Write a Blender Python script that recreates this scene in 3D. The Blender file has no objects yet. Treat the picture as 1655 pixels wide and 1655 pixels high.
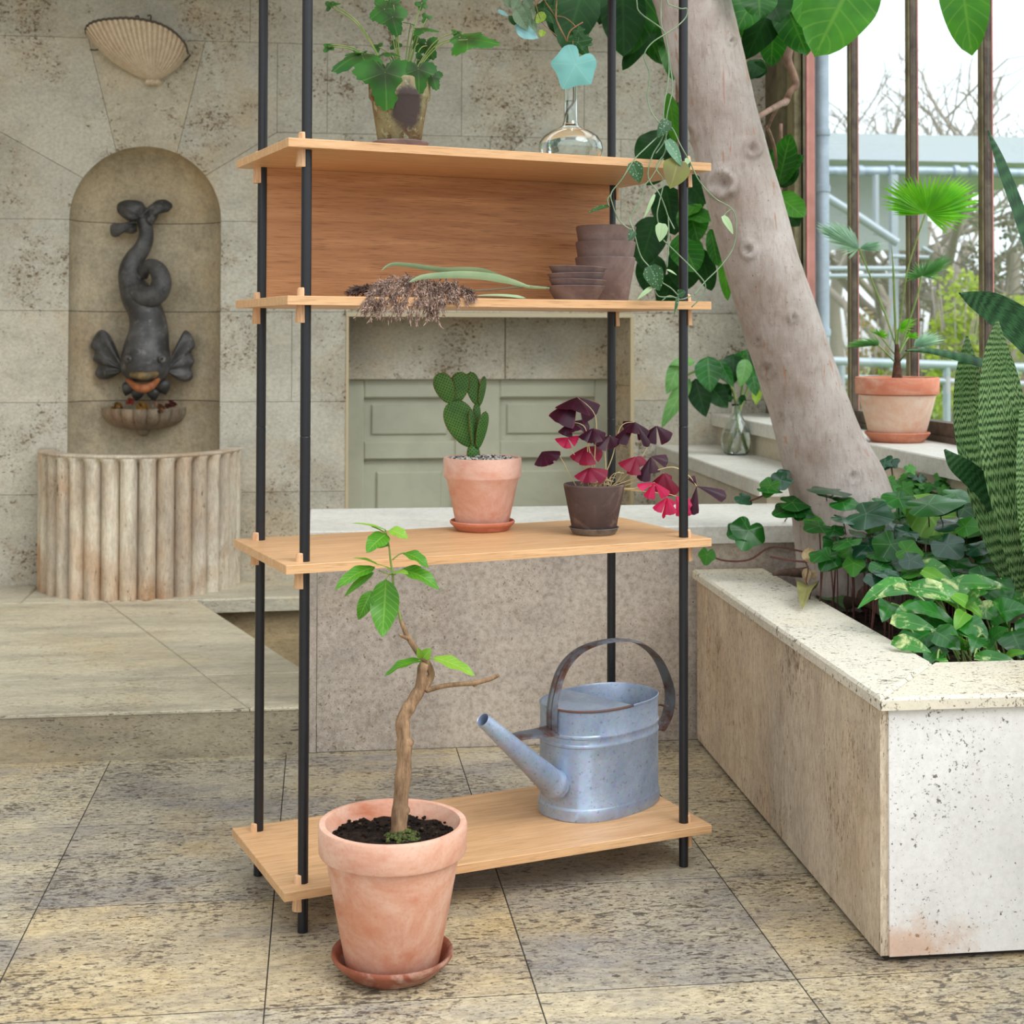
import bpy, math, random
from math import sin, cos, pi, sqrt, atan2, exp, radians
from mathutils import Vector as V, Matrix, noise

random.seed(7)
SC = bpy.context.scene
COL = SC.collection

# ------------------------------------------------------------------ camera maths (world axes follow the building)
FOC, PCX, PCY, PIT, ROL, YAW, CAMH = 2368.6, 827.5, 494.73, 0.0218, 0.0022, radians(7.4), 1.203


def ray(px, py):
    a, b = px - PCX, py - PCY
    c, s = cos(-ROL), sin(-ROL)
    a, b = a * c - b * s, a * s + b * c
    x, yy, zz = a / FOC, 1.0, -b / FOC
    y = yy * cos(PIT) - zz * sin(PIT)
    z = yy * sin(PIT) + zz * cos(PIT)
    return V((x * cos(YAW) + y * sin(YAW), -x * sin(YAW) + y * cos(YAW), z))


CAM = V((0, 0, CAMH))


def atz(px, py, z):
    r = ray(px, py)
    return CAM + r * ((z - CAMH) / r.z)


def aty(px, py, y):
    r = ray(px, py)
    return CAM + r * (y / r.y)


def atx(px, py, x):
    r = ray(px, py)
    return CAM + r * (x / r.x)


def depth(p):
    return p[0] * sin(YAW) + p[1] * cos(YAW)


def mpp(p):
    """metres per photograph pixel at a point"""
    return depth(p) / FOC


# ------------------------------------------------------------------ meshes
class M:
    def __init__(self):
        self.v, self.f, self.uv, self.t = [], [], [], []

    def add(self, vs, fs, uvs=None, tint=1.0):
        o = len(self.v)
        self.v += [tuple(p) for p in vs]
        self.uv += list(uvs) if uvs else [(0.0, 0.0)] * len(vs)
        self.t += list(tint) if isinstance(tint, list) else [tint] * len(vs)
        self.f += [tuple(i + o for i in f) for f in fs]
        return self

    def box(self, a, b, tint=1.0, bev=0.0):
        x0, y0, z0 = a
        x1, y1, z1 = b
        return self.prism([(x0, y0), (x1, y0), (x1, y1), (x0, y1)], z0, z1, tint, bev)

    def prism(self, poly, z0, z1, tint=1.0, bev=0.0):
        """vertical prism over an xy polygon, optional top bevel"""
        n = len(poly)
        if sum(poly[i][0] * poly[(i + 1) % n][1] - poly[(i + 1) % n][0] * poly[i][1] for i in range(n)) < 0:
            poly = poly[::-1]
        rings = [([p for p in poly], z0)]
        if bev > 0:
            rings += [(poly, z1 - bev), (inset(poly, bev), z1)]
        else:
            rings += [(poly, z1)]
        vs, fs = [], []
        for r, z in rings:
            vs += [(p[0], p[1], z) for p in r]
        for k in range(len(rings) - 1):
            for i in range(n):
                j = (i + 1) % n
                fs.append((k * n + i, k * n + j, (k + 1) * n + j, (k + 1) * n + i))
        fs.append(tuple(range(n))[::-1])
        fs.append(tuple((len(rings) - 1) * n + i for i in range(n)))
        return self.add(vs, fs, None, tint)

    def wallprism(self, poly, y0, y1, tint=1.0, bev=0.0):
        """prism over an xz polygon, front face at y0 (towards the camera)"""
        n = len(poly)
        if sum(poly[i][0] * poly[(i + 1) % n][1] - poly[(i + 1) % n][0] * poly[i][1] for i in range(n)) < 0:
            poly = poly[::-1]
        rings = [(poly, y1), (poly, y0 + bev)]
        if bev > 0:
            rings.append((inset(poly, bev), y0))
        vs, fs = [], []
        for r, y in rings:
            vs += [(p[0], y, p[1]) for p in r]
        for k in range(len(rings) - 1):
            for i in range(n):
                j = (i + 1) % n
                fs.append((k * n + i, k * n + j, (k + 1) * n + j, (k + 1) * n + i))
        fs.append(tuple((len(rings) - 1) * n + i for i in range(n)))
        fs.append(tuple(range(n))[::-1])
        return self.add(vs, fs, None, tint)

    def lathe(self, prof, c, n=48, tint=1.0, sx=1.0, sy=1.0, rot=0.0, tilt=None):
        """prof: (r, z) from outside bottom to inside; r == 0 closes"""
        vs, fs, uvs, idx = [], [], [], []
        c = V(c)
        for k, (r, z) in enumerate(prof):
            row = []
            if r <= 1e-6:
                row = [len(vs)]
                vs.append(V((0, 0, z)))
                uvs.append((0, k / len(prof)))
            else:
                for i in range(n):
                    a = 2 * pi * i / n
                    x, y = r * cos(a) * sx, r * sin(a) * sy
                    row.append(len(vs))
                    vs.append(V((x * cos(rot) - y * sin(rot), x * sin(rot) + y * cos(rot), z)))
                    uvs.append((i / n, k / len(prof)))
            idx.append(row)
        for A, B in zip(idx[:-1], idx[1:]):
            if len(A) == 1 and len(B) == 1:
                continue
            for i in range(n):
                j = (i + 1) % n
                if len(A) == 1:
                    fs.append((A[0], B[j], B[i]))
                elif len(B) == 1:
                    fs.append((A[i], A[j], B[0]))
                else:
                    fs.append((A[i], A[j], B[j], B[i]))
        if tilt is not None:
            vs = [tilt @ p for p in vs]
        return self.add([p + c for p in vs], fs, uvs, tint)

    def tube(self, pts, rad, n=8, cap=True, tint=1.0, flat=1.0, up=None):
        pts = [V(p) for p in pts]
        m = len(pts)
        if not isinstance(rad, (list, tuple)):
            rad = [rad] * m
        tan = []
        for i in range(m):
            d = pts[min(i + 1, m - 1)] - pts[max(i - 1, 0)]
            tan.append(d.normalized() if d.length > 1e-9 else V((0, 0, 1)))
        u = V(up) if up is not None else (V((0, 0, 1)) if abs(tan[0].z) < 0.9 else V((1, 0, 0)))
        u = (u - tan[0] * u.dot(tan[0])).normalized()
        vs, fs, uvs = [], [], []
        for i in range(m):
            u = u - tan[i] * u.dot(tan[i])
            u = u.normalized() if u.length > 1e-6 else V((1, 0, 0))
            w = tan[i].cross(u)
            for k in range(n):
                a = 2 * pi * k / n
                vs.append(pts[i] + u * (cos(a) * rad[i] * flat) + w * (sin(a) * rad[i]))
                uvs.append((k / n, i / max(1, m - 1)))
        for i in range(m - 1):
            for k in range(n):
                l = (k + 1) % n
                fs.append((i * n + k, i * n + l, (i + 1) * n + l, (i + 1) * n + k))
        if cap:
            fs.append(tuple(range(n))[::-1])
            fs.append(tuple((m - 1) * n + k for k in range(n)))
        return self.add(vs, fs, uvs, tint)

    def ball(self, c, r, n=12, m=8, tint=1.0):
        """ellipsoid; r a number or three radii"""
        if not isinstance(r, (list, tuple, V)):
            r = (r, r, r)
        vs, fs = [(c[0], c[1], c[2] - r[2])], []
        for j in range(1, m):
            b = -pi / 2 + pi * j / m
            for i in range(n):
                a = 2 * pi * i / n
                vs.append((c[0] + r[0] * cos(b) * cos(a), c[1] + r[1] * cos(b) * sin(a), c[2] + r[2] * sin(b)))
        vs.append((c[0], c[1], c[2] + r[2]))
        for i in range(n):
            k = (i + 1) % n
            fs.append((0, 1 + k, 1 + i))
            for j in range(m - 2):
                a, b = 1 + j * n, 1 + (j + 1) * n
                fs.append((a + i, a + k, b + k, b + i))
            fs.append((1 + (m - 2) * n + i, 1 + (m - 2) * n + k, len(vs) - 1))
        return self.add(vs, fs, None, tint)

    def leaf(self, base, tip, nrm, width, shape='ovate', bend=0.0, fold=0.15, wave=0.0, nl=10, nw=4, tint=1.0, cup=0.0, thick=0.0):
        """a blade from base to tip: bend arches it along its length, fold is the V of the midrib"""
        base, tip, nrm = V(base), V(tip), V(nrm)
        d = tip - base
        L = d.length
        d = d / L
        nrm = nrm - d * nrm.dot(d)
        nrm = nrm.normalized() if nrm.length > 1e-5 else d.orthogonal().normalized()
        s = d.cross(nrm)
        sh = SHAPES[shape]
        ph = random.random() * 6.28
        vs, fs, uvs = [], [], []
        for i in range(nl + 1):
            t = i / nl
            w = max(sh(t), 0.012) * width * 0.5
            arch = bend * L * 4 * t * (1 - t)
            for j in range(nw + 1):
                q = -1 + 2 * j / nw
                z = arch + fold * w * (abs(q)) + wave * width * sin(ph + t * 15 + (1.7 if q > 0 else 0)) * q * q + cup * w * q * q
                vs.append(base + d * (t * L) + s * (q * w) + nrm * z)
                uvs.append((q, t))
        W = nw + 1
        for i in range(nl):
            for j in range(nw):
                fs.append((i * W + j, i * W + j + 1, (i + 1) * W + j + 1, (i + 1) * W + j))
        self.add(vs, fs, uvs, tint)
        return self

    def polar(self, c, up, nrm, R, rfun, n=48, rings=4, cup=0.0, ruf=0.0, tint=1.0):
        """a leaf with its stalk in the middle: rfun(angle from up) is the outline radius"""
        c, up, nrm = V(c), V(up), V(nrm).normalized()
        up = (up - nrm * up.dot(nrm)).normalized()
        s = up.cross(nrm)
        vs, fs, uvs = [c], [], [(0, 0)]
        for k in range(1, rings + 1):
            q = k / rings
            for i in range(n):
                a = 2 * pi * i / n
                rr = rfun(a) * q
                vs.append(c + up * (cos(a) * rr * R) + s * (sin(a) * rr * R) + nrm * (cup * R * rr * rr + ruf * R * q * sin(5 * a + 1) * rr))
                uvs.append((sin(a) * rr, cos(a) * rr))
        for i in range(n):
            j = (i + 1) % n
            fs.append((0, 1 + i, 1 + j))
            for k in range(rings - 1):
                a, b = 1 + k * n, 1 + (k + 1) * n
                fs.append((a + i, b + i, b + j, a + j))
        return self.add(vs, fs, uvs, tint)

    def build(self, name, mat, parent=None, smooth=40, origin=None, solid=0.0):
        o = V(origin) if origin is not None else V((0, 0, 0))
        if parent is not None:
            o = WORLD[parent.name]
        me = bpy.data.meshes.new(name)
        me.from_pydata([tuple(V(p) - o) for p in self.v], [], self.f)
        uvl = me.uv_layers.new(name='uv')
        lv = [0] * len(me.loops)
        me.loops.foreach_get('vertex_index', lv)
        flat = []
        for i in lv:
            flat += self.uv[i]
        uvl.data.foreach_set('uv', flat)
        ca = me.color_attributes.new('tint', 'FLOAT_COLOR', 'POINT')
        fl = []
        for t in self.t:
            fl += [t, t, t, 1.0] if not isinstance(t, tuple) else [t[0], t[1], t[2], 1.0]
        ca.data.foreach_set('color', fl)
        me.materials.append(mat)
        if smooth:
            me.polygons.foreach_set('use_smooth', [True] * len(me.polygons))
            if smooth < 180:
                me.set_sharp_from_angle(angle=radians(smooth))
        me.validate()
        me.update()
        ob = bpy.data.objects.new(name, me)
        COL.objects.link(ob)
        if parent is not None:
            ob.parent = parent
            WORLD[ob.name] = o
        else:
            ob.location = o
            WORLD[ob.name] = o
        if solid:
            md = ob.modifiers.new('thickness', 'SOLIDIFY')
            md.thickness = solid
            md.offset = 0
        return ob


WORLD = {}


def inset(poly, d):
    n = len(poly)
    out = []
    for i in range(n):
        p0, p1, p2 = V(poly[i - 1]), V(poly[i]), V(poly[(i + 1) % n])
        a, b = (p1 - p0), (p2 - p1)
        a, b = a.normalized(), b.normalized()
        na, nb = V((-a.y, a.x)), V((-b.y, b.x))
        m = na + nb
        k = 1 + na.dot(nb)
        q = p1 + m * (d / max(k, 0.25))
        out.append((q.x, q.y))
    return out


def _ov(t):
    return (sin(pi * t ** 0.75)) ** 0.8


SHAPES = {
    'ovate': _ov,
    'ellip': lambda t: (max(0.0, sin(pi * t ** .95))) ** .62,
    'lance': lambda t: sin(pi * t ** 0.85) ** 1.1,
    'obovate': lambda t: (sin(pi * min(1, t ** 1.35)) ** 0.75) if t < 0.999 else 0.0,
    'heart': lambda t: (1.0 if t < 0.28 else cos((t - 0.28) / 0.72 * pi / 2) ** 0.85) * (min(1, 0.55 + t * 2.2)),
    'blade': lambda t: (0.62 + 0.38 * sin(pi * min(1, t * 1.1))) * (1 if t < 0.72 else max(0, 1 - ((t - 0.72) / 0.28) ** 1.8)),
    'grass': lambda t: min(1, t * 5 + 0.25) * (1 - t) ** 0.6,
    'round': lambda t: sqrt(max(0, 1 - (2 * t - 1) ** 2)),
    'pad': lambda t: max(0.22 * (1 - t), sqrt(max(0, 1 - (2 * t - 1) ** 2))) * (0.72 + 0.4 * t),
    'deltoid': lambda t: max(.04, (t / .86) ** .92) if t < 0.86 else (1.0 - .72 * ((t - 0.86) / 0.14) ** 2.2),
}


def spl(pts, k=6):
    """Catmull-Rom through points of any dimension"""
    P = [tuple(p) for p in pts]
    out = []
    n = len(P)
    for i in range(n - 1):
        p0, p1, p2, p3 = P[max(i - 1, 0)], P[i], P[i + 1], P[min(i + 2, n - 1)]
        for j in range(k):
            t = j / k
            out.append(tuple(0.5 * (2 * b + (c - a) * t + (2 * a - 5 * b + 4 * c - d) * t * t + (3 * b - a - 3 * c + d) * t ** 3)
                             for a, b, c, d in zip(p0, p1, p2, p3)))
    out.append(P[-1])
    return out


def thing(name, loc, label, cat, group=None):
    o = bpy.data.objects.new(name, None)
    o.empty_display_size = 0.05
    COL.objects.link(o)
    o.location = loc
    WORLD[o.name] = V(loc)
    o['label'] = label
    o['category'] = cat
    if group:
        o['group'] = group
    return o


def tag(o, label, cat, group=None):
    o['label'] = label
    o['category'] = cat
    if group:
        o['group'] = group
    return o


def struct(o, label=None):
    o['kind'] = 'structure'
    if label:
        o['label'] = label
    return o


# ------------------------------------------------------------------ materials
def srgb(r, g, b):
    def f(c):
        c /= 255.0
        return c / 12.92 if c <= 0.04045 else ((c + 0.055) / 1.055) ** 2.4
    return (f(r), f(g), f(b), 1.0)


class N:
    """tiny node-tree writer"""

    def __init__(self, name):
        self.m = bpy.data.materials.new(name)
        self.m.use_nodes = True
        self.t = self.m.node_tree
        self.t.nodes.clear()
        self.out = self.t.nodes.new('ShaderNodeOutputMaterial')

    def n(self, typ, ins=None, **kw):
        d = self.t.nodes.new(typ)
        for k, v in kw.items():
            setattr(d, k, v)
        for k, v in (ins or {}).items():
            if isinstance(v, bpy.types.NodeSocket):
                self.t.links.new(v, d.inputs[k])
            else:
                d.inputs[k].default_value = v
        return d

    def obj(self, scale=(1, 1, 1), rotz=0.0, loc=(0, 0, 0)):
        tc = self.n('ShaderNodeTexCoord')
        v = tc.outputs['Object']
        if rotz:
            v = self.n('ShaderNodeVectorRotate', {'Vector': v, 'Angle': -rotz}, rotation_type='Z_AXIS').outputs[0]
        return self.n('ShaderNodeMapping', {'Vector': v, 'Scale': scale, 'Location': loc}).outputs[0]

    def noise(self, vec, scale, detail=4.0, rough=0.55, dist=0.0):
        return self.n('ShaderNodeTexNoise', {'Vector': vec, 'Scale': scale, 'Detail': detail, 'Roughness': rough, 'Distortion': dist}).outputs['Fac']

    def ramp(self, fac, a, b, ca=(0, 0, 0, 1), cb=(1, 1, 1, 1)):
        r = self.n('ShaderNodeValToRGB', {'Fac': fac})
        r.color_ramp.elements[0].position, r.color_ramp.elements[1].position = a, b
        r.color_ramp.elements[0].color, r.color_ramp.elements[1].color = ca, cb
        return r.outputs['Color']

    def mix(self, fac, a, b, typ='MIX'):
        d = self.n('ShaderNodeMix', data_type='RGBA', blend_type=typ)
        for k, v in ((0, fac), (6, a), (7, b)):
            if isinstance(v, bpy.types.NodeSocket):
                self.t.links.new(v, d.inputs[k])
            else:
                d.inputs[k].default_value = v
        return d.outputs[2]

    def math(self, op, a, b=0.0, c=None, clamp=False):
        ins = {0: a, 1: b}
        if c is not None:
            ins[2] = c
        return self.n('ShaderNodeMath', ins, operation=op, use_clamp=clamp).outputs[0]

    def tint(self, col):
        a = self.n('ShaderNodeAttribute', attribute_name='tint')
        return self.mix(1.0, col, a.outputs['Color'], 'MULTIPLY')

    def bump(self, h, strength=0.3, dist=0.01):
        return self.n('ShaderNodeBump', {'Height': h, 'Strength': strength, 'Distance': dist}).outputs[0]

    def pbr(self, col, rough=0.6, normal=None, metal=0.0, spec=0.5, **kw):
        ins = {'Base Color': col, 'Roughness': rough, 'Metallic': metal, 'Specular IOR Level': spec}
        if normal is not None:
            ins['Normal'] = normal
        ins.update(kw)
        b = self.n('ShaderNodeBsdfPrincipled', ins)
        self.t.links.new(b.outputs[0], self.out.inputs[0])
        return b

    def done(self, shader):
        self.t.links.new(shader, self.out.inputs[0])
        return self.m


def travertine(name, base, warm, grey, pit, streak=(1, 1, 1), pits=0.5, patch=0.5, greyamt=0.4, rough=0.6, loc=(0, 0, 0), pscale=55.0, stain=0.35, clus=0.5, speck=0.5, rust=None):
    """banded porous limestone: warm and grey clouds, clustered dark pits, fine specks"""
    b = N(name)
    p0 = b.obj(loc=loc)
    ps = b.obj(streak, loc=loc)
    c = b.mix(b.ramp(b.noise(p0, 1.9, 6, 0.62, 0.4), 0.62 - patch * 0.3, 0.80 - patch * 0.2), base, warm)
    c = b.mix(b.math('MULTIPLY', b.ramp(b.noise(ps, 3.4, 9, 0.75), 0.44, 0.62), greyamt), c, grey)
    fine = b.noise(ps, 60.0, 8, 0.80)
    c = b.mix(b.math('MULTIPLY', b.ramp(fine, 0.34, 0.56, (1, 1, 1, 1), (0, 0, 0, 1)), speck), c, grey, 'MULTIPLY')
    mask = b.noise(p0, 2.9, 8, 0.72, 0.3)
    shift = b.math('MULTIPLY', b.math('SUBTRACT', mask, 0.5), clus)
    n1 = b.math('ADD', b.noise(ps, pscale, 5, 0.66, 0.2), shift)
    n2 = b.math('ADD', b.noise(ps, pscale * 2.4, 4, 0.66, 0.2), b.math('MULTIPLY', shift, 0.8))
    t1, t2 = 0.690 - 0.06 * pits, 0.675 - 0.06 * pits
    h1, h2 = b.ramp(n1, t1, t1 + 0.03), b.ramp(n2, t2, t2 + 0.05)
    st = b.ramp(b.math('ADD', b.noise(ps, pscale * 0.34, 8, 0.76, 0.5), b.math('MULTIPLY', shift, 0.9)), 0.52, 0.70)
    c = b.mix(b.math('MULTIPLY', st, stain), c, tuple(0.5 * x + 0.5 * y for x, y in zip(pit, warm)))
    holes = b.math('MAXIMUM', h1, b.math('MULTIPLY', h2, 0.8))
    c = b.mix(b.math('MULTIPLY', holes, 0.85), c, pit)
    if rust:
        mp = b.n('ShaderNodeMapping', {'Vector': b.obj(), 'Location': tuple(-x for x in rust), 'Scale': (1, 1, 1)}).outputs[0]
        mp = b.n('ShaderNodeVectorMath', {0: mp, 1: (7.5, 0, 16)}, operation='MULTIPLY').outputs[0]
        d = b.math('ADD', b.n('ShaderNodeVectorMath', {0: mp}, operation='LENGTH').outputs['Value'], b.math('MULTIPLY', b.math('SUBTRACT', b.noise(p0, 14, 6, .7), .5), 2.2))
        c = b.mix(b.ramp(d, .25, 1.1, (.55, .55, .55, 1), (0, 0, 0, 1)), c, srgb(196, 132, 66))
    c = b.tint(c)
    h = b.math('SUBTRACT', b.math('MULTIPLY', fine, 0.3), holes)
    b.pbr(c, rough, b.bump(h, 0.35, 0.005), spec=0.35)
    return b.m


def oak(name, rotz, light, dark, axis='x', contrast=0.8):
    b = N(name)
    sc = {'x': (0.9, 14, 14), 'y': (14, 0.9, 14), 'z': (14, 14, 0.9)}[axis]
    p = b.obj(sc, rotz)
    n1 = b.noise(p, 3.2, 6, 0.62, 0.6)
    sc2 = {'x': (7.0, 190, 190), 'y': (190, 7, 190), 'z': (190, 190, 7.0)}[axis]
    n2 = b.noise(b.obj(sc2, rotz), 2.0, 3, 0.6)
    sc3 = {'x': (0.7, 6, 6), 'y': (6, 0.7, 6), 'z': (6, 6, 0.7)}[axis]
    w = b.n('ShaderNodeTexWave', {'Vector': b.obj(sc3, rotz), 'Scale': 2.2, 'Distortion': 7.0, 'Detail': 3.0, 'Detail Scale': 1.2}, bands_direction={'x': 'Y', 'y': 'X', 'z': 'X'}[axis]).outputs['Fac']
    c = b.mix(b.math('MULTIPLY', b.ramp(n1, 0.35, 0.7), contrast), light, dark)
    c = b.mix(b.math('MULTIPLY', b.ramp(w, 0.6, 0.98), 0.30), c, dark)
    c = b.mix(b.math('MULTIPLY', b.ramp(n2, 0.52, 0.66), 0.55), c, tuple(x * 0.55 for x in dark[:3]) + (1,))
    b.pbr(c, 0.42, b.bump(n2, 0.08, 0.002), spec=0.3)
    return b.m


def terracotta(name, base, dark, bloom, amt=0.5, rough=0.85, zrim=None, band=7.0):
    """fired clay with pale lime bloom; horizontal throwing bands"""
    b = N(name)
    p = b.obj()
    pz = b.obj((0.9, 0.9, 1.3))
    c = b.mix(b.ramp(b.noise(p, band, 4, 0.6), 0.35, 0.65), base, dark)
    bl = b.ramp(b.noise(pz, band * 0.8, 6, 0.65, 0.7), 0.60 - amt * 0.35, 0.72 - amt * 0.15)
    c = b.mix(b.math('MULTIPLY', bl, 0.8), c, bloom)
    fine = b.noise(p, 160, 3, 0.6)
    c = b.mix(b.math('MULTIPLY', b.ramp(fine, 0.5, 0.7), 0.25), c, dark)
    c = b.tint(c)
    b.pbr(c, rough, b.bump(b.noise(p, 60, 5, 0.6), 0.12, 0.004), spec=0.25)
    return b.m


def leafmat(name, col, col2, vein, nveins=9, veinamt=0.5, rough=0.32, trans=0.25, spots=None, spotamt=0.0, edge=None, slope=0.55, spec=0.3, bands=None, variegate=None, radial=0.0):
    """leaf: uv.x across (-1..1), uv.y along (0..1); midrib and side veins drawn from them"""
    b = N(name)
    uv = b.n('ShaderNodeUVMap', uv_map='uv').outputs[0]
    sx = b.n('ShaderNodeSeparateXYZ', {0: uv})
    ax = b.math('ABSOLUTE', sx.outputs[0])
    p = b.obj()
    c = b.mix(b.ramp(b.noise(p, 14, 3, 0.5), 0.35, 0.68), col, col2)
    if bands:
        pb = b.n('ShaderNodeMapping', {'Vector': uv, 'Scale': (3.6, 1, 1)}).outputs[0]
        wv = b.math('ADD', b.math('MULTIPLY', sx.outputs[1], bands[1]), b.math('MULTIPLY', b.noise(pb, 6.0, 3, 0.6), bands[2]))
        sw = b.math('ADD', b.math('MULTIPLY', b.math('SINE', wv), 0.5), 0.5)
        c = b.mix(b.ramp(sw, 0.35, 0.65), c, bands[0])
    if variegate:
        pv = b.n('ShaderNodeMapping', {'Vector': p, 'Scale': (1, 1, 1)}).outputs[0]
        c = b.mix(b.ramp(b.noise(pv, variegate[1], 5, 0.65, 0.8), variegate[2], variegate[2] + 0.12), c, variegate[0])
    if spots:
        vo = b.n('ShaderNodeTexVoronoi', {'Vector': p, 'Scale': 170.0}).outputs['Distance']
        c = b.mix(b.math('MULTIPLY', b.ramp(vo, 0.16, 0.30, (1, 1, 1, 1), (0, 0, 0, 1)), spotamt), c, spots)
    mid = b.ramp(ax, 0.02, 0.09, (1, 1, 1, 1), (0, 0, 0, 1))
    if nveins:
        s = b.math('SINE', b.math('MULTIPLY', b.math('SUBTRACT', sx.outputs[1], b.math('MULTIPLY', ax, slope * 0.35)), nveins * 2 * pi))
        sv = b.math('MULTIPLY', b.ramp(s, 0.80, 0.98), 0.7)
        mid = b.math('MAXIMUM', mid, sv)
    if radial:
        at = b.math('ARCTAN2', sx.outputs[0], sx.outputs[1])
        rd = b.n('ShaderNodeVectorMath', {0: uv}, operation='LENGTH').outputs['Value']
        mid = b.ramp(b.math('MULTIPLY', b.math('ABSOLUTE', b.math('SINE', b.math('MULTIPLY', at, radial))), rd), .012, .045, (1, 1, 1, 1), (0, 0, 0, 1))
    c = b.mix(b.math('MULTIPLY', mid, veinamt), c, vein)
    if edge:
        c = b.mix(b.ramp(ax, 0.84, 0.95), c, edge)
    c = b.tint(c)
    bs = b.n('ShaderNodeBsdfPrincipled', {'Base Color': c, 'Roughness': rough, 'Specular IOR Level': spec})
    if nveins:
        b.t.links.new(b.bump(mid, -0.25, 0.003), bs.inputs['Normal'])
    if trans:
        tr = b.n('ShaderNodeBsdfTranslucent', {'Color': b.mix(1.0, c, (1.25, 1.35, 0.55, 1), 'MULTIPLY')})
        mx = b.n('ShaderNodeMixShader', {0: trans, 1: bs.outputs[0], 2: tr.outputs[0]})
        return b.done(mx.outputs[0])
    return b.done(bs.outputs[0])


def plain(name, col, rough=0.5, metal=0.0, var=None, vscale=20.0, bumpy=0.0, spec=0.5, varlo=0.4, varhi=0.65, stretch=(1, 1, 1), **kw):
    b = N(name)
    c = col
    nz = None
    if var or bumpy:
        nz = b.noise(b.obj(stretch), vscale, 5, 0.62, 0.3)
    if var:
        c = b.mix(b.ramp(nz, varlo, varhi), col, var)
    c = b.tint(c) if not isinstance(c, tuple) or True else c
    b.pbr(c, rough, b.bump(nz, bumpy, 0.01) if bumpy else None, metal, spec, **kw)
    return b.m


# ------------------------------------------------------------------ shared materials
T_WALL = travertine('travertine_wall', srgb(208, 203, 188), srgb(202, 182, 150), srgb(176, 171, 158), srgb(100, 74, 44), (1, 1, 1.25), pits=1.0, patch=0.35, greyamt=0.7, pscale=56, stain=.55, clus=.75, speck=.55)
T_NICHE = travertine('travertine_niche', srgb(206, 192, 164), srgb(196, 168, 130), srgb(164, 154, 134), srgb(92, 76, 56), (1, 1, 1), pits=-0.2, patch=0.35, greyamt=0.9, pscale=56, stain=.4, clus=.6)
T_FLOOR = travertine('travertine_floor', srgb(204, 193, 166), srgb(202, 178, 132), srgb(154, 150, 146), srgb(70, 62, 57), (0.55, 1.2, 1), pits=1.95, patch=0.4, greyamt=0.85, rough=0.40, pscale=64, stain=.6, clus=.42, speck=.75)
T_STEP = travertine('travertine_step', srgb(212, 204, 182), srgb(206, 188, 150), srgb(170, 164, 150), srgb(98, 88, 76), (0.5, 1.8, 1.8), pits=1.2, patch=0.3, greyamt=0.8, rough=0.40, pscale=60, stain=.4, clus=.4, speck=.6)
T_BENCH = travertine('travertine_bench', srgb(206, 194, 180), srgb(198, 178, 154), srgb(176, 166, 156), srgb(116, 92, 70), (1, 1, 1), pits=1.25, patch=0.3, greyamt=0.8, pscale=120, stain=.5, clus=.35, speck=.8)
T_BENCHTOP = travertine('travertine_bench_top', srgb(226, 223, 214), srgb(216, 206, 188), srgb(198, 195, 188), srgb(150, 138, 122), (1, 1, 1), pits=-0.1, patch=0.3, greyamt=0.5, pscale=60, stain=.15)
T_PLFRONT = travertine('travertine_planter_front', srgb(234, 232, 228), srgb(226, 216, 194), srgb(214, 212, 210), srgb(78, 68, 58), (1, 1, 1), pits=0.62, patch=0.25, greyamt=0.5, pscale=74, loc=(3.1, 0.4, 0.2), stain=.12, clus=.32, speck=.35, rust=(-.265, -.667, .03))
T_PLSIDE = travertine('travertine_planter_side', srgb(222, 208, 188), srgb(208, 182, 152), srgb(184, 170, 154), srgb(110, 84, 62), (1.7, 1.7, 0.55), pits=1.1, patch=0.45, greyamt=0.75, pscale=58, stain=.40, clus=.5, speck=.7)
T_COPING = travertine('travertine_coping', srgb(226, 220, 204), srgb(222, 206, 170), srgb(208, 204, 194), srgb(62, 50, 38), (1, 1.4, 1), pits=1.35, patch=0.4, greyamt=0.4, pscale=62, stain=.15, clus=.3, speck=.3)
DARKGAP = plain('dark_gap', srgb(52, 46, 40), 0.9)
GREY_DOOR = plain('grey_green_paint', srgb(190, 189, 166), 0.5, var=srgb(176, 175, 154), vscale=4, bumpy=0.03)
RUST_FRAME = plain('rusty_window_steel', srgb(92, 78, 62), 0.65, var=srgb(58, 42, 34), vscale=16, bumpy=0.6)
OLIVE_FRAME = plain('olive_window_paint', srgb(124, 116, 84), 0.6, var=srgb(92, 80, 56), vscale=12, bumpy=0.3)
PINK_FRAME = plain('faded_red_paint', srgb(200, 132, 124), 0.6, var=srgb(176, 112, 104), vscale=9)
WALLY = 6.55

# ------------------------------------------------------------------ floor: square travertine slabs on a regular grid
PX, PY, OX, OY = 0.4935, 0.5235, 0.398, 2.69
m = M()
rnd = random.Random(4)
for i in range(-9, 6):
    for j in range(-6, 8):
        x0, y0 = OX + PX * i, OY + PY * j
        if y0 > 4.2 or (x0 > 1.2 and y0 > 2.8):
            continue
        g = 0.0013
        w = rnd.random()
        t = 0.86 + 0.22 * rnd.random()
        tc = (t, t * (0.985 + 0.01 * w), t * (0.95 + 0.08 * w))
        # a few slabs are greyer, as in the photo
        if (i, j) in ((0, 0), (-2, 1), (-1, 1), (-2, 2)):
            tc = (0.83, 0.83, 0.86)
        if (i, j) in ((-2, 0), (-1, 0), (1, 0), (1, 1), (1, 2)):
            tc = (1.02, 0.95, 0.84)
        if j == -1:
            tc = (1.06, 1.03, 0.97)
        gy = .0022
        m.prism([(x0 + g, y0 + gy), (x0 + PX - g, y0 + gy), (x0 + PX - g, y0 + PY - gy), (x0 + g, y0 + PY - gy)], -0.04, 0, tc, 0.0006)
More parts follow.
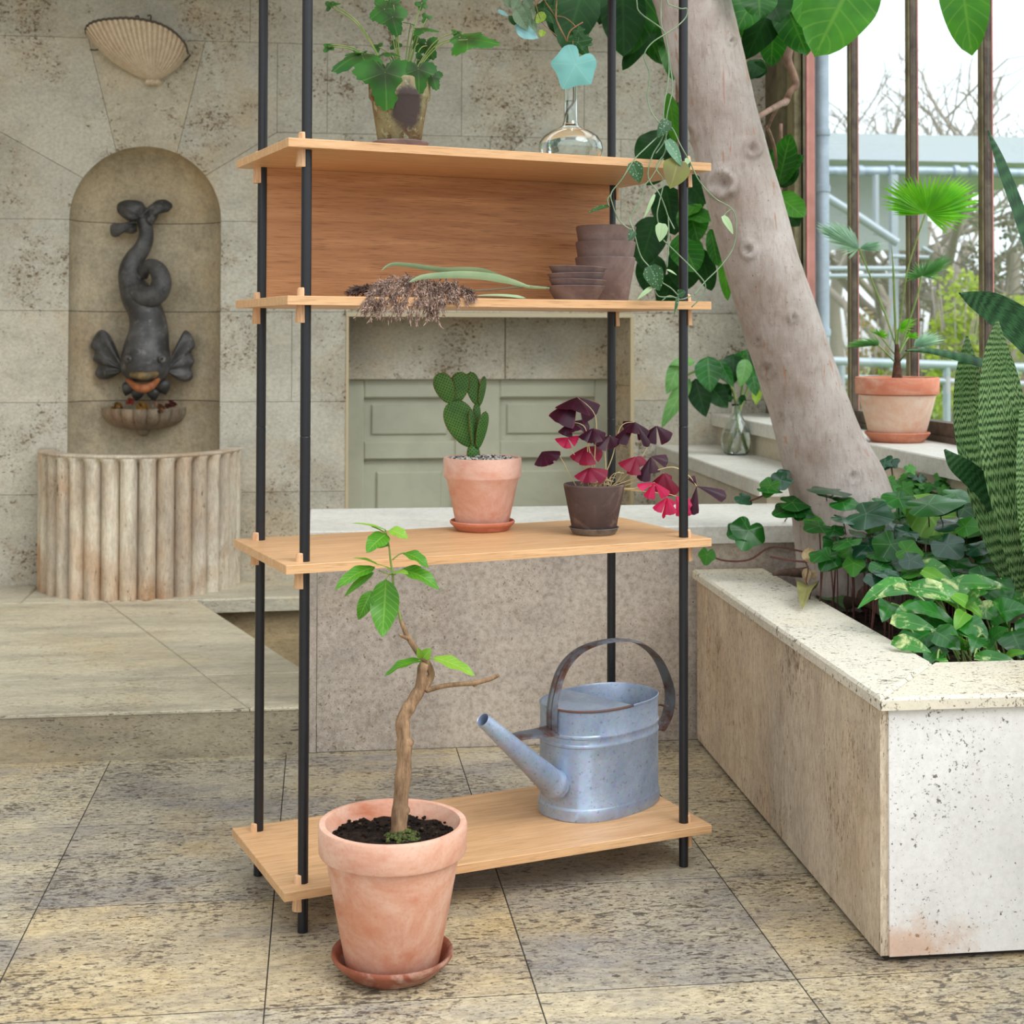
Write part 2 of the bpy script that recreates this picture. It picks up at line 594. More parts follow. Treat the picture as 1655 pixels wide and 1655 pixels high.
for i in range(-9, 6):
    x0 = OX + PX * i
    t = 0.82 + 0.2 * rnd.random()
    m.prism([(x0 + g, 4.2618), (x0 + PX - g, 4.2618), (x0 + PX - g, 4.3135), (x0 + g, 4.3135)], -0.04, 0, (t, t * .98, t * .93), 0.0006)
floor = struct(m.build('floor', T_FLOOR, smooth=0), 'worn square travertine floor slabs with dark joints')
m = M()
m.box((-4.5, -1.0, -0.12), (4.2, 4.32, -0.0010))
m.box((-4.5, 4.32, -0.5), (4.2, 7.3, -0.40))
struct(m.build('trim_1', DARKGAP, smooth=0), 'dark bedding showing in the floor joints')

# raised step under the fountain, its right edge running off at an angle
DX = lambda y: 0.11 - (y - 4.30) * 0.339
JX = lambda y: -0.206 - (y - 4.318) * 0.365
ZP, BCUT = 0.136, -0.036
m = M()
g = 0.002
for ya, yb, tl, tr in ((4.30, 4.745, 0.98, 1.04), (4.745, 6.10, 1.0, 1.02)):
    m.prism([(-2.4, ya + g), (JX(ya) - g, ya + g), (JX(yb) - g, yb - g), (-2.4, yb - g)], 0.128, ZP, (tl, tl * .985, tl * .94), 0.002)
    r_poly = [(JX(ya) + g, ya + g), (min(DX(ya), BCUT), ya + g)] + ([(BCUT, 4.73)] if ya < 4.73 < yb else []) + [(DX(yb), yb - g), (JX(yb) + g, yb - g)]
    m.prism(r_poly, 0.128, ZP, (tr, tr * .985, tr * .95), 0.003)
m.prism([(-4.4, 4.30), (-2.404, 4.30), (-2.404, 6.1), (-4.4, 6.1)], 0.128, ZP, 1.0, 0.003)
m.prism([(-4.4, 6.104), (-1.2, 6.104), (-1.2, 6.6), (-4.4, 6.6)], 0.08, ZP, 0.97, 0.006)
m.prism([(-1.196, 6.104), (DX(6.104), 6.104), (0.3, 6.15), (0.3, 6.6), (-1.196, 6.6)], 0.08, ZP, 1.0, 0.006)
m.prism([(0.304, 6.15), (1.6, 6.15), (1.6, 6.6), (0.304, 6.6)], 0.08, ZP, 0.98, 0.006)
struct(m.build('floor', T_STEP, smooth=0), 'raised pale travertine step in front of the fountain')
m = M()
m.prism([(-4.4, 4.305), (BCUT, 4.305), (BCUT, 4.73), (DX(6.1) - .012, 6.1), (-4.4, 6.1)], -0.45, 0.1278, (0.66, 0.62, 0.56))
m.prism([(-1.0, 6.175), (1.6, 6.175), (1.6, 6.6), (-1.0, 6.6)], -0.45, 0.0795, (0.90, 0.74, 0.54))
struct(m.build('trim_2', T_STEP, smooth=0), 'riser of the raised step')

# ------------------------------------------------------------------ back wall of coursed travertine with arched niche and door opening
XC, RN, ZS = -0.765, 0.323, 1.714
DXL, DXR, DZ = 0.108, 1.407, 1.317
COURSE = [0.0, 0.126, 0.523, 0.92, 1.317, 1.714, 2.111, 2.508, 2.905, 3.302]
m = M()
rnd = random.Random(11)
XL, XR = -3.25, 2.06


def stone(poly, warm=0.0, dy=0.0):
    t = 0.93 + 0.12 * rnd.random()
    w = rnd.random() * 0.05 + warm
    m.wallprism(inset(poly if sum(poly[i][0] * poly[(i + 1) % len(poly)][1] - poly[(i + 1) % len(poly)][0] * poly[i][1] for i in range(len(poly))) > 0 else poly[::-1], 0.0008), WALLY, WALLY + 0.26, (t, t * (1 - w * .4), t * (1 - w)), 0.0007)


def arc(a0, a1, n=14):
    return [(XC + RN * cos(a0 + (a1 - a0) * i / n), ZS + RN * sin(a0 + (a1 - a0) * i / n)) for i in range(n + 1)]


joints = {2: [-2.4, -1.6, 0.5], 3: [-2.1, -1.392, -0.13], 4: [-2.3, -1.5, 0.02, 0.6, 1.02], 5: [-1.9, 0.05, 0.75, 1.35], 6: [0.02, 0.62, 1.18], 7: [-2.2, -1.62, -0.32, 0.3, 0.92, 1.5], 8: [-2.0, -1.1, -0.4, 0.5, 1.3]}
for k in range(len(COURSE) - 1):
    z0, z1 = COURSE[k], COURSE[k + 1]
    holes = []
    if 0.523 - 1e-6 <= z0 < ZS - 1e-6:
        holes.append((XC - RN, XC + RN))
    if z1 <= DZ + 1e-6:
        holes.append((DXL, DXR))
    if k in (5, 6):
        holes.append((-1.75, 0.10 if k == 5 else -0.2))
    segs, x = [], XL
    for a, b in sorted(holes):
        segs.append((x, a))
        x = b
    segs.append((x, XR))
    js = joints.get(k, [-1.9, -0.8, 0.6])
    for a, b in segs:
        cuts = [a] + [j for j in js if a + 0.1 < j < b - 0.1] + [b]
        for p, q in zip(cuts[:-1], cuts[1:]):
            stone([(p, z0), (q, z0), (q, z1), (p, z1)])
stone([(XC - RN, .523), (XC + RN, .523), (XC + RN, .68), (XC - RN, .68)])
A1, A2, A3 = radians(113), radians(66), radians(38)
P = lambda a: (XC + RN * cos(a), ZS + RN * sin(a))
stone([(-1.75, ZS), (XC - RN, ZS)] + arc(pi, radians(146), 6)[1:] + [(-1.42, 2.111), (-1.75, 2.111)])
stone([(-1.75, 2.111), (-1.42, 2.111)] + arc(radians(146), A1, 6) + [(-1.015, 2.508), (-1.75, 2.508)])
stone(arc(A1, A2, 8) + [(-0.515, 2.508), (-1.015, 2.508)], 0.10)
stone(arc(A2, A3, 6) + [(-0.2, 2.111), (-0.2, 2.508), (-0.515, 2.508)])
stone(arc(A3, 0, 8) + [(0.10, ZS), (0.10, 2.111), (-0.2, 2.111)])
# lintel panel and right jamb of the door recess
stone_back = m
struct(stone_back.build('wall_back', T_WALL, smooth=0), 'coursed travertine back wall with an arched niche')
m = M()
rnd = random.Random(2)
YD = 6.80
m.wallprism([(0.02, 1.01), (0.85, 1.01), (0.85, 1.46), (0.02, 1.46)], YD, YD + .2, (1.0, .97, .93), .003)
m.wallprism([(0.853, 1.01), (1.5, 1.01), (1.5, 1.46), (0.853, 1.46)], YD, YD + .2, (.96, .93, .89), .003)
for za, zb_, tt in ((0, .985, (.95, .84, .73)), (.987, 1.3, (.98, .89, .80))):
    m.prism([(DXR - .001, WALLY + .002), (1.350, 6.80), (1.350, 6.92), (DXR + .14, 6.92), (DXR + .14, WALLY + .263), (DXR + .003, WALLY + .263)], za, zb_, tt)
m.box((DXL - .14, WALLY + .262, 0), (DXL, 7.3, 1.46), (.9, .86, .8))
m.box((DXL - .14, WALLY + .262, 1.32), (DXR + .14, YD + .2, 1.46), (.9, .86, .8))
struct(m.build('trim_3', T_WALL, smooth=0), 'stone lintel and reveal of the door recess')
m = M()
for x0, x1, y, z0, z1 in ((DXL, DXL + .012, WALLY - .004, .0, 1.30), (DXR - .012, DXR + .004, WALLY - .004, .0, 1.30)):
    m.box((x0, y, z0), (x1, y + .03, z1), (1, .93, .8))
m.box((DXL, WALLY - .006, 1.297), (DXR, WALLY + .03, 1.317), (1, .96, .88))
struct(m.build('trim_4', plain('edging_stone', srgb(196, 184, 158), 0.6), smooth=0), 'thin stone edging of the door opening')
m = M()
m.box((-3.4, 7.35, -.1), (2.3, 7.45, 3.4))
struct(m.build('wall_leak_stop', DARKGAP, smooth=0))  # unseen backing added to stop light leaking through the stone joints
# niche
m = M()
DN = 0.20
zs = [0.66, 0.92, 1.317, ZS]
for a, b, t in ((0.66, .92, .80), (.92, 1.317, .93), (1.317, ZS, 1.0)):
    n = 28
    vs, fs = [], []
    for z in (a + .0014, b - .0014):
        for i in range(n + 1):
            th = pi * i / n
            vs.append((XC - RN * cos(th), WALLY + .001 + DN * sin(th) ** 0.8, z))
    fs = [(i, i + 1, n + 1 + i + 1, n + 1 + i) for i in range(n)]
    m.add(vs, fs, None, (t, t * .98, t * .95))
n, q = 28, 12
vs, fs = [], []
for j in range(q + 1):
    ph = pi / 2 * j / q
    for i in range(n + 1):
        th = pi * i / n
        x, y = -cos(th), sin(th)
        # cap rises in the plane of the wall, depth shrinking to the crown
        r = cos(ph)
        vs.append((XC + RN * x * r, WALLY + .001 + DN * (y ** 0.8) * (r ** 0.9 if r > 0 else 0), ZS + .0014 + RN * sin(ph)))
for j in range(q):
    for i in range(n):
        a = j * (n + 1) + i
        fs.append((a, a + 1, a + n + 2, a + n + 1))
m.add(vs, fs, None, (1.0, .96, .90))
struct(m.build('wall_niche', T_NICHE, smooth=60), 'smooth curved lining of the arched niche')
# darker band behind the niche joints
m = M()
m.box((XC - RN - .1, WALLY + .27, .5), (XC + RN + .1, WALLY + .36, 2.2))
struct(m.build('trim_5', DARKGAP, smooth=0))

# unseen left wall and overhead strip, added to shade the left side and back wall
m = M()
m.box((-3.5, 0.5, -.05), (-3.25, 7.4, 3.5))
struct(m.build('wall_left_shade', T_WALL, smooth=0), 'unseen travertine wall added at the left to darken that side')
m = M()
m.box((-3.5, 4.75, 3.2), (2.06, 7.4, 3.3))
struct(m.build('ceiling_shade', plain('shade_strip_plaster', srgb(190, 184, 170), .8), smooth=0), 'unseen plaster strip added overhead to shade the upper back wall')

# ------------------------------------------------------------------ panelled door in the recess
m = M()
YF = 6.835
m.box((DXL - .02, YF + .03, 0.0), (DXR + .02, YF + .07, 1.02))


def rect(pxa, pya, pxb, pyb):
    a, b = aty(pxa, pya, YF), aty(pxb, pyb, YF)
    return a.x, min(a.z, b.z), b.x, max(a.z, b.z)


def bar(mm, x0, z0, x1, z1, y0=YF, y1=YF + .032, t=1.0):
    mm.wallprism([(x0, z0), (x1, z0), (x1, z1), (x0, z1)], y0, y1, t, .006)


xs = [aty(x, 700, YF).x for x in (556, 588, 735, 808, 962, 1012)]
zz = [aty(700, y, YF).z for y in (612, 643, 713, 742, 822)]
bar(m, xs[0], .0, xs[1], zz[0] + .02)
bar(m, xs[4], .0, xs[5] + .03, zz[0] + .02)
bar(m, xs[2], .0, xs[3], zz[0] + .02)
for a, b in ((xs[1], xs[2]), (xs[3], xs[4])):
    bar(m, a, zz[1], b, zz[0] + .02)
    bar(m, a, zz[3], b, zz[2])
    # sunk panels with a moulding round them
    bar(m, a + .035, zz[2] + .03, b - .035, zz[1] - .03, YF + .018, YF + .04, .97)
    bar(m, a + .06, .0, b - .06, zz[3] - .06, YF + .018, YF + .04, .97)
    bar(m, a, .0, b, .05)
d1 = struct(m.build('door_1', GREY_DOOR, smooth=0), 'grey green panelled door in the stone recess')

# ------------------------------------------------------------------ window wall on the right
XW = 2.05
SILLZ = 0.86
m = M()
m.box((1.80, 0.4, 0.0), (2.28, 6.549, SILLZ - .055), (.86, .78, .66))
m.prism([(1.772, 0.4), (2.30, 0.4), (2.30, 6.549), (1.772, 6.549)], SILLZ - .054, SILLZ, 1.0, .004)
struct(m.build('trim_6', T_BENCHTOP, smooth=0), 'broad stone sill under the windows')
m = M()
zb, zt = SILLZ + .065, 3.3
W_Y = [4.345 + 0.5785 * k for k in range(-7, 4)]
frame = M()
frame.box((XW, 0.4, SILLZ), (XW + .055, 6.05, zb), 1.0)
frame.box((XW - .012, 0.4, SILLZ), (XW + .055, 6.05, SILLZ + .02), 0.8)
frame.box((XW, 0.4, zt - .05), (XW + .05, 6.05, zt), 1.0)
for y in W_Y:
    if y > 6.0:
        continue
    frame.box((XW + .001, y - .008, zb), (XW + .024, y + .014, zt - .05), 1.0)
w1 = struct(frame.build('window_1', RUST_FRAME, smooth=0), 'tall steel window with narrow rusty glazing bars')
m = M()
for y in W_Y:
    if y > 6.0:
        continue
    m.box((XW - .006, y - .004, zb), (XW + .0008, y + .024, zt - .05), 1.0)
m.build('glazing_bar', OLIVE_FRAME, w1, smooth=0)
m = M()
for y in W_Y:
    if y > 6.0:
        continue
    m.box((XW + .0245, y - .010, zb), (XW + .0285, y + .014, zt - .05), 1.0)
m.build('outer_bead', PINK_FRAME, w1, smooth=0)
# glass
b = N('window_glass')
tr = b.n('ShaderNodeBsdfTransparent', {'Color': (0.97, 0.99, 0.985, 1)})
gl = b.n('ShaderNodeBsdfGlossy', {'Color': (1, 1, 1, 1), 'Roughness': 0.02})
lw = b.n('ShaderNodeLayerWeight', {'Blend': .5})
fr = b.math('ADD', .03, b.math('MULTIPLY', b.math('POWER', lw.outputs['Facing'], 5.0), .5))
GLASS_PANE = b.done(b.n('ShaderNodeMixShader', {0: fr, 1: tr.outputs[0], 2: gl.outputs[0]}).outputs[0])
ys = sorted([0.4] + [y for y in W_Y if y < 6.0] + [6.05])
for ya, yb in zip(ys[:-1], ys[1:]):
    if yb - ya < .2 or yb < 3.0:
        continue
    m = M()
    m.box((XW + .012, ya + .015, zb), (XW + .015, yb - .009, zt - .05))
    m.build('pane', GLASS_PANE, w1, smooth=0)
# casing between the last pane and the back wall
m = M()
for y0, y1, xa, xb, t in ((6.32, 6.549, XW - .02, XW + .03, .62), (6.22, 6.30, XW - .045, XW + .03, .9), (6.10, 6.20, XW - .03, XW + .010, 1.3), (6.075, 6.098, XW, XW + .010, .55)):
    m.box((xa, y0, SILLZ), (xb, y1, 3.3), t)
m.box((XW, 6.08, SILLZ), (XW + .012, 6.549, 3.3), .5)
struct(m.build('trim_7', OLIVE_FRAME, smooth=0), 'olive painted casing at the corner of the window')

# ------------------------------------------------------------------ ledge, bench wall, planter
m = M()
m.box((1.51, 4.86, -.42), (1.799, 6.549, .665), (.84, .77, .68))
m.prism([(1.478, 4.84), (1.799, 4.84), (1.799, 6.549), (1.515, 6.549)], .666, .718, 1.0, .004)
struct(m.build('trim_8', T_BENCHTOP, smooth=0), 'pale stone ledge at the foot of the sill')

BX0, BY0, BY1, BZ = -0.03, 4.315, 4.865, 0.641
m = M()
m.box((BX0 + .022, BY0 + .004, 0.0), (1.799, BY1, BZ - .055), 1.0)
bench = thing('stone_bench', (0.9, 4.5, 0), 'long low travertine bench wall behind the open shelving', 'bench')
m.build('bench_body', T_BENCH, bench, smooth=0)
m = M()
m.box((BX0, BY0 + .001, 0.0), (BX0 + .020, BY1, BZ - .055), .96)
m.build('end_slab', T_BENCH, bench, smooth=0)
m = M()
m.prism([(BX0 - .005, BY0 - .012), (0.9, BY0 - .012), (0.9, BY1), (BX0 - .005, BY1)], BZ - .054, BZ, 1.0, .004)
m.prism([(0.902, BY0 - .012), (1.799, BY0 - .012), (1.799, BY1), (0.902, BY1)], BZ - .054, BZ, 1.01, .004)
m.build('seat_slab', T_BENCHTOP, bench, smooth=0)

PZ = 0.512
planter = thing('stone_planter', (1.4, 3.4, 0), 'raised travertine planter box beside the shelving, filled with soil and ivy', 'planter')
SX = lambda y: 1.076 + (y - 2.733) * 0.026
m = M()
m.prism([(1.092, 2.7335), (1.798, 2.7335), (1.798, 2.78), (1.092, 2.78)], .012, PZ - .026, 1.0, .002)
m.build('front_slab', T_PLFRONT, planter, smooth=0)
m = M()
ys = [2.738, 3.50, 4.29]
for k, (ya, yb) in enumerate(zip(ys[:-1], ys[1:])):
    m.prism([(SX(ya), ya + .0015), (SX(yb), yb - .0015), (SX(yb) + .04, yb - .0015), (SX(ya) + .04, ya + .0015)], .012, PZ - .026, (.96, .94, .90) if k == 0 else (1.03, .97, .90), .0)
m.build('side_slab', T_PLSIDE, planter, smooth=0)
m = M()
m.prism([(1.08, 2.745), (1.10, 2.739), (1.10, 2.77), (1.08, 2.77)], .012, PZ - .026, .9)
m.build('corner_bead', T_PLSIDE, planter, smooth=0)
m = M()
m.prism([(SX(2.75) + .012, 2.75), (1.79, 2.75), (1.79, 4.29), (SX(4.29) + .012, 4.29)], 0.0, .0115)
m.build('plinth', DARKGAP, planter, smooth=0)
# coping: left run, front run, with a chamfered edge
inL = lambda y: 1.300 + (y - 3.01) * 0.02
m = M()
o = 0.012
m.prism([(SX(2.733) - .006, 2.722), (inL(3.01), 3.012), (inL(4.30), 4.30), (SX(4.30) - o, 4.30)], PZ - .025, PZ, (1.0, .99, .97), .006)
m.prism([(SX(2.733) - .004, 2.721), (1.798, 2.721), (1.798, 3.010), (inL(3.01) + .0015, 3.010)], PZ - .025, PZ, (1.01, .98, .92), .006)
m.build('coping', T_COPING, planter, smooth=0)
# inner faces
m = M()
m.prism([(1.15, 2.79), (1.797, 2.79), (1.797, 2.99), (1.15, 2.99)], .02, PZ - .027)
m.prism([(1.15, 2.99), (1.285, 2.99), (1.31, 4.29), (1.15, 4.29)], .02, PZ - .027)
m.build('core', DARKGAP, planter, smooth=0)
# soil: lumpy surface
SOILM = N('soil')
_p = SOILM.obj()
_n = SOILM.noise(_p, 60, 6, 0.7)
SOILM.pbr(SOILM.tint(SOILM.mix(SOILM.ramp(_n, .4, .7), srgb(36, 27, 22), srgb(82, 64, 50))), 0.95, SOILM.bump(_n, 0.9, 0.02), spec=0.2)
SOIL = SOILM.m
m = M()
nx, ny = 44, 100
vs, fs = [], []
for j in range(ny + 1):
    for i in range(nx + 1):
        x, y = 1.27 + .527 * i / nx, 2.98 + 1.32 * j / ny
        h = noise.noise(V((x * 7, y * 7, 0))) * .016 + noise.noise(V((x * 28, y * 28, 3))) * .010 + noise.noise(V((x * 70, y * 70, 5))) * .005
        vs.append((x, y, .455 + h))
for j in range(ny):
    for i in range(nx):
        a = j * (nx + 1) + i
        fs.append((a, a + 1, a + nx + 2, a + nx + 1))
m.add(vs, fs)
so = m.build('soil', SOIL, planter, smooth=180)
so['kind'] = 'stuff'
# ------------------------------------------------------------------ shelving unit
SYAW = 0.30115
SO = V((-0.0678, 2.9699, 0))
SU, SV = V((cos(SYAW), sin(SYAW), 0)), V((-sin(SYAW), cos(SYAW), 0))
SW, SD, ST = 0.9967, 0.4252, 0.018
SHZ = [1.6053, 1.2872, 0.7478, 0.0995, 2.1450]
OAK = oak('oak_veneer', SYAW, srgb(220, 177, 132), srgb(196, 148, 102), contrast=.75)
OAKP = oak('oak_panel', SYAW, srgb(212, 158, 110), srgb(168, 112, 70), contrast=.8)
OAKZ = oak('oak_dowel', 0.0, srgb(224, 182, 142), srgb(200, 152, 110), 'z')
BLACK = plain('black_powder_coat', srgb(20, 21, 27), 0.38, var=srgb(15, 16, 21), vscale=60, spec=0.5)


def S(u, v, z=0.0):
    return SO + SU * u + SV * v + V((0, 0, z))


shelf = thing('shelving_unit', S(.5, .2, 0), 'tall open shelving unit of black posts and oak boards with wooden pegs', 'shelf')
PU, PV = (.050, .9467), (.040, .385)
for z in SHZ:
    m = M()
    # board with a notch cut at each post is read as a plain board with eased edges
    poly = [S(0, 0), S(SW, 0), S(SW, SD), S(0, SD)]
    m.prism([(p.x, p.y) for p in poly], z - ST, z, 1.0, .0012)
    m.build('shelf_board', OAK, shelf, smooth=0)
for u in PU:
    for v in PV:
        m = M()
        p = S(u, v)
        m.lathe([(0, 0), (.0095, 0), (.0106, .001), (.0106, 1.000), (.0100, 1.001), (.0100, 1.003), (.0106, 1.004), (.0106, 2.75), (0, 2.75)], p, 24)
        m.build('post', BLACK, shelf, smooth=30)
        for z in SHZ:
            m = M()
            sgn = -1 if u < .5 else 1
            c = S(u + sgn * .0065, v)
            prof = [(z - ST - .036, .0150), (z - ST - .034, .0158), (z + .012, .0118), (z + .0165, .0105), (z + .018, .0085)]
            vs, fs = [], []
            n = 12
            for zz_, r in prof:
                for i in range(n + 1):
                    a = -pi / 2 + pi * i / n
                    q = c + SU * (sgn * cos(a) * r) + SV * (sin(a) * r * .86)
                    vs.append((q.x, q.y, zz_))
            W = n + 1
            for k in range(len(prof) - 1):
                for i in range(n):
                    fs.append((k * W + i, k * W + i + 1, (k + 1) * W + i + 1, (k + 1) * W + i))
                fs.append((k * W + n, k * W, (k + 1) * W, (k + 1) * W + n))
            fs.append(tuple(range(W))[::-1])
            fs.append(tuple((len(prof) - 1) * W + i for i in range(W)))
            m.add(vs, fs)
            m.build('peg', OAKZ, shelf, smooth=35)
m = M()
z0, z1 = SHZ[1] + .0005, SHZ[0] - ST - .0005
poly = [S(PU[0] + .008, .379), S(PU[1] - .008, .379), S(PU[1] - .008, .391), S(PU[0] + .008, .391)]
m.prism([(p.x, p.y) for p in poly], z0, z1)
m.build('back_panel', OAKP, shelf, smooth=0)

# ------------------------------------------------------------------ pots
TC_BIG = terracotta('terracotta_large_pot', srgb(206, 140, 110), srgb(188, 116, 86), srgb(224, 190, 170), 0.75, band=8)
TC_SAUCER = terracotta('terracotta_wet_saucer', srgb(158, 92, 70), srgb(128, 70, 52), srgb(206, 176, 158), 0.22, 0.4, band=14)
TC_PINK = terracotta('terracotta_pink_pot', srgb(224, 176, 156), srgb(210, 150, 128), srgb(234, 202, 188), 0.6, band=12)
TC_PINKS = terracotta('terracotta_pink_saucer', srgb(206, 136, 108), srgb(190, 116, 90), srgb(222, 166, 142), 0.2, band=12)
TC_PALM = terracotta('terracotta_bleached_pot', srgb(226, 186, 160), srgb(212, 158, 128), srgb(236, 216, 200), 0.7, band=8)
TC_PALMR = terracotta('terracotta_palm_rim', srgb(216, 138, 110), srgb(202, 120, 92), srgb(228, 180, 158), 0.4, band=9)
CLAY_GREY = terracotta('grey_clay', srgb(142, 122, 116), srgb(120, 100, 95), srgb(166, 148, 142), 0.45, band=9)
CLAY_DARK = terracotta('dark_clay', srgb(92, 76, 72), srgb(74, 60, 58), srgb(152, 128, 116), 0.30, band=11)
CLAY_LILAC = terracotta('grey_brown_clay', srgb(136, 116, 112), srgb(112, 94, 92), srgb(160, 142, 138), 0.4, band=8)


def rimmed_pot(c, rt, rb, h, rim_h, rim_o=.006, wall=.009):
    """outside up, over the lip, down inside"""
    rr = rt - rim_o
    k = (rr - rb) / (h - rim_h)
    return [(0, 0), (rb - .003, 0), (rb, .003), (rr - .001, h - rim_h - .004), (rt - .002, h - rim_h), (rt, h - rim_h + .004), (rt + .001, h - .005), (rt - .001, h - .001), (rt - .004, h),
            (rt - wall + .001, h - .001), (rt - wall - .001, h - .005), (rr - wall - .004, h - rim_h), (rb - wall, .012), (0, .012)]


def plain_pot(rt, rb, h, wall=.006):
    return [(0, 0), (rb - .004, 0), (rb, .004), (rt, h - .003), (rt - .002, h), (rt - wall, h), (rt - wall - .001, h - .004), (rb - wall, .008), (0, .008)]


def soil_disc(m, c, r, amp=.006, n=40, rings=12, seed=0.0, tint=1.0):
    vs, fs = [V(c)], []
    for k in range(1, rings + 1):
        q = r * k / rings
        for i in range(n):
            a = 2 * pi * i / n
            x, y = q * cos(a), q * sin(a)
            h = (noise.noise(V((x * 40 + seed, y * 40, 1))) + .6 * noise.noise(V((x * 110 + seed, y * 110, 2)))) * amp
            vs.append(V(c) + V((x, y, h)))
    for i in range(n):
        j = (i + 1) % n
        fs.append((0, 1 + i, 1 + j))
        for k in range(rings - 1):
            a, b = 1 + k * n, 1 + (k + 1) * n
            fs.append((a + i, b + i, b + j, a + j))
    m.add(vs, fs, None, tint)
    return m


# ---- large terracotta pot with the small citrus tree, on the floor
c = atz(634, 1570, 0)
k = mpp(c)
t = thing('terracotta_saucer', c, 'wet dark red clay saucer on the floor under the citrus tree pot', 'saucer')
rs = 98 * k
m = M()
m.lathe([(0, 0), (rs * .66, 0), (rs * .74, .004), (rs * .97, .030), (rs, .037), (rs * .985, .042), (rs * .95, .041), (rs * .90, .034), (rs * .74, .011), (0, .010)], c, 64)
m.build('saucer_dish', TC_SAUCER, t, smooth=50)
c = c + V((0.0, .002, .0105))
t = thing('potted_citrus_tree', c, 'small citrus tree with a crooked bare trunk in a large terracotta pot on the floor', 'potted plant')
lemon_root = t
H_, RT, RB = .273, .1405, .088
m = M()
m.lathe(rimmed_pot(c, RT, RB, H_, .056, .012, .013), c, 72)
m.build('pot', TC_BIG, t, smooth=40)
m = M()
soil_disc(m, c + V((0, 0, H_ - .030)), RT - .016, .009, 56, 18, tint=.55)
for i in range(240):
    a, r = random.random() * 6.28, sqrt(random.random()) * (RT - .022)
    s = random.uniform(.0015, .0045)
    m.ball(c + V((r * cos(a), r * sin(a), H_ - .027 + random.uniform(-.002, .004))), (s, s * .8, s * .7), 5, 4, .5 if i % 9 else 2.2)
m.build('potting_soil', SOIL, t, smooth=180)['kind'] = 'stuff'
BARK = N('citrus_bark')
_p = BARK.obj((1, 1, .25))
_n = BARK.noise(_p, 70, 6, .7)
BARK.pbr(BARK.mix(BARK.ramp(_n, .35, .65), srgb(168, 136, 104), srgb(106, 82, 62)), .8, BARK.bump(_n, .6, .006), spec=.2)
BARK = BARK.m
YT = c.y


def tp(px, py, dy=0.0, y0=None):
    return aty(px, py, (YT if y0 is None else y0) + dy)


k = mpp(c)
trunk = [(647, 1385, 0, 14), (645, 1340, 0, 13), (648, 1290, 0, 12.5), (653, 1235, 0, 12.5), (653, 1200, 0, 12), (651, 1165, .0, 11), (660, 1145, 0, 10.5), (672, 1125, 0, 10), (681, 1108, 0, 9.5), (682, 1085, -.004, 8.5), (686, 1072, -.006, 7.5)]
path = [tuple(tp(a, b, d)) + (r * k,) for a, b, d, r in trunk]
path = spl(path, 5)
m = M()
rnd = random.Random(5)
m.tube([p[:3] for p in path], [p[3] * (1 + .07 * sin(i * 1.1) + rnd.uniform(-.04, .04)) for i, p in enumerate(path)], 14)
for pts in ([(684, 1115, 0, 8), (693, 1100, .006, 6.5), (697, 1088, .008, 6), (688, 1068, .006, 6), (680, 1060, .004, 5.5), (668, 1043, 0, 5), (657, 1025, -.002, 4.4), (650, 1008, -.002, 3.6), (648, 1003, -.002, 2.8)],
            [(689, 1116, 0, 4.5), (715, 1109, -.01, 4), (740, 1106, -.02, 3.6), (765, 1104, -.03, 4), (790, 1098, -.036, 3.6), (806, 1091, -.04, 3.2)],
            [(660, 1032, -.004, 3.5), (650, 1028, -.012, 2.6), (645, 1025, -.016, 1.4)]):
    q = spl([tuple(tp(a, b, d)) + (r * k,) for a, b, d, r in pts], 4)
    m.tube([p[:3] for p in q], [p[3] for p in q], 9)
for a, b, r in ((655, 1200, 14), (684, 1098, 9), (767, 1106, 5), (659, 1030, 6), (650, 1310, 13)):
    p = tp(a, b)
    m.ball(p, (r * k, r * k * .9, r * k * .8), 10, 7)
m.build('trunk', BARK, t, smooth=180)
m = M()
q = spl([tuple(tp(a, b, d)) + (r * k,) for a, b, d, r in ((648, 1004, -.002, 2.6), (641, 975, 0, 2.2), (636, 950, 0, 2.0), (634, 925, 0, 1.9), (631, 905, .0, 1.7), (629, 885, 0, 1.5), (625, 865, 0, 1.2), (622, 855, 0, 1.0))], 5)
GSTEM = plain('green_stem', srgb(110, 138, 62), .5, var=srgb(140, 150, 80), vscale=30)
m.tube([p[:3] for p in q], [p[3] for p in q], 7)
for pts in ([(636, 930), (622, 926), (612, 922)], [(634, 925), (626, 932), (622, 938)], [(634, 905), (645, 896), (654, 893)], [(624, 862), (614, 856), (600, 850)], [(634, 932), (642, 925), (648, 922)], [(690, 1066), (698, 1064)], [(680, 1067), (676, 1068)]):
    q = spl([tuple(tp(a, b, -.004)) for a, b in pts], 4)
    m.tube(q, 1.1 * k, 6)
m.build('green_stem', GSTEM, t, smooth=180)
LEMON = leafmat('citrus_leaf', srgb(84, 146, 36), srgb(58, 116, 32), srgb(150, 190, 84), 9, .45, .34, .30)
LEMON2 = leafmat('young_citrus_leaf', srgb(140, 184, 66), srgb(112, 162, 56), srgb(178, 206, 110), 8, .45, .36, .35)
cam = lambda p: (CAM - p).normalized()
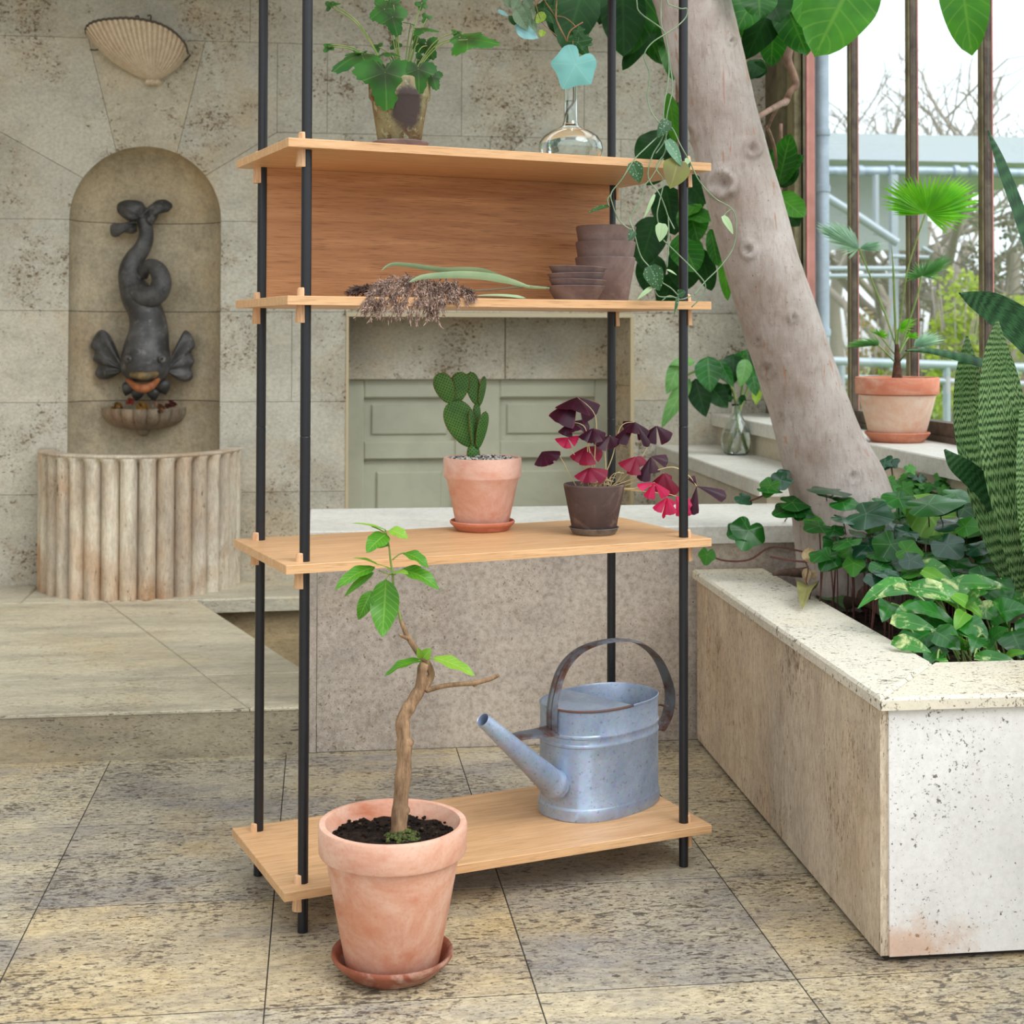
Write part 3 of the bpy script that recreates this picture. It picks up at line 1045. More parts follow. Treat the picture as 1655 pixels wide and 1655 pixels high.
for i, (bx, by, tx, ty, w, dy, fold, bend, mt, up) in enumerate([
        (626, 858, 567, 846, 12, -.02, .3, .04, 1, .9), (625, 863, 592, 893, 30, -.05, .12, .06, 0, .5), (628, 857, 660, 872, 22, -.02, .2, .10, 1, .6),
        (630, 882, 600, 888, 14, .02, .2, .03, 0, .7), (612, 914, 570, 902, 14, -.01, .3, .05, 1, .9), (606, 917, 540, 955, 24, -.05, .22, .10, 0, .6),
        (604, 925, 556, 965, 12, -.01, .25, .08, 0, .4), (652, 894, 693, 919, 24, -.03, .2, .12, 0, .7), (645, 922, 711, 955, 28, -.03, .25, .14, 0, .6),
        (634, 926, 660, 928, 16, -.06, .1, .05, 1, .6), (632, 922, 606, 912, 12, -.03, .2, .05, 1, .9), (624, 936, 618, 1030, 42, -.045, .14, -.10, 0, .1), (601, 955, 579, 1002, 22, .0, .2, .08, 0, .2),
        (682, 1068, 622, 1093, 22, -.02, .22, .10, 0, .8), (700, 1063, 769, 1093, 27, -.03, .15, .06, 1, .7), (684, 1064, 697, 1048, 16, -.01, .2, .05, 1, .3), (680, 1064, 675, 1046, 10, -.02, .3, .05, 1, .2)]):
    a, b = tp(bx, by, -.003), tp(tx, ty, dy)
    m = M()
    n_ = (cam(a) * (1 - up) + V((0, 0, 1)) * up)
    m.leaf(a, b, n_, w * k * 1.12, 'ovate', bend, fold, .05 if w > 20 else .02, 16, 6)
    m.build('leaf', LEMON2 if mt else LEMON, t, smooth=180)
MOSS = plain('moss', srgb(96, 108, 44), .95, var=srgb(58, 66, 34), vscale=120, bumpy=1.0)
m = M()
b0 = tp(646, 1384)
rnd = random.Random(9)
for i in range(120):
    a, r = rnd.random() * 6.28, rnd.random() ** .5 * .034
    p = V((b0.x + r * cos(a) + .004, b0.y + r * sin(a) - .004, c.z + H_ - .030 + .016 * (1 - r / .034)))
    s = rnd.uniform(.003, .006)
    m.ball(p, (s, s, s * .8), 6, 4, rnd.uniform(.6, 1.3))
m.build('moss', MOSS, t, smooth=180)['kind'] = 'stuff'

# ---- cactus on the third shelf
z = SHZ[2]
c = atz(779.5, 856, z)
k = mpp(c)
t = thing('terracotta_saucer', c, 'pink clay saucer under the cactus pot', 'saucer')
m = M()
r = 52 * k
m.lathe([(0, 0), (r * .78, 0), (r * .84, .003), (r * .93, .012), (r * .955, .013), (r, .017), (r * 1.01, .021), (r * .98, .0235), (r * .93, .021), (r * .86, .008), (0, .007)], c, 48)
m.build('saucer_dish', TC_PINKS, t, smooth=50)
c = c + V((0, 0, .0075))
t = thing('potted_cactus', c, 'pad cactus in a pale pink terracotta pot', 'potted plant')
H_, RT, RB = 112 * k, 62.5 * k, 42 * k
m = M()
m.lathe(rimmed_pot(c, RT, RB, H_, 33 * k, .006, .008), c, 64)
m.build('pot', TC_PINK, t, smooth=40)
m = M()
rnd = random.Random(3)
soil_disc(m, c + V((0, 0, H_ - .006)), RT - .010, .003, 40, 8, tint=(.22, .2, .19))
for i in range(420):
    a, r = rnd.random() * 6.28, sqrt(rnd.random()) * (RT - .013)
    s = rnd.uniform(.0016, .0042)
    g = rnd.choice([(.9, .92, .92), (.6, .6, .6), (1.1, 1.1, 1.06), (.10, .09, .09), (.4, .4, .43), (1, 1, .98)])
    m.ball(c + V((r * cos(a), r * sin(a), H_ - .005 + .007 * (1 - r / RT) + s * .3)), (s, s * rnd.uniform(.7, 1), s * .7), 5, 4, tuple(x * .9 for x in g))
m.build('gravel', plain('pale_gravel', srgb(214, 212, 206), .8), t, smooth=40)['kind'] = 'stuff'
CACT = N('cactus_skin')
_uv = CACT.n('ShaderNodeUVMap', uv_map='uv').outputs[0]
_mp = CACT.n('ShaderNodeMapping', {'Vector': _uv, 'Rotation': (0, 0, .78)}).outputs[0]
_vo = CACT.n('ShaderNodeTexVoronoi', {'Vector': _mp, 'Scale': 1.0, 'Randomness': .12}).outputs['Distance']
_c = CACT.mix(CACT.ramp(CACT.noise(CACT.obj(), 22, 3), .35, .65), srgb(86, 132, 58), srgb(66, 112, 50))
_c = CACT.mix(CACT.ramp(_vo, .20, .30, (1, 1, 1, 1), (0, 0, 0, 1)), _c, srgb(40, 56, 26))
CACT.pbr(CACT.tint(_c), .5, CACT.bump(CACT.ramp(_vo, .1, .5), -.2, .002), spec=.3)
CACT = CACT.m
SPINE = plain('rusty_spines', srgb(150, 78, 44), .8)
YC = c.y


def pad(bx, by, tx, ty, w, dyb, dyt, th=.014, yawn=0.0, shape='pad'):
    a, b = aty(bx, by, YC + dyb), aty(tx, ty, YC + dyt)
    d = b - a
    L = d.length
    d.normalize()
    nrm = V((sin(yawn), -cos(yawn), 0))
    nrm = (nrm - d * nrm.dot(d)).normalized()
    s = d.cross(nrm)
    W = w * k * .5
    m, sp = M(), M()
    nl, nw = 26, 18
    sh = SHAPES[shape]
    vs, fs, uvs = [], [], []
    for i in range(nl + 1):
        tt = i / nl
        ww = max(sh(tt), .02) * W
        tk = th * .5 * (max(.15, sh(tt)) ** .8)
        for j in range(nw):
            an = 2 * pi * j / nw
            x, yy = cos(an) * ww, sin(an) * tk
            vs.append(a + d * (L * tt) + s * x + nrm * yy)
            uvs.append((x / .0062 + (100 if yy < 0 else 0), L * tt / .0062))
    for i in range(nl):
        for j in range(nw):
            q = (j + 1) % nw
            fs.append((i * nw + j, i * nw + q, (i + 1) * nw + q, (i + 1) * nw + j))
    fs.append(tuple(range(nw))[::-1])
    fs.append(tuple(nl * nw + j for j in range(nw)))
    m.add(vs, fs, uvs)
    # glochid tufts along the outline
    nn = 22
    for i in range(2, nn + 1):
        tt = i / nn
        ww = max(sh(tt), .02) * W
        for q in (-1, 1):
            sp.ball(a + d * (L * tt) + s * (ww * q), .0011, 5, 4)
    p = m.build('cactus_pad', CACT, t, smooth=180)
    e = sp.build('spines', SPINE, p, smooth=180)
    e['kind'] = 'stuff'
    return p


pad(766, 750, 764, 715, 21, 0, 0, .020, .1, 'blade')
pad(762, 722, 730, 648, 52, 0, -.006, .013, -.1)
pad(729, 652, 709, 603, 34, -.006, -.012, .011, -.15)
pad(736, 652, 747, 601, 34, .0, .004, .011, .05)
pad(767, 722, 771, 650, 20, .012, .02, .010, .6)
pad(770, 654, 760, 601, 27, .018, .02, .010, .35)
pad(775, 656, 783, 608, 20, .020, .03, .009, .9)
pad(764, 720, 759, 664, 13, -.012, -.02, .010, 1.1)
pad(772, 726, 785, 665, 25, -.006, -.012, .012, .7)

# ---- purple shamrock in a dark pot
c = atz(960, 862.5, z)
k = mpp(c)
t = thing('zinc_saucer', c, 'small grey metal saucer under the dark shamrock pot', 'saucer')
ZINC = plain('dull_zinc', srgb(136, 136, 138), .42, .75, var=srgb(104, 104, 108), vscale=30, bumpy=.05)
m = M()
r = 40.5 * k
m.lathe([(0, 0), (r * .82, 0), (r * .86, .002), (r * .97, .014), (r, .0155), (r * .98, .0165), (r * .95, .015), (r * .84, .004), (0, .003)], c, 44)
m.build('saucer_dish', ZINC, t, smooth=50)
c = c + V((0, 0, .0035))
t = thing('potted_purple_shamrock', c, 'purple leaved shamrock in a dark brown tapered pot', 'potted plant')
m = M()
H_, RT, RB = 78 * k, 49.5 * k, 35 * k
m.lathe(plain_pot(RT, RB, H_), c, 56)
m.build('pot', CLAY_DARK, t, smooth=40)
m = M()
soil_disc(m, c + V((0, 0, H_ - .014)), RT - .008, .004, tint=1.3)
m.build('potting_soil', SOIL, t, smooth=180)['kind'] = 'stuff'
YO = c.y
SHAM = leafmat('dark_purple_leaf', srgb(46, 18, 34), srgb(62, 18, 38), srgb(84, 28, 60), 0, .35, .42, .22, edge=srgb(92, 26, 52))
SHAMR = leafmat('wine_red_leaf', srgb(122, 24, 52), srgb(150, 34, 66), srgb(170, 60, 90), 0, .3, .45, .4)
SHAMP = leafmat('pink_leaf', srgb(214, 36, 98), srgb(190, 40, 90), srgb(230, 90, 140), 0, .25, .45, .45)
PSTEM = plain('pale_stalk', srgb(196, 186, 128), .5, var=srgb(196, 166, 130), vscale=20)
SOIL_O = c.z + H_ - .012


def oxp(px, py, dy):
    return aty(px, py, YO + dy)


def shamrock(cx_, cy_, dy, lobes, mat, mid=None, droop=.5):
    """lobes: list of (tip x, tip y, tip depth offset, width px)"""
    ctr = oxp(cx_, cy_, dy)
    for (tx, ty, td, w) in lobes:
        m = M()
        tip = oxp(tx, ty, td)
        d = tip - ctr
        side = V((1, 0, 0)) if abs(d.normalized().x) < .8 else V((0, 0, 1))
        nn = cam(ctr) * .8 + V((0, 0, .5))
        m.leaf(ctr, tip, nn, w * k, 'deltoid', .05, -.28, .0, 10, 6)
        m.build('leaflet', mat, t, smooth=180)


stalks = []
D_ = [
    (933, 642, -.02, [(903, 684, -.05, 48), (962, 672, -.02, 46), (925, 662, -.06, 60)], SHAM, (962, 672, 957, 780)),
    (922, 682, -.03, [(912, 704, -.04, 26), (953, 690, -.02, 28), (930, 697, -.06, 24)], SHAM, (946, 692, 950, 780)),
    (958, 692, -.03, [(944, 712, -.05, 26), (976, 712, -.02, 28), (962, 715, -.06, 26)], SHAM, (950, 705, 958, 780)),
    (917, 707, -.02, [(902, 716, -.03, 22), (934, 712, -.03, 22), (917, 725, -.03, 14)], SHAMP, (920, 722, 962, 778)),
    (986, 704, .0, [(966, 722, -.02, 28), (996, 722, 0, 28)], SHAM, (978, 722, 976, 780)),
    (876, 730, -.01, [(873, 754, -.03, 20), (905, 737, -.03, 20), (886, 752, -.05, 22), (894, 745, -.05, 16)], SHAM, (902, 735, 934, 788)),
    (948, 722, -.01, [(929, 745, -.03, 26), (974, 735, 0, 30), (950, 752, -.05, 28)], SHAMR, (942, 735, 952, 780)),
    (952, 756, -.03, [(936, 776, -.05, 24), (980, 772, -.04, 30), (953, 780, -.06, 24)], SHAMR, (952, 770, 956, 782)),
    (1026, 682, .02, [(1000, 716, 0, 26), (1044, 707, .02, 26), (1048, 722, .0, 14), (1022, 700, -.01, 24), (1006, 688, .03, 18)], SHAM, (1003, 690, 970, 782)),
    (1061, 688, .04, [(1046, 714, .03, 30), (1082, 712, .04, 30)], SHAM, (1050, 715, 1000, 782)),
    (1028, 738, .0, [(1006, 756, -.02, 26), (1036, 754, -.01, 26), (1024, 768, -.03, 24), (1046, 746, .03, 20)], SHAMR, (1010, 755, 985, 785)),
    (1052, 738, .0, [(1080, 745, .0, 26), (1054, 765, -.02, 28), (1038, 778, -.02, 24)], SHAM, (1050, 760, 1000, 786)),
    (1073, 764, .01, [(1091, 800, 0, 26), (1060, 795, 0, 34), (1085, 778, .02, 18)], SHAMR, (1062, 780, 1010, 788)),
    (1058, 780, -.03, [(1032, 788, -.05, 16), (1048, 806, -.04, 20), (1078, 802, -.05, 20)], SHAMP, (1040, 782, 1005, 787)),
    (1078, 804, -.03, [(1060, 826, -.05, 18), (1086, 832, -.05, 20), (1072, 838, -.03, 6), (1088, 818, -.03, 16)], SHAMP, (1060, 785, 1008, 786)),
    (1093, 802, -.02, [(1118, 818, -.03, 24), (1104, 834, -.04, 22), (1117, 832, -.03, 18)], SHAMP, (1078, 798, 1062, 786)),
    (1126, 786, -.02, [(1174, 803, -.03, 24), (1119, 832, -.03, 20), (1117, 770, -.02, 14)], SHAM, None),
]
st = M()
for cx_, cy_, dy, lobes, mat, mid in D_:
    shamrock(cx_, cy_, dy, lobes, mat)
    if mid:
        mx, my, bx, by = mid
        base = V((aty(bx, by, YO).x, YO + dy * .5 + .006, SOIL_O))
        if abs(base.x - c.x) > RT * .7:
            base.x = c.x + (RT * .7) * (1 if base.x > c.x else -1)
        q = spl([tuple(base), tuple(oxp((mx + bx) / 2 + 2, (my + min(by, 785)) / 2 + 6, dy * .7)), tuple(oxp(mx, my, dy)), tuple(oxp(cx_, cy_, dy))], 6)
        st.tube(q, [.0014 - .0006 * i / len(q) for i in range(len(q))], 6)
q = spl([tuple(V((c.x + .03, YO, SOIL_O))), tuple(oxp(1040, 768, -.01)), tuple(oxp(1085, 755, -.02)), tuple(oxp(1112, 768, -.02)), tuple(oxp(1126, 786, -.02))], 6)
st.tube(q, .0013, 6)
rnd = random.Random(8)
for i in range(26):
    a = rnd.uniform(0, 6.28)
    r = rnd.uniform(.005, RT * .75)
    b0 = V((c.x + r * cos(a) * .9 + .012, YO + r * sin(a) * .6, SOIL_O))
    e = b0 + V((rnd.uniform(-.03, .055), rnd.uniform(-.03, .03), rnd.uniform(.012, .04)))
    mid_ = (b0 + e) / 2 + V((0, 0, rnd.uniform(.004, .02)))
    q = spl([tuple(b0), tuple(mid_), tuple(e)], 5)
    st.tube(q, .0009, 5)
st.build('stalks', PSTEM, t, smooth=180)

# ---- watering can on the bottom shelf
z = SHZ[3]
CA = radians(37)
CU, CV = V((cos(CA), sin(CA), 0)), V((-sin(CA), cos(CA), 0))
c = V((.660, 3.447, z))
ZINCB = N('galvanised_steel')
_p = ZINCB.obj()
_n = ZINCB.noise(_p, 9, 5, .62, .4)
_vo = ZINCB.n('ShaderNodeTexVoronoi', {'Vector': _p, 'Scale': 130.0}).outputs['Color']
_c = ZINCB.mix(ZINCB.ramp(_n, .35, .68), srgb(166, 182, 206), srgb(134, 152, 180))
_c = ZINCB.mix(.08, _c, _vo, 'OVERLAY')
_c = ZINCB.mix(ZINCB.math('MULTIPLY', ZINCB.ramp(ZINCB.noise(_p, 120, 3, .6), .60, .68), .5), _c, srgb(96, 104, 116))
_hs = ZINCB.n('ShaderNodeHueSaturation', {'Saturation': .9, 'Color': _c}).outputs[0]
ZINCB.pbr(ZINCB.tint(_hs), .42, ZINCB.bump(_n, .08, .01), .45, .5)
ZINCB = ZINCB.m
RUST = plain('rusty_edge_steel', srgb(112, 74, 58), .7, .2, var=srgb(84, 78, 82), vscale=40, bumpy=.2)
can = thing('watering_can', c, 'oval galvanised watering can with a long spout on the bottom shelf', 'watering can')
CA_, CB_, CH = .162, .109, .250
m = M()
prof = [(0, .002), (.97, .002), (1.0, .0), (1.012, .003), (1.012, .026), (1.0, .029), (.992, .031), (.985, .165), (.998, .168), (.998, .172), (.985, .175), (.985, .186), (.998, .189), (.998, .193), (.984, .196), (.982, CH - .003), (.995, CH - .002), (.997, CH + .002), (.985, CH + .003), (.968, CH - .002), (.965, .02), (0, .02)]


def oval(prof, n=72, p=2.35):
    vs, fs, idx = [], [], []
    for r, zz_ in prof:
        if r == 0:
            idx.append([len(vs)])
            vs.append(c + V((0, 0, zz_)))
            continue
        row = []
        for i in range(n):
            a = 2 * pi * i / n
            ca, sa = cos(a), sin(a)
            rr = (abs(ca) ** p + abs(sa) ** p) ** (-1 / p)
            row.append(len(vs))
            vs.append(c + CU * (r * CA_ * ca * rr) + CV * (r * CB_ * sa * rr) + V((0, 0, zz_)))
        idx.append(row)
    for A, B in zip(idx[:-1], idx[1:]):
        for i in range(n):
            j = (i + 1) % n
            if len(A) == 1:
                fs.append((A[0], B[j], B[i]))
            elif len(B) == 1:
                fs.append((A[i], A[j], B[0]))
            else:
                fs.append((A[i], A[j], B[j], B[i]))
    return vs, fs


m.add(*oval(prof))
m.build('can_body', ZINCB, can, smooth=30)


def cp(px, py, off=0.0):
    """pixel onto the upright plane through the can's long axis"""
    r_ = ray(px, py)
    o_ = c + CV * off
    return CAM + r_ * ((o_ - CAM).dot(CV) / r_.dot(CV))


# half lid over the spout end
m = M()
vs = []
n = 40
for zz_ in (CH - .004, CH + .0005):
    for i in range(n + 1):
        a = pi / 2 + pi * i / n
        ca, sa = cos(a), sin(a)
        rr = (abs(ca) ** 2.35 + abs(sa) ** 2.35) ** (-1 / 2.35)
        vs.append(c + CU * (.97 * CA_ * ca * rr) + CV * (.97 * CB_ * sa * rr) + V((0, 0, zz_ + .010 * (1 - abs(sa)) * 0)))
W = n + 1
fs = [tuple(range(W))[::-1], tuple(W + i for i in range(W))] + [(i, i + 1, W + i + 1, W + i) for i in range(n)] + [(n, 0, W, W + n)]
m.add(vs, fs, None, 1.1)
m.build('half_lid', ZINCB, can, smooth=0)
m = M()
q = [c + CU * (.99 * CA_ * cos(a) * rr) + CV * (.99 * CB_ * sin(a) * rr) + V((0, 0, CH + .001)) for a in [pi / 2 + 1.4 + 1.72 * i / 20 for i in range(21)] for rr in [(abs(cos(a)) ** 2.35 + abs(sin(a)) ** 2.35) ** (-1 / 2.35)]]
m.tube(q, .0028, 8)
m.build('rusty_rim', RUST, can, smooth=180)
# spout
a, b = cp(896, 1268, -.02), cp(780, 1163, -.02)
m = M()
d = (b - a).normalized()
rb_, rt_ = .031, .0155
L_ = (b - a).length
rot_ = d.to_track_quat('Z', 'Y').to_matrix()
m.lathe([(rb_ * .9, -.02), (rb_ * 1.10, .0), (rb_ * 1.12, .006), (rb_ * 1.0, .012), (rb_ * .97, .03), (.023, L_ * .5), (rt_, L_ - .001), (rt_ * .96, L_), (rt_ * .90, L_ - .001), (rt_ * .88, L_ - .02), (.019, L_ * .5), (0, L_ * .4)], a, 32, tilt=rot_)
m.build('spout', ZINCB, can, smooth=40)
# handle: broad strap over the top, down to both ends
hp = spl([tuple(cp(x, y)) for x, y in ((891, 1182), (891, 1150), (896, 1118), (908, 1082), (930, 1055), (960, 1040), (1000, 1034), (1035, 1040), (1062, 1062), (1079, 1098), (1084, 1128), (1078, 1160), (1067, 1180))], 5)


def strap(m, pts, w, th, side):
    pts = [V(p) for p in pts]
    vs, fs = [], []
    for i, p in enumerate(pts):
        tg = (pts[min(i + 1, len(pts) - 1)] - pts[max(i - 1, 0)]).normalized()
        nn = side.cross(tg).normalized()
        ww = w[i] if isinstance(w, list) else w
        prof_ = [(-ww, th), (-ww * .8, 0), (-ww * .3, -th * 1.5), (0, -th * .6), (ww * .3, -th * 1.5), (ww * .8, 0), (ww, th), (ww * .8, th * 1.2), (0, th * .4), (-ww * .8, th * 1.2)]
        for x, y in prof_:
            vs.append(p + side * x + nn * y)
    kk = 10
    for i in range(len(pts) - 1):
        for j in range(kk):
            l = (j + 1) % kk
            fs.append((i * kk + j, i * kk + l, (i + 1) * kk + l, (i + 1) * kk + j))
    fs.append(tuple(range(kk))[::-1])
    fs.append(tuple((len(pts) - 1) * kk + j for j in range(kk)))
    m.add(vs, fs)


m = M()
strap(m, hp, .0175, .0022, CV)
HANDLE = N('worn_handle_steel')
_p = HANDLE.obj()
_c = HANDLE.mix(HANDLE.ramp(HANDLE.noise(_p, 18, 5, .65), .45, .62), srgb(118, 124, 134), srgb(98, 66, 54))
HANDLE.pbr(_c, .4, HANDLE.bump(HANDLE.noise(_p, 50, 4), .1, .004), .6)
HANDLE = HANDLE.m
h_ = m.build('handle', HANDLE, can, smooth=40)
h_['label'] = 'rusty strap handle arched over the can'
m = M()
q = spl([tuple(cp(x, y)) for x, y in ((827, 1191), (850, 1187), (872, 1184), (900, 1178))], 4)
strap(m, q, [.015 + .009 * i / len(q) for i in range(len(q))], .0018, (CV + V((0, 0, .35))).normalized())
m.build('brace', HANDLE, can, smooth=40)
m = M()
q = [cp(1068, 1140), cp(1078, 1141)]
strap(m, [tuple(p) for p in q], .010, .002, CV)
m.build('brace', HANDLE, can, smooth=40)
# ------------------------------------------------------------------ things on the two upper boards
def project(p):
    d = V(p) - CAM
    x, y, z = d.x * cos(YAW) - d.y * sin(YAW), d.x * sin(YAW) + d.y * cos(YAW), d.z
    yy, zz_ = y * cos(PIT) + z * sin(PIT), -y * sin(PIT) + z * cos(PIT)
    a, b_ = FOC * x / yy, -FOC * zz_ / yy
    return PCX + a * cos(ROL) - b_ * sin(ROL), PCY + a * sin(ROL) + b_ * cos(ROL)


def su(px, v, z):
    """point on a board at depth v that appears at pixel column px"""
    lo, hi = -.1, 1.1
    for _ in range(40):
        mid_ = (lo + hi) / 2
        if project(S(mid_, v, z))[0] < px:
            lo = mid_
        else:
            hi = mid_
    return S(lo, v, z)


def pxdir(dx, dy):
    """a pixel direction as a world direction facing the camera"""
    return (V((cos(YAW), -sin(YAW), 0)) * dx + V((0, 0, -1)) * dy).normalized()


# ---- geranium
z = SHZ[0]
c = su(647, .085, z)
k = mpp(c)
t = thing('clay_saucer', c, 'flat grey clay saucer under the mossy geranium pot', 'saucer')
m = M()
r = 46 * k
m.lathe([(0, 0), (r * .86, 0), (r * .98, .010), (r, .014), (r * .97, .0155), (r * .93, .014), (r * .84, .005), (0, .004)], c, 44)
m.build('saucer_dish', CLAY_LILAC, t, smooth=50)
c = c + V((-.002, 0, .0045))
t = thing('potted_geranium', c, 'scented geranium in a mossy weathered clay pot on the top board', 'potted plant')
H_, RT, RB = 110 * k, 50 * k, 34 * k
MOSSY = N('mossy_clay')
_p = MOSSY.obj()
_c = MOSSY.mix(MOSSY.ramp(MOSSY.noise(_p, 16, 5, .65), .35, .6), srgb(150, 148, 112), srgb(122, 104, 74))
_c = MOSSY.mix(MOSSY.ramp(MOSSY.noise(_p, 26, 6, .7, .5), .52, .62), _c, srgb(104, 74, 48))
_c = MOSSY.mix(MOSSY.math('MULTIPLY', MOSSY.ramp(MOSSY.noise(_p, 55, 4, .6), .56, .62), .7), _c, srgb(170, 174, 140))
# dark damp patch on the side that faces the room
_g = MOSSY.n('ShaderNodeMapping', {'Vector': _p, 'Location': (-.012, .046, -.052), 'Scale': (1.05, 1, .62)}).outputs[0]
_l = MOSSY.n('ShaderNodeVectorMath', {0: _g}, operation='LENGTH').outputs['Value']
_l = MOSSY.math('ADD', _l, MOSSY.math('MULTIPLY', MOSSY.math('SUBTRACT', MOSSY.noise(_p, 34, 6, .7), .3), .035))
_c = MOSSY.mix(MOSSY.ramp(_l, .036, .046, (1, 1, 1, 1), (0, 0, 0, 1)), _c, srgb(78, 68, 66))
MOSSY.pbr(_c, .85, MOSSY.bump(MOSSY.noise(_p, 60, 5, .7), .35, .004), spec=.25)
MOSSY = MOSSY.m
m = M()
m.lathe(rimmed_pot(c, RT, RB, H_, 32 * k, .005, .006), c, 56)
m.build('pot', MOSSY, t, smooth=40)
m = M()
soil_disc(m, c + V((0, 0, H_ - .012)), RT - .008, .004, tint=.6)
m.build('potting_soil', SOIL, t, smooth=180)['kind'] = 'stuff'
GER = leafmat('geranium_leaf', srgb(54, 108, 34), srgb(34, 84, 30), srgb(120, 150, 70), 0, .0, .55, .22)
# dark zone in the middle of each leaf
_b = GER.node_tree
YG = c.y


def gp(px, py, dy=0.0):
    return aty(px, py, YG + dy)


def ger_r(a):
    a = (a + pi) % (2 * pi) - pi
    lob = .78 + .22 * cos(a * 3.6) if abs(a) < 2.6 else .5
    env = .62 + .38 * cos(a / 2) ** 1.2
    teeth = .045 * sin(a * 24)
    back = 1 - .75 * exp(-((abs(a) - pi) / .32) ** 2)
    return max(.1, (lob * env + teeth) * back)


def mk_zone(mat, dark):
    nt = mat.node_tree
    b_ = N.__new__(N)
    b_.m, b_.t = mat, nt
    uv = b_.n('ShaderNodeUVMap', uv_map='uv').outputs[0]
    ln = b_.n('ShaderNodeVectorMath', {0: uv}, operation='LENGTH').outputs['Value']
    ln = b_.math('ADD', ln, b_.math('MULTIPLY', b_.noise(uv, 5, 3), .35))
    pr = [n_ for n_ in nt.nodes if n_.type == 'BSDF_PRINCIPLED'][0]
    src = pr.inputs['Base Color'].links[0].from_socket
    ang = b_.n('ShaderNodeSeparateXYZ', {0: uv})
    at = b_.math('ARCTAN2', ang.outputs[0], ang.outputs[1])
    vein = b_.ramp(b_.math('ABSOLUTE', b_.math('SINE', b_.math('MULTIPLY', at, 2.5))), .02, .10, (1, 1, 1, 1), (0, 0, 0, 1))
    c_ = b_.mix(b_.math('MULTIPLY', b_.ramp(ln, .38, .72, (1, 1, 1, 1), (0, 0, 0, 1)), .75), src, dark)
    c_ = b_.mix(b_.math('MULTIPLY', vein, .35), c_, srgb(128, 150, 84))
    nt.links.new(c_, pr.inputs['Base Color'])


mk_zone(GER, srgb(44, 48, 28))
stm = M()
for (cx_, cy_, tx, ty, tilt, cup, dy, sx_, sy_) in [
        (622, 117, 627, 177, .15, -.18, -.075, 650, 112), (676, 112, 678, 151, .2, -.22, -.06, 660, 108), (699, 124, 706, 146, .3, -.2, -.03, 668, 108),
        (634, 27, 643, 58, .2, -.2, -.03, 652, 100), (621, 14, 598, 30, .3, -.15, .0, 648, 100), (636, 8, 652, 20, .3, -.15, .02, 650, 100), (630, 12, 606, 0, .4, -.1, .03, 648, 100),
        (664, 38, 652, 46, .8, -.15, -.01, 655, 95), (680, 46, 712, 54, .72, -.25, -.03, 656, 96), (756, 64, 800, 96, .62, -.18, -.02, 660, 90), (744, 60, 729, 74, .5, -.1, -.01, 660, 94),
        (738, 52, 735, 44, .6, -.1, .0, 662, 92), (690, 74, 702, 96, .1, -.1, .05, 664, 92), (676, 70, 668, 56, .2, -.1, .06, 660, 96), (584, 88, 549, 130, .65, -.3, -.01, 640, 104), (578, 84, 596, 78, .8, -.1, .0, 640, 104),
        (630, 86, 648, 93, .7, -.2, -.02, 648, 104), (622, 86, 606, 90, .7, -.2, -.02, 648, 104), (650, 104, 640, 110, .5, -.2, -.04, 655, 108), (678, 97, 694, 96, .2, -.15, .01, 662, 106),
        (682, 4, 690, 14, .3, -.1, .01, 656, 90), (681, 8, 672, 4, .3, -.1, .01, 656, 90), (534, 10, 527, 3, .3, -.1, .03, 632, 84), (537, 6, 551, 6, .6, -.1, .03, 632, 84), (531, 76, 524, 86, .4, -.1, .03, 628, 96), (534, 72, 548, 68, .7, -.1, .03, 628, 96),
        (612, 76, 604, 72, .4, -.2, .02, 645, 104), (640, 74, 636, 62, .3, -.2, .03, 650, 104), (600, 112, 586, 118, .4, -.2, .0, 640, 112), (660, 118, 655, 126, .4, -.2, .0, 655, 112), (690, 30, 684, 20, .3, -.2, .02, 660, 96)]:
    a, tip = gp(cx_, cy_, dy), gp(tx, ty, dy)
    R = (tip - a).length
    R = max(R, .016)
    m = M()
    nn = cam(a) * (1 - tilt) + V((0, 0, 1)) * tilt + V((random.uniform(-.2, .2), 0, 0))
    up = (tip - a)
    m.polar(a, up, nn, R / max(.5, ger_r(0)), ger_r, 64, 5, cup, .05, random.uniform(.85, 1.15))
    m.build('leaf', GER, t, smooth=180)
    b0 = gp(sx_, sy_ + 8, 0)
    q = spl([tuple(V((c.x + (b0.x - c.x) * .6, YG, c.z + H_ - .014))), tuple((b0 + a) / 2 + V((0, .006, .006 + .02 * abs(a.x - b0.x)))), tuple(a)], 7)
    stm.tube(q, [.0016 - .0006 * i / len(q) for i in range(len(q))], 6)
stm.build('stems', GSTEM, t, smooth=180)

# ---- glass flask with cuttings
c = su(922, .135, z)
k = mpp(c)
b = N('clear_glass')
CLEAR = b.done(b.n('ShaderNodeBsdfGlass', {'Color': (.97, .99, .985, 1), 'Roughness': 0.0, 'IOR': 1.46}).outputs[0])
b = N('water')
WATER = b.done(b.n('ShaderNodeBsdfGlass', {'Color': (.97, .99, .98, 1), 'Roughness': 0.0, 'IOR': 1.33}).outputs[0])
t = thing('glass_flask', c, 'round bottomed clear glass flask with a slim neck on the top board', 'vase')
R, rn, hs, ht = 52.5 * k, 11 * k, 60 * k, 190 * k
outer = [(0, 0), (R * .62, .0005), (R * .80, .006), (R * .95, .018), (R, .032), (R * .965, .046), (R * .84, .060), (R * .62, .071), (R * .40, .078), (rn * 1.25, .085), (rn * 1.02, .096), (rn, .12), (rn, ht - .006), (rn * 1.04, ht - .001), (rn * .98, ht)]
w_ = .0022
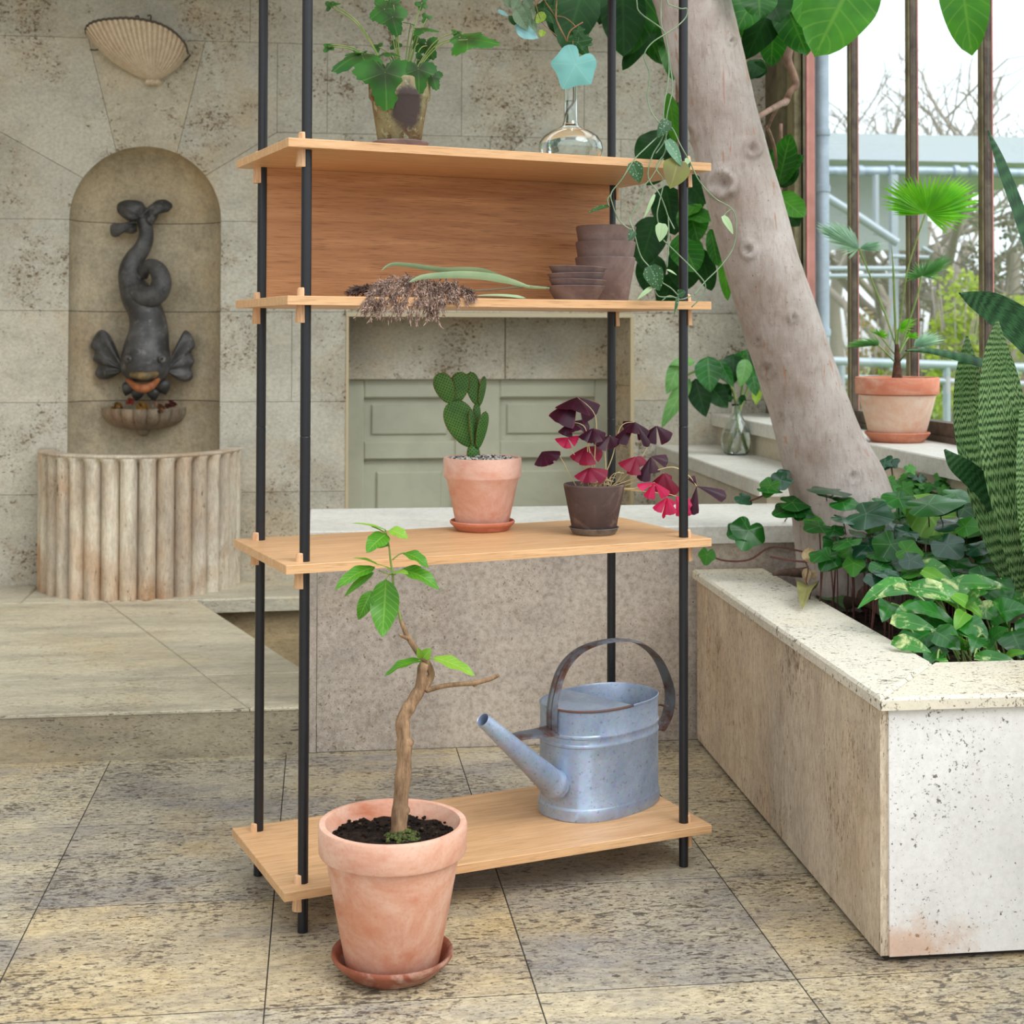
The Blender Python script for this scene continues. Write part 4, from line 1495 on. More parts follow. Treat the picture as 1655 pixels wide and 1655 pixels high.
inner = [(rn - w_, ht - .001), (rn - w_, .12), (rn * 1.02 - w_, .096), (rn * 1.2 - w_, .086), (R * .40 - w_, .0765), (R * .62 - w_, .069), (R * .84 - w_, .058), (R * .965 - w_, .045), (R - w_, .032), (R * .95 - w_, .0195), (R * .80 - w_, .0085), (R * .60, .0035), (0, .003)]
m = M()
m.lathe(outer + inner, c, 64)
m.build('flask', CLEAR, t, smooth=180)
wl = (258 - 158) * k
wat = [(0, .0032), (R * .60, .0037), (R * .80 - w_ * 1.15, .0088), (R * .95 - w_ * 1.15, .0197), (R - w_ * 1.15, .032), (R * .965 - w_ * 1.15, .0448), (R * .84 - w_ * 1.15, .0578), (R * .62 - w_ * 1.15, .0688), (R * .40 - w_ * 1.15, .0763), (rn * 1.2 - w_ * 1.15, .0858), (rn * 1.02 - w_ * 1.15, .096), (rn - w_ * 1.15, .12), (rn - w_ * 1.15, wl), (0, wl)]
m = M()
m.lathe(wat, c, 64)
m.build('water', WATER, t, smooth=60)
YB = c.y


def bp(px, py, dy=0.0):
    return aty(px, py, YB + dy)


IVYD = leafmat('dark_ivy_leaf', srgb(40, 88, 32), srgb(28, 68, 28), srgb(128, 160, 110), 0, .4, .4, .2, radial=2.73)
IVYB = leafmat('blue_green_leaf', srgb(128, 190, 186), srgb(106, 172, 172), srgb(176, 214, 206), 0, .3, .6, .12, radial=2.73, spots=srgb(70, 120, 96), spotamt=.0)
EUC = leafmat('grey_green_leaf', srgb(118, 142, 116), srgb(92, 120, 92), srgb(160, 180, 150), 8, .35, .55, .2)
EUCB = leafmat('powder_blue_leaf', srgb(150, 196, 200), srgb(124, 176, 180), srgb(184, 214, 212), 0, .2, .6, .15)
LIME = leafmat('lime_leaf', srgb(150, 178, 70), srgb(128, 160, 60), srgb(180, 200, 110), 6, .4, .5, .35)
TWIG = plain('brown_twig', srgb(150, 112, 74), .7, var=srgb(104, 82, 60), vscale=50)


def ivy_r(a):
    a = (a + pi) % (2 * pi) - pi
    v = .46 + .54 * exp(-(abs(a) / .40) ** 1.5) + .38 * exp(-(abs(abs(a) - 1.15) / .34) ** 1.5) + .16 * exp(-((abs(a) - 2.15) / .40) ** 2)
    return v * (1 - .55 * exp(-((abs(a) - pi) / .3) ** 2))


t = thing('ivy_cutting', bp(922, 165), 'ivy sprig with a pale blue green leaf standing in the glass flask', 'cutting')
m = M()
for pts, r0, r1 in (([(910, 203, .004), (918, 180, .002), (927, 160, 0), (925, 120, 0), (922, 85, 0), (918, 70, -.004), (906, 48, -.006), (899, 30, -.004), (899, 10, 0), (902, -30, 0)], .0022, .0016),
                    ([(919, 72, -.003), (917, 62, -.01), (922, 50, -.014), (932, 42, -.016), (942, 36, -.014)], .0018, .0016), ([(899, 26, -.004), (912, 28, -.012), (926, 38, -.014), (931, 45, -.016)], .0012, .001),
                    ([(862, -10, -.01), (868, 15, -.014), (876, 36, -.016), (888, 48, -.016), (900, 58, -.014)], .0012, .0008), ([(926, 62, -.01), (926, 78, -.016), (928, 98, -.03)], .0012, .001)):
    q = spl([tuple(bp(a, b_, d)) for a, b_, d in pts], 6)
    m.tube(q, [r0 + (r1 - r0) * i / len(q) for i in range(len(q))], 7)
m.build('stem', TWIG, t, smooth=180)
for (cx_, cy_, tx, ty, mat, tilt, dy) in ((930, 104, 908, 146, IVYB, .1, -.032), (934, 68, 951, 92, IVYD, .1, -.014), (940, 66, 958, 74, IVYD, .3, -.012), (934, 50, 943, 62, IVYD, .2, -.016), (928, 54, 920, 62, IVYD, .4, -.01), (884, 16, 864, 38, IVYD, .3, .012), (880, 14, 893, 26, IVYD, .3, .012)):
    a, tip = bp(cx_, cy_, dy), bp(tx, ty, dy)
    m = M()
    m.polar(a, tip - a, cam(a) * (1 - tilt) + V((0, 0, tilt)), (tip - a).length, (lambda q: .55 * ivy_r(q) + .45 * min(.84, 1.8 * ivy_r(q))) if mat is IVYB else ivy_r, 44, 4, -.12, .03)
    m.build('leaf', mat, t, smooth=180)
t = thing('eucalyptus_sprig', bp(870, 30), 'grey green sprig with limp leaves leaning left out of the glass flask', 'cutting')
m = M()
for pts in ([(922, 110, .003), (919, 75, -.002), (908, 50, .004), (893, 20, .006), (880, 0, .006), (868, -30, 0)], [(878, -10, 0), (866, 8, -.004), (852, 16, -.008), (846, 24, -.012)], [(846, 0, -.004), (840, 12, -.008), (834, 22, -.01)]):
    q = spl([tuple(bp(a, b_, d)) for a, b_, d in pts], 6)
    m.tube(q, .0014, 6)
m.build('stem', TWIG, t, smooth=180)
for (bx, by, tx, ty, w, mat, dy, fold) in ((838, -2, 828, 16, 18, EUC, -.01, .3), (832, 14, 853, 49, 22, EUC, -.018, .35), (842, 6, 860, 44, 18, EUC, -.012, .4), (815, -4, 832, 14, 14, EUC, -.006, .3), (848, -6, 864, 26, 16, EUC, -.004, .4), (856, -4, 850, 24, 14, EUC, .0, .4),
                                           (834, 44, 870, 62, 22, EUCB, -.016, .2), (832, 40, 866, 58, 18, EUCB, -.01, .2), (822, 26, 842, 44, 12, IVYD, -.006, .2), (804, 16, 822, 26, 7, EUCB, .0, .1), (880, 20, 866, 38, 16, LIME, -.014, .2), (878, 48, 874, 60, 12, LIME, -.014, .3), (856, 30, 868, 52, 12, EUC, -.016, .3)):
    m = M()
    a, tip = bp(bx, by, dy), bp(tx, ty, dy - .006)
    m.leaf(a, tip, cam(a) + V((0, 0, .2)), w * k, 'ovate', -.05, fold, .06, 12, 6)
    m.build('leaf', mat, t, smooth=180)

# ---- nested clay pots and dishes
z = SHZ[1]
c0 = su(978, .235, z)
k = mpp(c0)
for i, (lab, ln, mat) in enumerate((('tall grey clay pot at the bottom of the three nested pots', 'a', CLAY_GREY), ('grey clay pot in the middle of the three nested pots', 'b', CLAY_GREY), ('grey clay pot on top of the three nested pots', 'c', CLAY_GREY))):
    c = c0 + V((.001 * i, 0, .0370 * i + .0002 * i))
    t = thing('clay_pot', c, lab, 'plant pot', 'nested grey clay pots')
    m = M()
    m.lathe(plain_pot(49 * k, 37.0 * k, .109, .0062), c, 56, (.95 + .05 * i, .95 + .05 * i, .95 + .05 * i))
    m.build('pot_body', mat, t, smooth=40)
c0 = su(932, .115, z)
k = mpp(c0)
for i in range(4):
    c = c0 + V(((-.0015, .001, -.001, .001)[i], 0, .0145 * i + .0002))
    labs = ('lowest of the four stacked small grey brown clay dishes', 'second dish from the bottom of the small clay dish stack', 'third dish from the bottom of the small clay dish stack', 'topmost dish of the small grey brown clay dish stack')
    t = thing('clay_dish', c, labs[i], 'dish', 'stacked small clay dishes')
    tl = Matrix.Rotation((0, .03, -.02, .035)[i], 3, 'Y')
    m = M()
    rt_, rb_ = 47.5 * k, 33 * k
    m.lathe([(0, 0), (rb_, 0), (rb_ + .001, .001), (rt_ - .003, .030), (rt_, .033), (rt_ - .003, .0345), (rt_ - .006, .033), (rb_ - .002, .006), (0, .006)], c, 48, (.92, .92, .92), tilt=tl)
    m.build('dish_body', CLAY_LILAC, t, smooth=40)

# ---- dried reeds lying over the front edge
REEDM = plain('dried_reed_plume', srgb(164, 140, 126), .9, var=srgb(116, 92, 80), vscale=40)
REEDL = leafmat('dried_reed_leaf', srgb(162, 184, 146), srgb(138, 166, 130), srgb(182, 200, 166), 0, .3, .55, .2)
REEDS = plain('reed_stalk', srgb(96, 92, 78), .8)
YR = S(.25, .07).y


def rp(px, py, dy=0.0):
    p = aty(px, py, S(.25, .03).y + (px - 640) * .00042 + dy)
    return p


def plume(m, starts, ends, nb, hair, rnd, dy0, dy1, sag=.15, thin=.0008):
    for i in range(nb):
        s = rnd.random()
        j = min(int(s * (len(starts) - 1)), len(starts) - 2)
        f = s * (len(starts) - 1) - j
        L = lambda A: [A[j][q] * (1 - f) + A[j + 1][q] * f for q in (0, 1)]
        a, e = L(starts), L(ends)
        a = [a[0] + rnd.gauss(0, 5), a[1] + rnd.gauss(0, 3)]
        sc_ = rnd.uniform(.55, 1.06)
        e = [a[0] + (e[0] - a[0]) * sc_ + rnd.gauss(0, 6), a[1] + (e[1] - a[1]) * sc_ + rnd.gauss(0, 3)]
        da, de = dy0 + rnd.uniform(-.012, .012), dy1 + rnd.uniform(-.018, .012)
        P0, P2 = rp(a[0], a[1], da), rp(e[0], e[1], de)
        if P2.z < z + .004:
            P2.y = min(P2.y, S(0, 0).y + (P2.x - SO.x) * .311 - .006)
        P1 = (P0 + P2) / 2 + V((0, -.004, (P0 - P2).length * sag))
        pts = [V(p) for p in spl([tuple(P0), tuple(P1), tuple(P2)], 6)]
        m.tube(pts, [thin * (1 - .6 * q / len(pts)) for q in range(len(pts))], 3, cap=False, tint=.6)
        for h in range(hair):
            q = rnd.random()
            q = q ** .7
            idx = min(int(q * (len(pts) - 1)), len(pts) - 2)
            p = pts[idx].lerp(pts[idx + 1], q * (len(pts) - 1) - idx)
            tg = (pts[idx + 1] - pts[idx]).normalized()
            d = (tg * rnd.uniform(.7, 1.2) + V((rnd.gauss(0, .42), rnd.gauss(0, .42), rnd.gauss(0, .42)))).normalized()
            l = rnd.uniform(.006, .014)
            w = rnd.uniform(.0007, .0013)
            sd = d.cross(V((rnd.gauss(0, 1), rnd.gauss(0, 1), rnd.gauss(0, 1)))).normalized() * w
            tn = rnd.uniform(.65, 1.5)
            m.add([p - sd, p + sd, p + d * l * .6 + sd * .8, p + d * l, p + d * l * .6 - sd * .8], [(0, 1, 2, 3, 4)], None, (tn, tn * .97, tn * .95))


rnd = random.Random(21)
t = thing('dried_reed', rp(690, 478), 'dried reed with a wide brown plume drooping over the board edge and long pale leaves', 'dried grass')
m = M()
plume(m, [(610, 462), (640, 448), (668, 450), (700, 455), (718, 466)], [(578, 508), (610, 513), (650, 518), (695, 518), (716, 492)], 150, 46, rnd, .005, -.030)
plume(m, [(690, 458), (705, 470)], [(690, 512), (704, 524)], 16, 50, rnd, -.01, -.034)
m.build('plume', REEDM, t, smooth=0)
for pts, w in (([(888, 466, .05), (845, 462, .03), (812, 450, .03), (779, 438, .03), (745, 436, .03), (714, 436, .03), (672, 430, .02), (640, 427, .02), (626, 430, .02), (616, 438, .02)], 10), ([(856, 464, .03), (815, 452, .02), (779, 446, .01), (745, 444, .0), (714, 445, -.01), (681, 448, -.02), (660, 457, -.02)], 12)):
    q = [V(p) for p in spl([tuple(rp(a, b_, d)) for a, b_, d in pts], 5)]
    vs, fs, uvs = [], [], []
    for i, p in enumerate(q):
        f = i / (len(q) - 1)
        ww = w * k * .5 * min(1, .25 + f * 4) * (1 - f ** 3) ** .7 + .0006
        tw = V((0, -.35, 1)).normalized() if w == 12 else V((0, -.6, .8))
        for s in (-1, 0, 1):
            vs.append(p + tw * (s * ww) + V((0, -.002 if s == 0 else 0, 0)))
            uvs.append((s, f))
    for i in range(len(q) - 1):
        for s in range(2):
            fs.append((i * 3 + s, i * 3 + s + 1, i * 3 + s + 4, i * 3 + s + 3))
    m = M()
    m.add(vs, fs, uvs)
    m.build('leaf', REEDL, t, smooth=180)
m = M()
q = spl([tuple(rp(a, b_, d)) for a, b_, d in ((886, 466, .05), (868, 463, .04), (840, 464, .03), (760, 470, .02), (690, 462, .01))], 5)
m.tube(q, .0019, 7)
q = spl([tuple(rp(a, b_, d)) for a, b_, d in ((641, 470, -.034), (650, 462, -.034), (640, 480, -.036), (612, 494, -.038))], 6)
m.tube(spl([tuple(rp(a, b_, -.034)) for a, b_ in ((640, 470), (632, 480), (611, 495))], 5), .0009, 5, tint=2.2)
m.build('stalk', REEDS, t, smooth=180)
t = thing('dried_reed', rp(740, 480), 'small dried reed plume beside the wide plume, its leaf flat on the board', 'dried grass')
m = M()
plume(m, [(712, 458), (735, 462), (752, 472)], [(726, 484), (744, 498), (764, 480)], 40, 46, rnd, .015, -.018)
m.build('plume', REEDM, t, smooth=0)
m = M()
m.leaf(rp(850, 482, .02), rp(768, 478, .02), V((0, -.7, .7)), 8 * k, 'grass', .04, .2, 0, 12, 2)
m.build('leaf', REEDL, t, smooth=180)
m = M()
m.tube(spl([tuple(rp(a, b_, .02)) for a, b_ in ((720, 474), (770, 480), (850, 482))], 4), .0012, 6)
m.build('stalk', REEDS, t, smooth=180)
t = thing('dried_reed', rp(580, 480), 'dark dried reed tip poking out left behind the wide plume', 'dried grass')
m = M()
plume(m, [(604, 462), (606, 470)], [(562, 472), (574, 474)], 34, 40, rnd, .05, .045, .05)
m.build('plume', plain('dark_reed_plume', srgb(104, 82, 72), .9, var=srgb(76, 60, 54), vscale=40), t, smooth=0)
m = M()
m.tube(spl([tuple(rp(a, b_, .05)) for a, b_ in ((600, 474), (640, 476), (700, 478))], 4), .0012, 6)
m.build('stalk', REEDS, t, smooth=180)

# ---- trailing vine hanging from the board above the frame
VINE = plain('vine_stem', srgb(132, 152, 118), .5, var=srgb(98, 124, 92), vscale=26)
VLEAF = leafmat('silver_spotted_leaf', srgb(48, 86, 44), srgb(38, 74, 42), srgb(110, 150, 110), 0, .3, .4, .15, spots=srgb(160, 188, 160), spotamt=.55)
VSILV = leafmat('silver_leaf', srgb(110, 150, 122), srgb(86, 130, 100), srgb(170, 196, 176), 0, .4, .4, .2, spots=srgb(190, 210, 190), spotamt=.7)
VPALE = leafmat('pale_underside_leaf', srgb(176, 202, 158), srgb(156, 186, 140), srgb(120, 160, 110), 0, .5, .5, .3)
VBROWN = leafmat('browning_leaf', srgb(122, 128, 62), srgb(112, 92, 74), srgb(150, 160, 84), 0, .4, .5, .2)
YV = S(.86, 0).y - .035


def vp(px, py, dy=0.0):
    return aty(px, py, YV + (px - 1070) * .00028 + dy)


t = thing('trailing_vine', vp(1075, 200), 'trailing vine with thin stems and silver spotted leaves hanging at the right post', 'plant')
m = M()
for pts in ([(1024, -60), (1029, 0), (1035, 21), (1071, 48), (1078, 70), (1083, 106), (1087, 142), (1079, 180), (1077, 198), (1078, 215)],
            [(1068, -60), (1068, 0), (1069, 40), (1077, 65), (1081, 105), (1080, 130), (1074, 165), (1072, 192), (1074, 205)],
            [(1070, -60), (1078, 0), (1086, 9), (1101, 14), (1110, 14), (1109, 27), (1095, 42), (1077, 54), (1053, 70), (1041, 91), (1050, 121), (1046, 157), (1053, 181), (1065, 198), (1072, 208)],
            [(1074, 202), (1087, 208), (1100, 235), (1115, 262), (1130, 292), (1155, 320), (1183, 338), (1190, 365), (1185, 400), (1165, 430), (1140, 455), (1122, 477)],
            [(1075, 210), (1062, 222), (1045, 238), (1025, 258), (1005, 290), (988, 312), (990, 330), (1000, 355), (1018, 370), (1024, 366)],
            [(1076, 208), (1067, 230), (1055, 250), (1047, 280), (1052, 296), (1065, 312), (1075, 335), (1080, 350), (1090, 370)],
            [(1076, 212), (1075, 245), (1060, 270), (1072, 292), (1066, 325), (1062, 345), (1064, 362)],
            [(1072, 256), (1052, 288), (1040, 302), (1035, 325), (1018, 352), (1024, 372), (1035, 412), (1050, 432), (1064, 452), (1085, 466), (1098, 480)],
            [(1072, 388), (1095, 410), (1125, 440), (1140, 460), (1135, 478), (1118, 496)],
            [(1080, 350), (1081, 380), (1080, 405), (1078, 432)], [(1058, 468), (1065, 479), (1085, 480), (1098, 482)], [(988, 314), (982, 322), (984, 333)],
            [(1183, 338), (1176, 342), (1170, 348)], [(1078, 215), (1072, 232), (1060, 248)], [(1070, 486), (1082, 478), (1100, 484), (1118, 478)], [(1096, 478), (1096, 492), (1090, 508)]):
    q = spl([tuple(vp(a, b_, .006 * sin(a * .09 + b_ * .05))) for a, b_ in pts], 5)
    m.tube(q, .0015, 6)
m.build('stems', VINE, t, smooth=180)
for bx, by, tx, ty, w, mat, tw in ((1080, 194, 1062, 223, 20, VLEAF, .3), (1078, 226, 1102, 269, 19, VSILV, .2), (1022, 262, 1034, 296, 25, VLEAF, .1), (1096, 259, 1083, 305, 44, VBROWN, .1), (985, 333, 950, 345, 13, VLEAF, .7), (1070, 361, 1066, 391, 20, VPALE, .1), (1168, 349, 1185, 379, 13, VPALE, .4),
                                   (1050, 430, 1066, 470, 32, VLEAF, .1), (1024, 372, 1016, 390, 13, VLEAF, .3), (1096, 476, 1108, 471, 14, VLEAF, .2), (1054, 464, 1030, 484, 8, VPALE, .5), (1095, 480, 1090, 507, 5, VLEAF, .2), (1078, 436, 1094, 445, 7, VPALE, .6), (1112, 258, 1110, 282, 9, VLEAF, .2), (1058, 314, 1040, 354, 6, VPALE, .2), (1112, 256, 1108, 268, 9, VPALE, .2), (1076, 200, 1086, 212, 8, VLEAF, .2)):
    a, tip = vp(bx, by, -.003), vp(tx, ty, -.010)
    m = M()
    m.leaf(a, tip, cam(a) * (1 - tw) + V((.2, 0, tw)), w * mpp(a) * 1.05, 'heart', .04, .18, 0, 14, 6)
    m.build('leaf', mat, t, smooth=180)
# ------------------------------------------------------------------ fountain on the back wall
T_BASIN = travertine('travertine_basin', srgb(228, 218, 198), srgb(196, 150, 106), srgb(172, 160, 144), srgb(92, 74, 58), (2.2, 2.2, .45), pits=.5, patch=.75, greyamt=.8, pscale=44, stain=.6, clus=.6)
fb = thing('fountain_basin', (XC, 6.3, ZP), 'fluted half round stone fountain basin under the fish spout', 'fountain')
AX, BY_ = .430, .455
BC = V((-.775, WALLY, 0))
BTOP = .722
n = 17 * 16
vs, fs = [], []
# even arc-length sampling of the half ellipse
samp = [(cos(pi * i / 2000), sin(pi * i / 2000)) for i in range(2001)]
cum = [0]
for i in range(2000):
    cum.append(cum[-1] + sqrt(((samp[i + 1][0] - samp[i][0]) * AX) ** 2 + ((samp[i + 1][1] - samp[i][1]) * BY_) ** 2))
ang = []
j = 0
for i in range(n + 1):
    s = cum[-1] * i / n
    while j < 2000 and cum[j] < s:
        j += 1
    ang.append(pi * j / 2000)


def ell(a, off, z):
    nx, ny = cos(a) / AX, sin(a) / BY_
    l = sqrt(nx * nx + ny * ny)
    return (BC.x + AX * cos(a) + off * nx / l, BC.y - BY_ * sin(a) - off * ny / l, z)


rows = [(ZP, 1.0), (ZP + .02, 1.0), (ZP + .30, 1.0), (BTOP - .040, 1.0), (BTOP - .028, .8), (BTOP - .016, .3), (BTOP - .012, 0)]
for z, amp in rows:
    for i in range(n + 1):
        w = abs(sin(pi * 17 * i / n))
        vs.append(ell(ang[i], (-.046 + .046 * w ** .55) * amp + (-.003 if amp == 0 else 0) + .0, z))
for k_, (off, z) in enumerate([(0.0, BTOP - .010), (.001, BTOP - .004), (-.004, BTOP), (-.066, BTOP), (-.070, BTOP - .006), (-.070, BTOP - .16)]):
    for i in range(n + 1):
        vs.append(ell(ang[i], off, z))
R_ = len(rows) + 6
for k_ in range(R_ - 1):
    for i in range(n):
        a = k_ * (n + 1) + i
        fs.append((a + 1, a, a + n + 1, a + n + 2))
fs.append(tuple((R_ - 1) * (n + 1) + i for i in range(n + 1)))
m = M()
m.add(vs, fs)
m.build('fluted_bowl', T_BASIN, fb, smooth=50)
m = M()
for x0, x1 in ((BC.x - AX, BC.x - AX + .07), (BC.x + AX - .07, BC.x + AX)):
    m.box((x0, WALLY - .012, BTOP - .05), (x1, WALLY + .002, BTOP), .95)
m.build('rim_end', T_BASIN, fb, smooth=0)

BRONZE = N('dark_patinated_stone')
_p = BRONZE.obj()
_c = BRONZE.mix(BRONZE.ramp(BRONZE.noise(_p, 9, 5, .65), .45, .68), srgb(56, 54, 53), srgb(96, 94, 94))
_c = BRONZE.mix(BRONZE.math('MULTIPLY', BRONZE.ramp(BRONZE.noise(_p, 34, 5, .7), .58, .68), .5), _c, srgb(140, 138, 134))
BRONZE.pbr(BRONZE.tint(_c), .48, BRONZE.bump(BRONZE.noise(_p, 40, 5, .65), .3, .006), spec=.5)
BRONZE = BRONZE.m
GILT = plain('worn_ochre_lips', srgb(138, 112, 68), .55, var=srgb(84, 74, 54), vscale=26, bumpy=.2)
ORANGE = plain('rust_orange_lip', srgb(172, 104, 60), .6, var=srgb(128, 74, 44), vscale=26, bumpy=.2)
YFZ = WALLY + DN - .03
fish = thing('fish_statue', (XC, YFZ, 1.0), 'dark carved fish with a coiled tail mounted in the arched niche', 'statue')
KF = mpp(V((XC, YFZ, 1.4)))


def fp(px, py, dy=0.0):
    return aty(px, py, YFZ + dy)


m = M()
body = [(236, 616, -.10, 26), (236, 604, -.10, 36), (235, 586, -.095, 39), (237, 562, -.085, 36), (240, 540, -.08, 32), (239, 520, -.07, 29), (233, 498, -.06, 27), (222, 478, -.055, 26), (212, 456, -.05, 20), (210, 438, -.045, 17.5), (216, 420, -.04, 15.5), (228, 404, -.04, 14), (235, 388, -.04, 12.6), (236, 370, -.04, 11.5), (231, 352, -.04, 11)]
q = spl([tuple(fp(a, b_, d)) + (r * KF,) for a, b_, d, r in body], 5)
m.tube([p[:3] for p in q], [p[3] for p in q], 22)
coil = [(214, 456, -.055, 16), (222, 474, -.085, 17), (238, 481, -.11, 17), (254, 474, -.12, 17), (261, 456, -.115, 16), (256, 438, -.10, 14), (244, 430, -.085, 12), (234, 436, -.075, 10), (231, 448, -.06, 8)]
q = spl([tuple(fp(a, b_, d)) + (r * KF,) for a, b_, d, r in coil], 5)
m.tube([p[:3] for p in q], [p[3] for p in q], 18)
for a, b_, d, r in ((221, 578, -.145, 16), (251, 578, -.145, 16), (236, 564, -.15, 14), (234, 596, -.16, 18)):
    m.ball(fp(a, b_, d), (r * KF, r * KF * .8, r * KF * .9), 14, 10)
m.build('body', BRONZE, fish, smooth=180)


def lobe(m, base, tip, w, nrm, th, shape='ovate', bend=.1, ridges=0):
    a, b_ = V(base), V(tip)
    d = b_ - a
    L = d.length
    d = d / L
    nrm = (V(nrm) - d * V(nrm).dot(d)).normalized()
    s = d.cross(nrm)
    sh = SHAPES[shape]
    nl, nw = 14, 16
    vs, fs = [], []
    for i in range(nl + 1):
        t_ = i / nl
        ww = max(sh(t_), .05) * w * .5
        for j in range(nw):
            an = 2 * pi * j / nw
            x = cos(an) * ww
            rid = (.25 * th * cos(x / (w * .5 + 1e-6) * ridges * pi)) if ridges else 0
            vs.append(a + d * (L * t_) + s * x + nrm * (sin(an) * th * max(.2, sh(t_)) + rid + bend * L * 4 * t_ * (1 - t_)))
    for i in range(nl):
        for j in range(nw):
            q_ = (j + 1) % nw
            fs.append((i * nw + j, i * nw + q_, (i + 1) * nw + q_, (i + 1) * nw + j))
    fs.append(tuple(range(nw))[::-1])
    fs.append(tuple(nl * nw + j for j in range(nw)))
    m.add(vs, fs)


def fanfin(m, base, outline, dy0, dy1, ridges, th=.014, bulge=.02):
    """scalloped fin spreading from a base point to an outline, with raised rays"""
    o_ = spl(outline, 7)
    n_, q_ = len(o_) - 1, 8
    vs, fs = [], []
    for layer in (0, 1):
        for j in range(q_ + 1):
            f = j / q_
            for i in range(n_ + 1):
                ray_ = cos(ridges * pi * 2 * i / n_)
                x, y = base[0] + (o_[i][0] - base[0]) * f, base[1] + (o_[i][1] - base[1]) * f
                p = fp(x, y, dy0 + (dy1 - dy0) * f)
                t_ = th * (1 - .55 * f) * (1.0 + .55 * ray_ * sin(pi * min(1, f * 1.1)))
                p.y += (-t_ if layer == 0 else t_) - bulge * sin(pi * f)
                vs.append(p)
    W = n_ + 1
    for layer in (0, 1):
        o2 = layer * (q_ + 1) * W
        for j in range(q_):
            for i in range(n_):
                a = o2 + j * W + i
                fs.append((a, a + 1, a + W + 1, a + W) if layer == 0 else (a + 1, a, a + W, a + W + 1))
    o2 = (q_ + 1) * W
    for i in range(n_):
        fs.append((q_ * W + i, q_ * W + i + 1, o2 + q_ * W + i + 1, o2 + q_ * W + i))
    for j in range(q_):
        for i in (0, n_):
            fs.append((j * W + i, (j + 1) * W + i, o2 + (j + 1) * W + i, o2 + j * W + i))
    m.add(vs, fs)


LF = [(194, 592), (189, 566), (178, 543), (166, 533), (156, 539), (147, 558), (154, 569), (151, 581), (159, 590), (154, 603), (161, 612), (177, 612), (192, 604), (196, 598)]
RF = [(274, 592), (283, 566), (293, 542), (300, 534), (309, 541), (315, 558), (309, 569), (314, 584), (309, 595), (312, 609), (302, 617), (288, 614), (278, 606), (272, 598)]
for base, out in (((202, 598), LF), ((268, 598), RF)):
    m = M()
    fanfin(m, base, out, -.07, -.05, 4)
    m.build('fin', BRONZE, fish, smooth=180)
m = M()
fanfin(m, (226, 350), [(236, 340), (231, 328), (220, 324), (202, 324), (190, 331), (192, 345), (208, 357), (222, 358)], -.045, -.05, 2, .018, .03)
fanfin(m, (236, 352), [(236, 338), (244, 331), (254, 324), (268, 323), (279, 332), (270, 343), (260, 338), (254, 352), (246, 364)], -.04, -.05, 2, .016, .03)
fanfin(m, (222, 364), [(218, 356), (200, 360), (180, 363), (180, 380), (189, 383), (199, 376), (213, 378), (222, 374)], -.045, -.05, 2, .016, .03)
m.build('tail_fin', BRONZE, fish, smooth=180)
m = M()
for a, b_, e, f_, w in ((210, 616, 203, 640, 20), (260, 612, 268, 638, 24), (224, 626, 220, 648, 20), (246, 626, 250, 648, 20), (206, 590, 202, 604, 14), (262, 590, 268, 606, 14)):
    m = M()
    lobe(m, fp(a, b_, -.09), fp(e, f_, -.08), w * KF, (0, -1, 0), .02, 'ovate', .06)
    m.build('gill_frill', BRONZE, fish, smooth=180)
m = M()
m.ball(fp(231, 346, -.045), (13 * KF, 12 * KF, 12 * KF), 14, 10)
m.build('tail_knot', BRONZE, fish, smooth=180)
for mat, pts, r in ((GILT, [(203, 600), (218, 606), (233, 608), (248, 606), (259, 599)], 6.2), (ORANGE, [(206, 614), (220, 625), (233, 628), (246, 623), (256, 613)], 7)):
    m = M()
    q = spl([tuple(fp(a, b_, -.212 + .085 * (abs(a - 233) / 28) ** 2)) for a, b_ in pts], 6)
    m.tube(q, [r * KF * (.5 + .5 * sin(pi * i / (len(q) - 1))) for i in range(len(q))], 12)
    m.build('lip', mat, fish, smooth=180)
for a, b_ in ((207, 580), (262, 580)):
    m = M()
    m.ball(fp(a, b_, -.185), (6.2 * KF, 6 * KF, 6.2 * KF), 12, 8, 1.7)
    e_ = m.build('eye', BRONZE, fish, smooth=180)
    m = M()
    m.ball(fp(a, b_, -.203), (2.2 * KF, 2 * KF, 2.2 * KF), 8, 6, .3)
    m.build('pupil', BRONZE, e_, smooth=180)

SHELLST = travertine('stained_shell_stone', srgb(160, 146, 122), srgb(150, 96, 64), srgb(112, 104, 92), srgb(80, 62, 48), (1.5, 1.5, .6), pits=0, patch=.6, greyamt=.7, pscale=40)


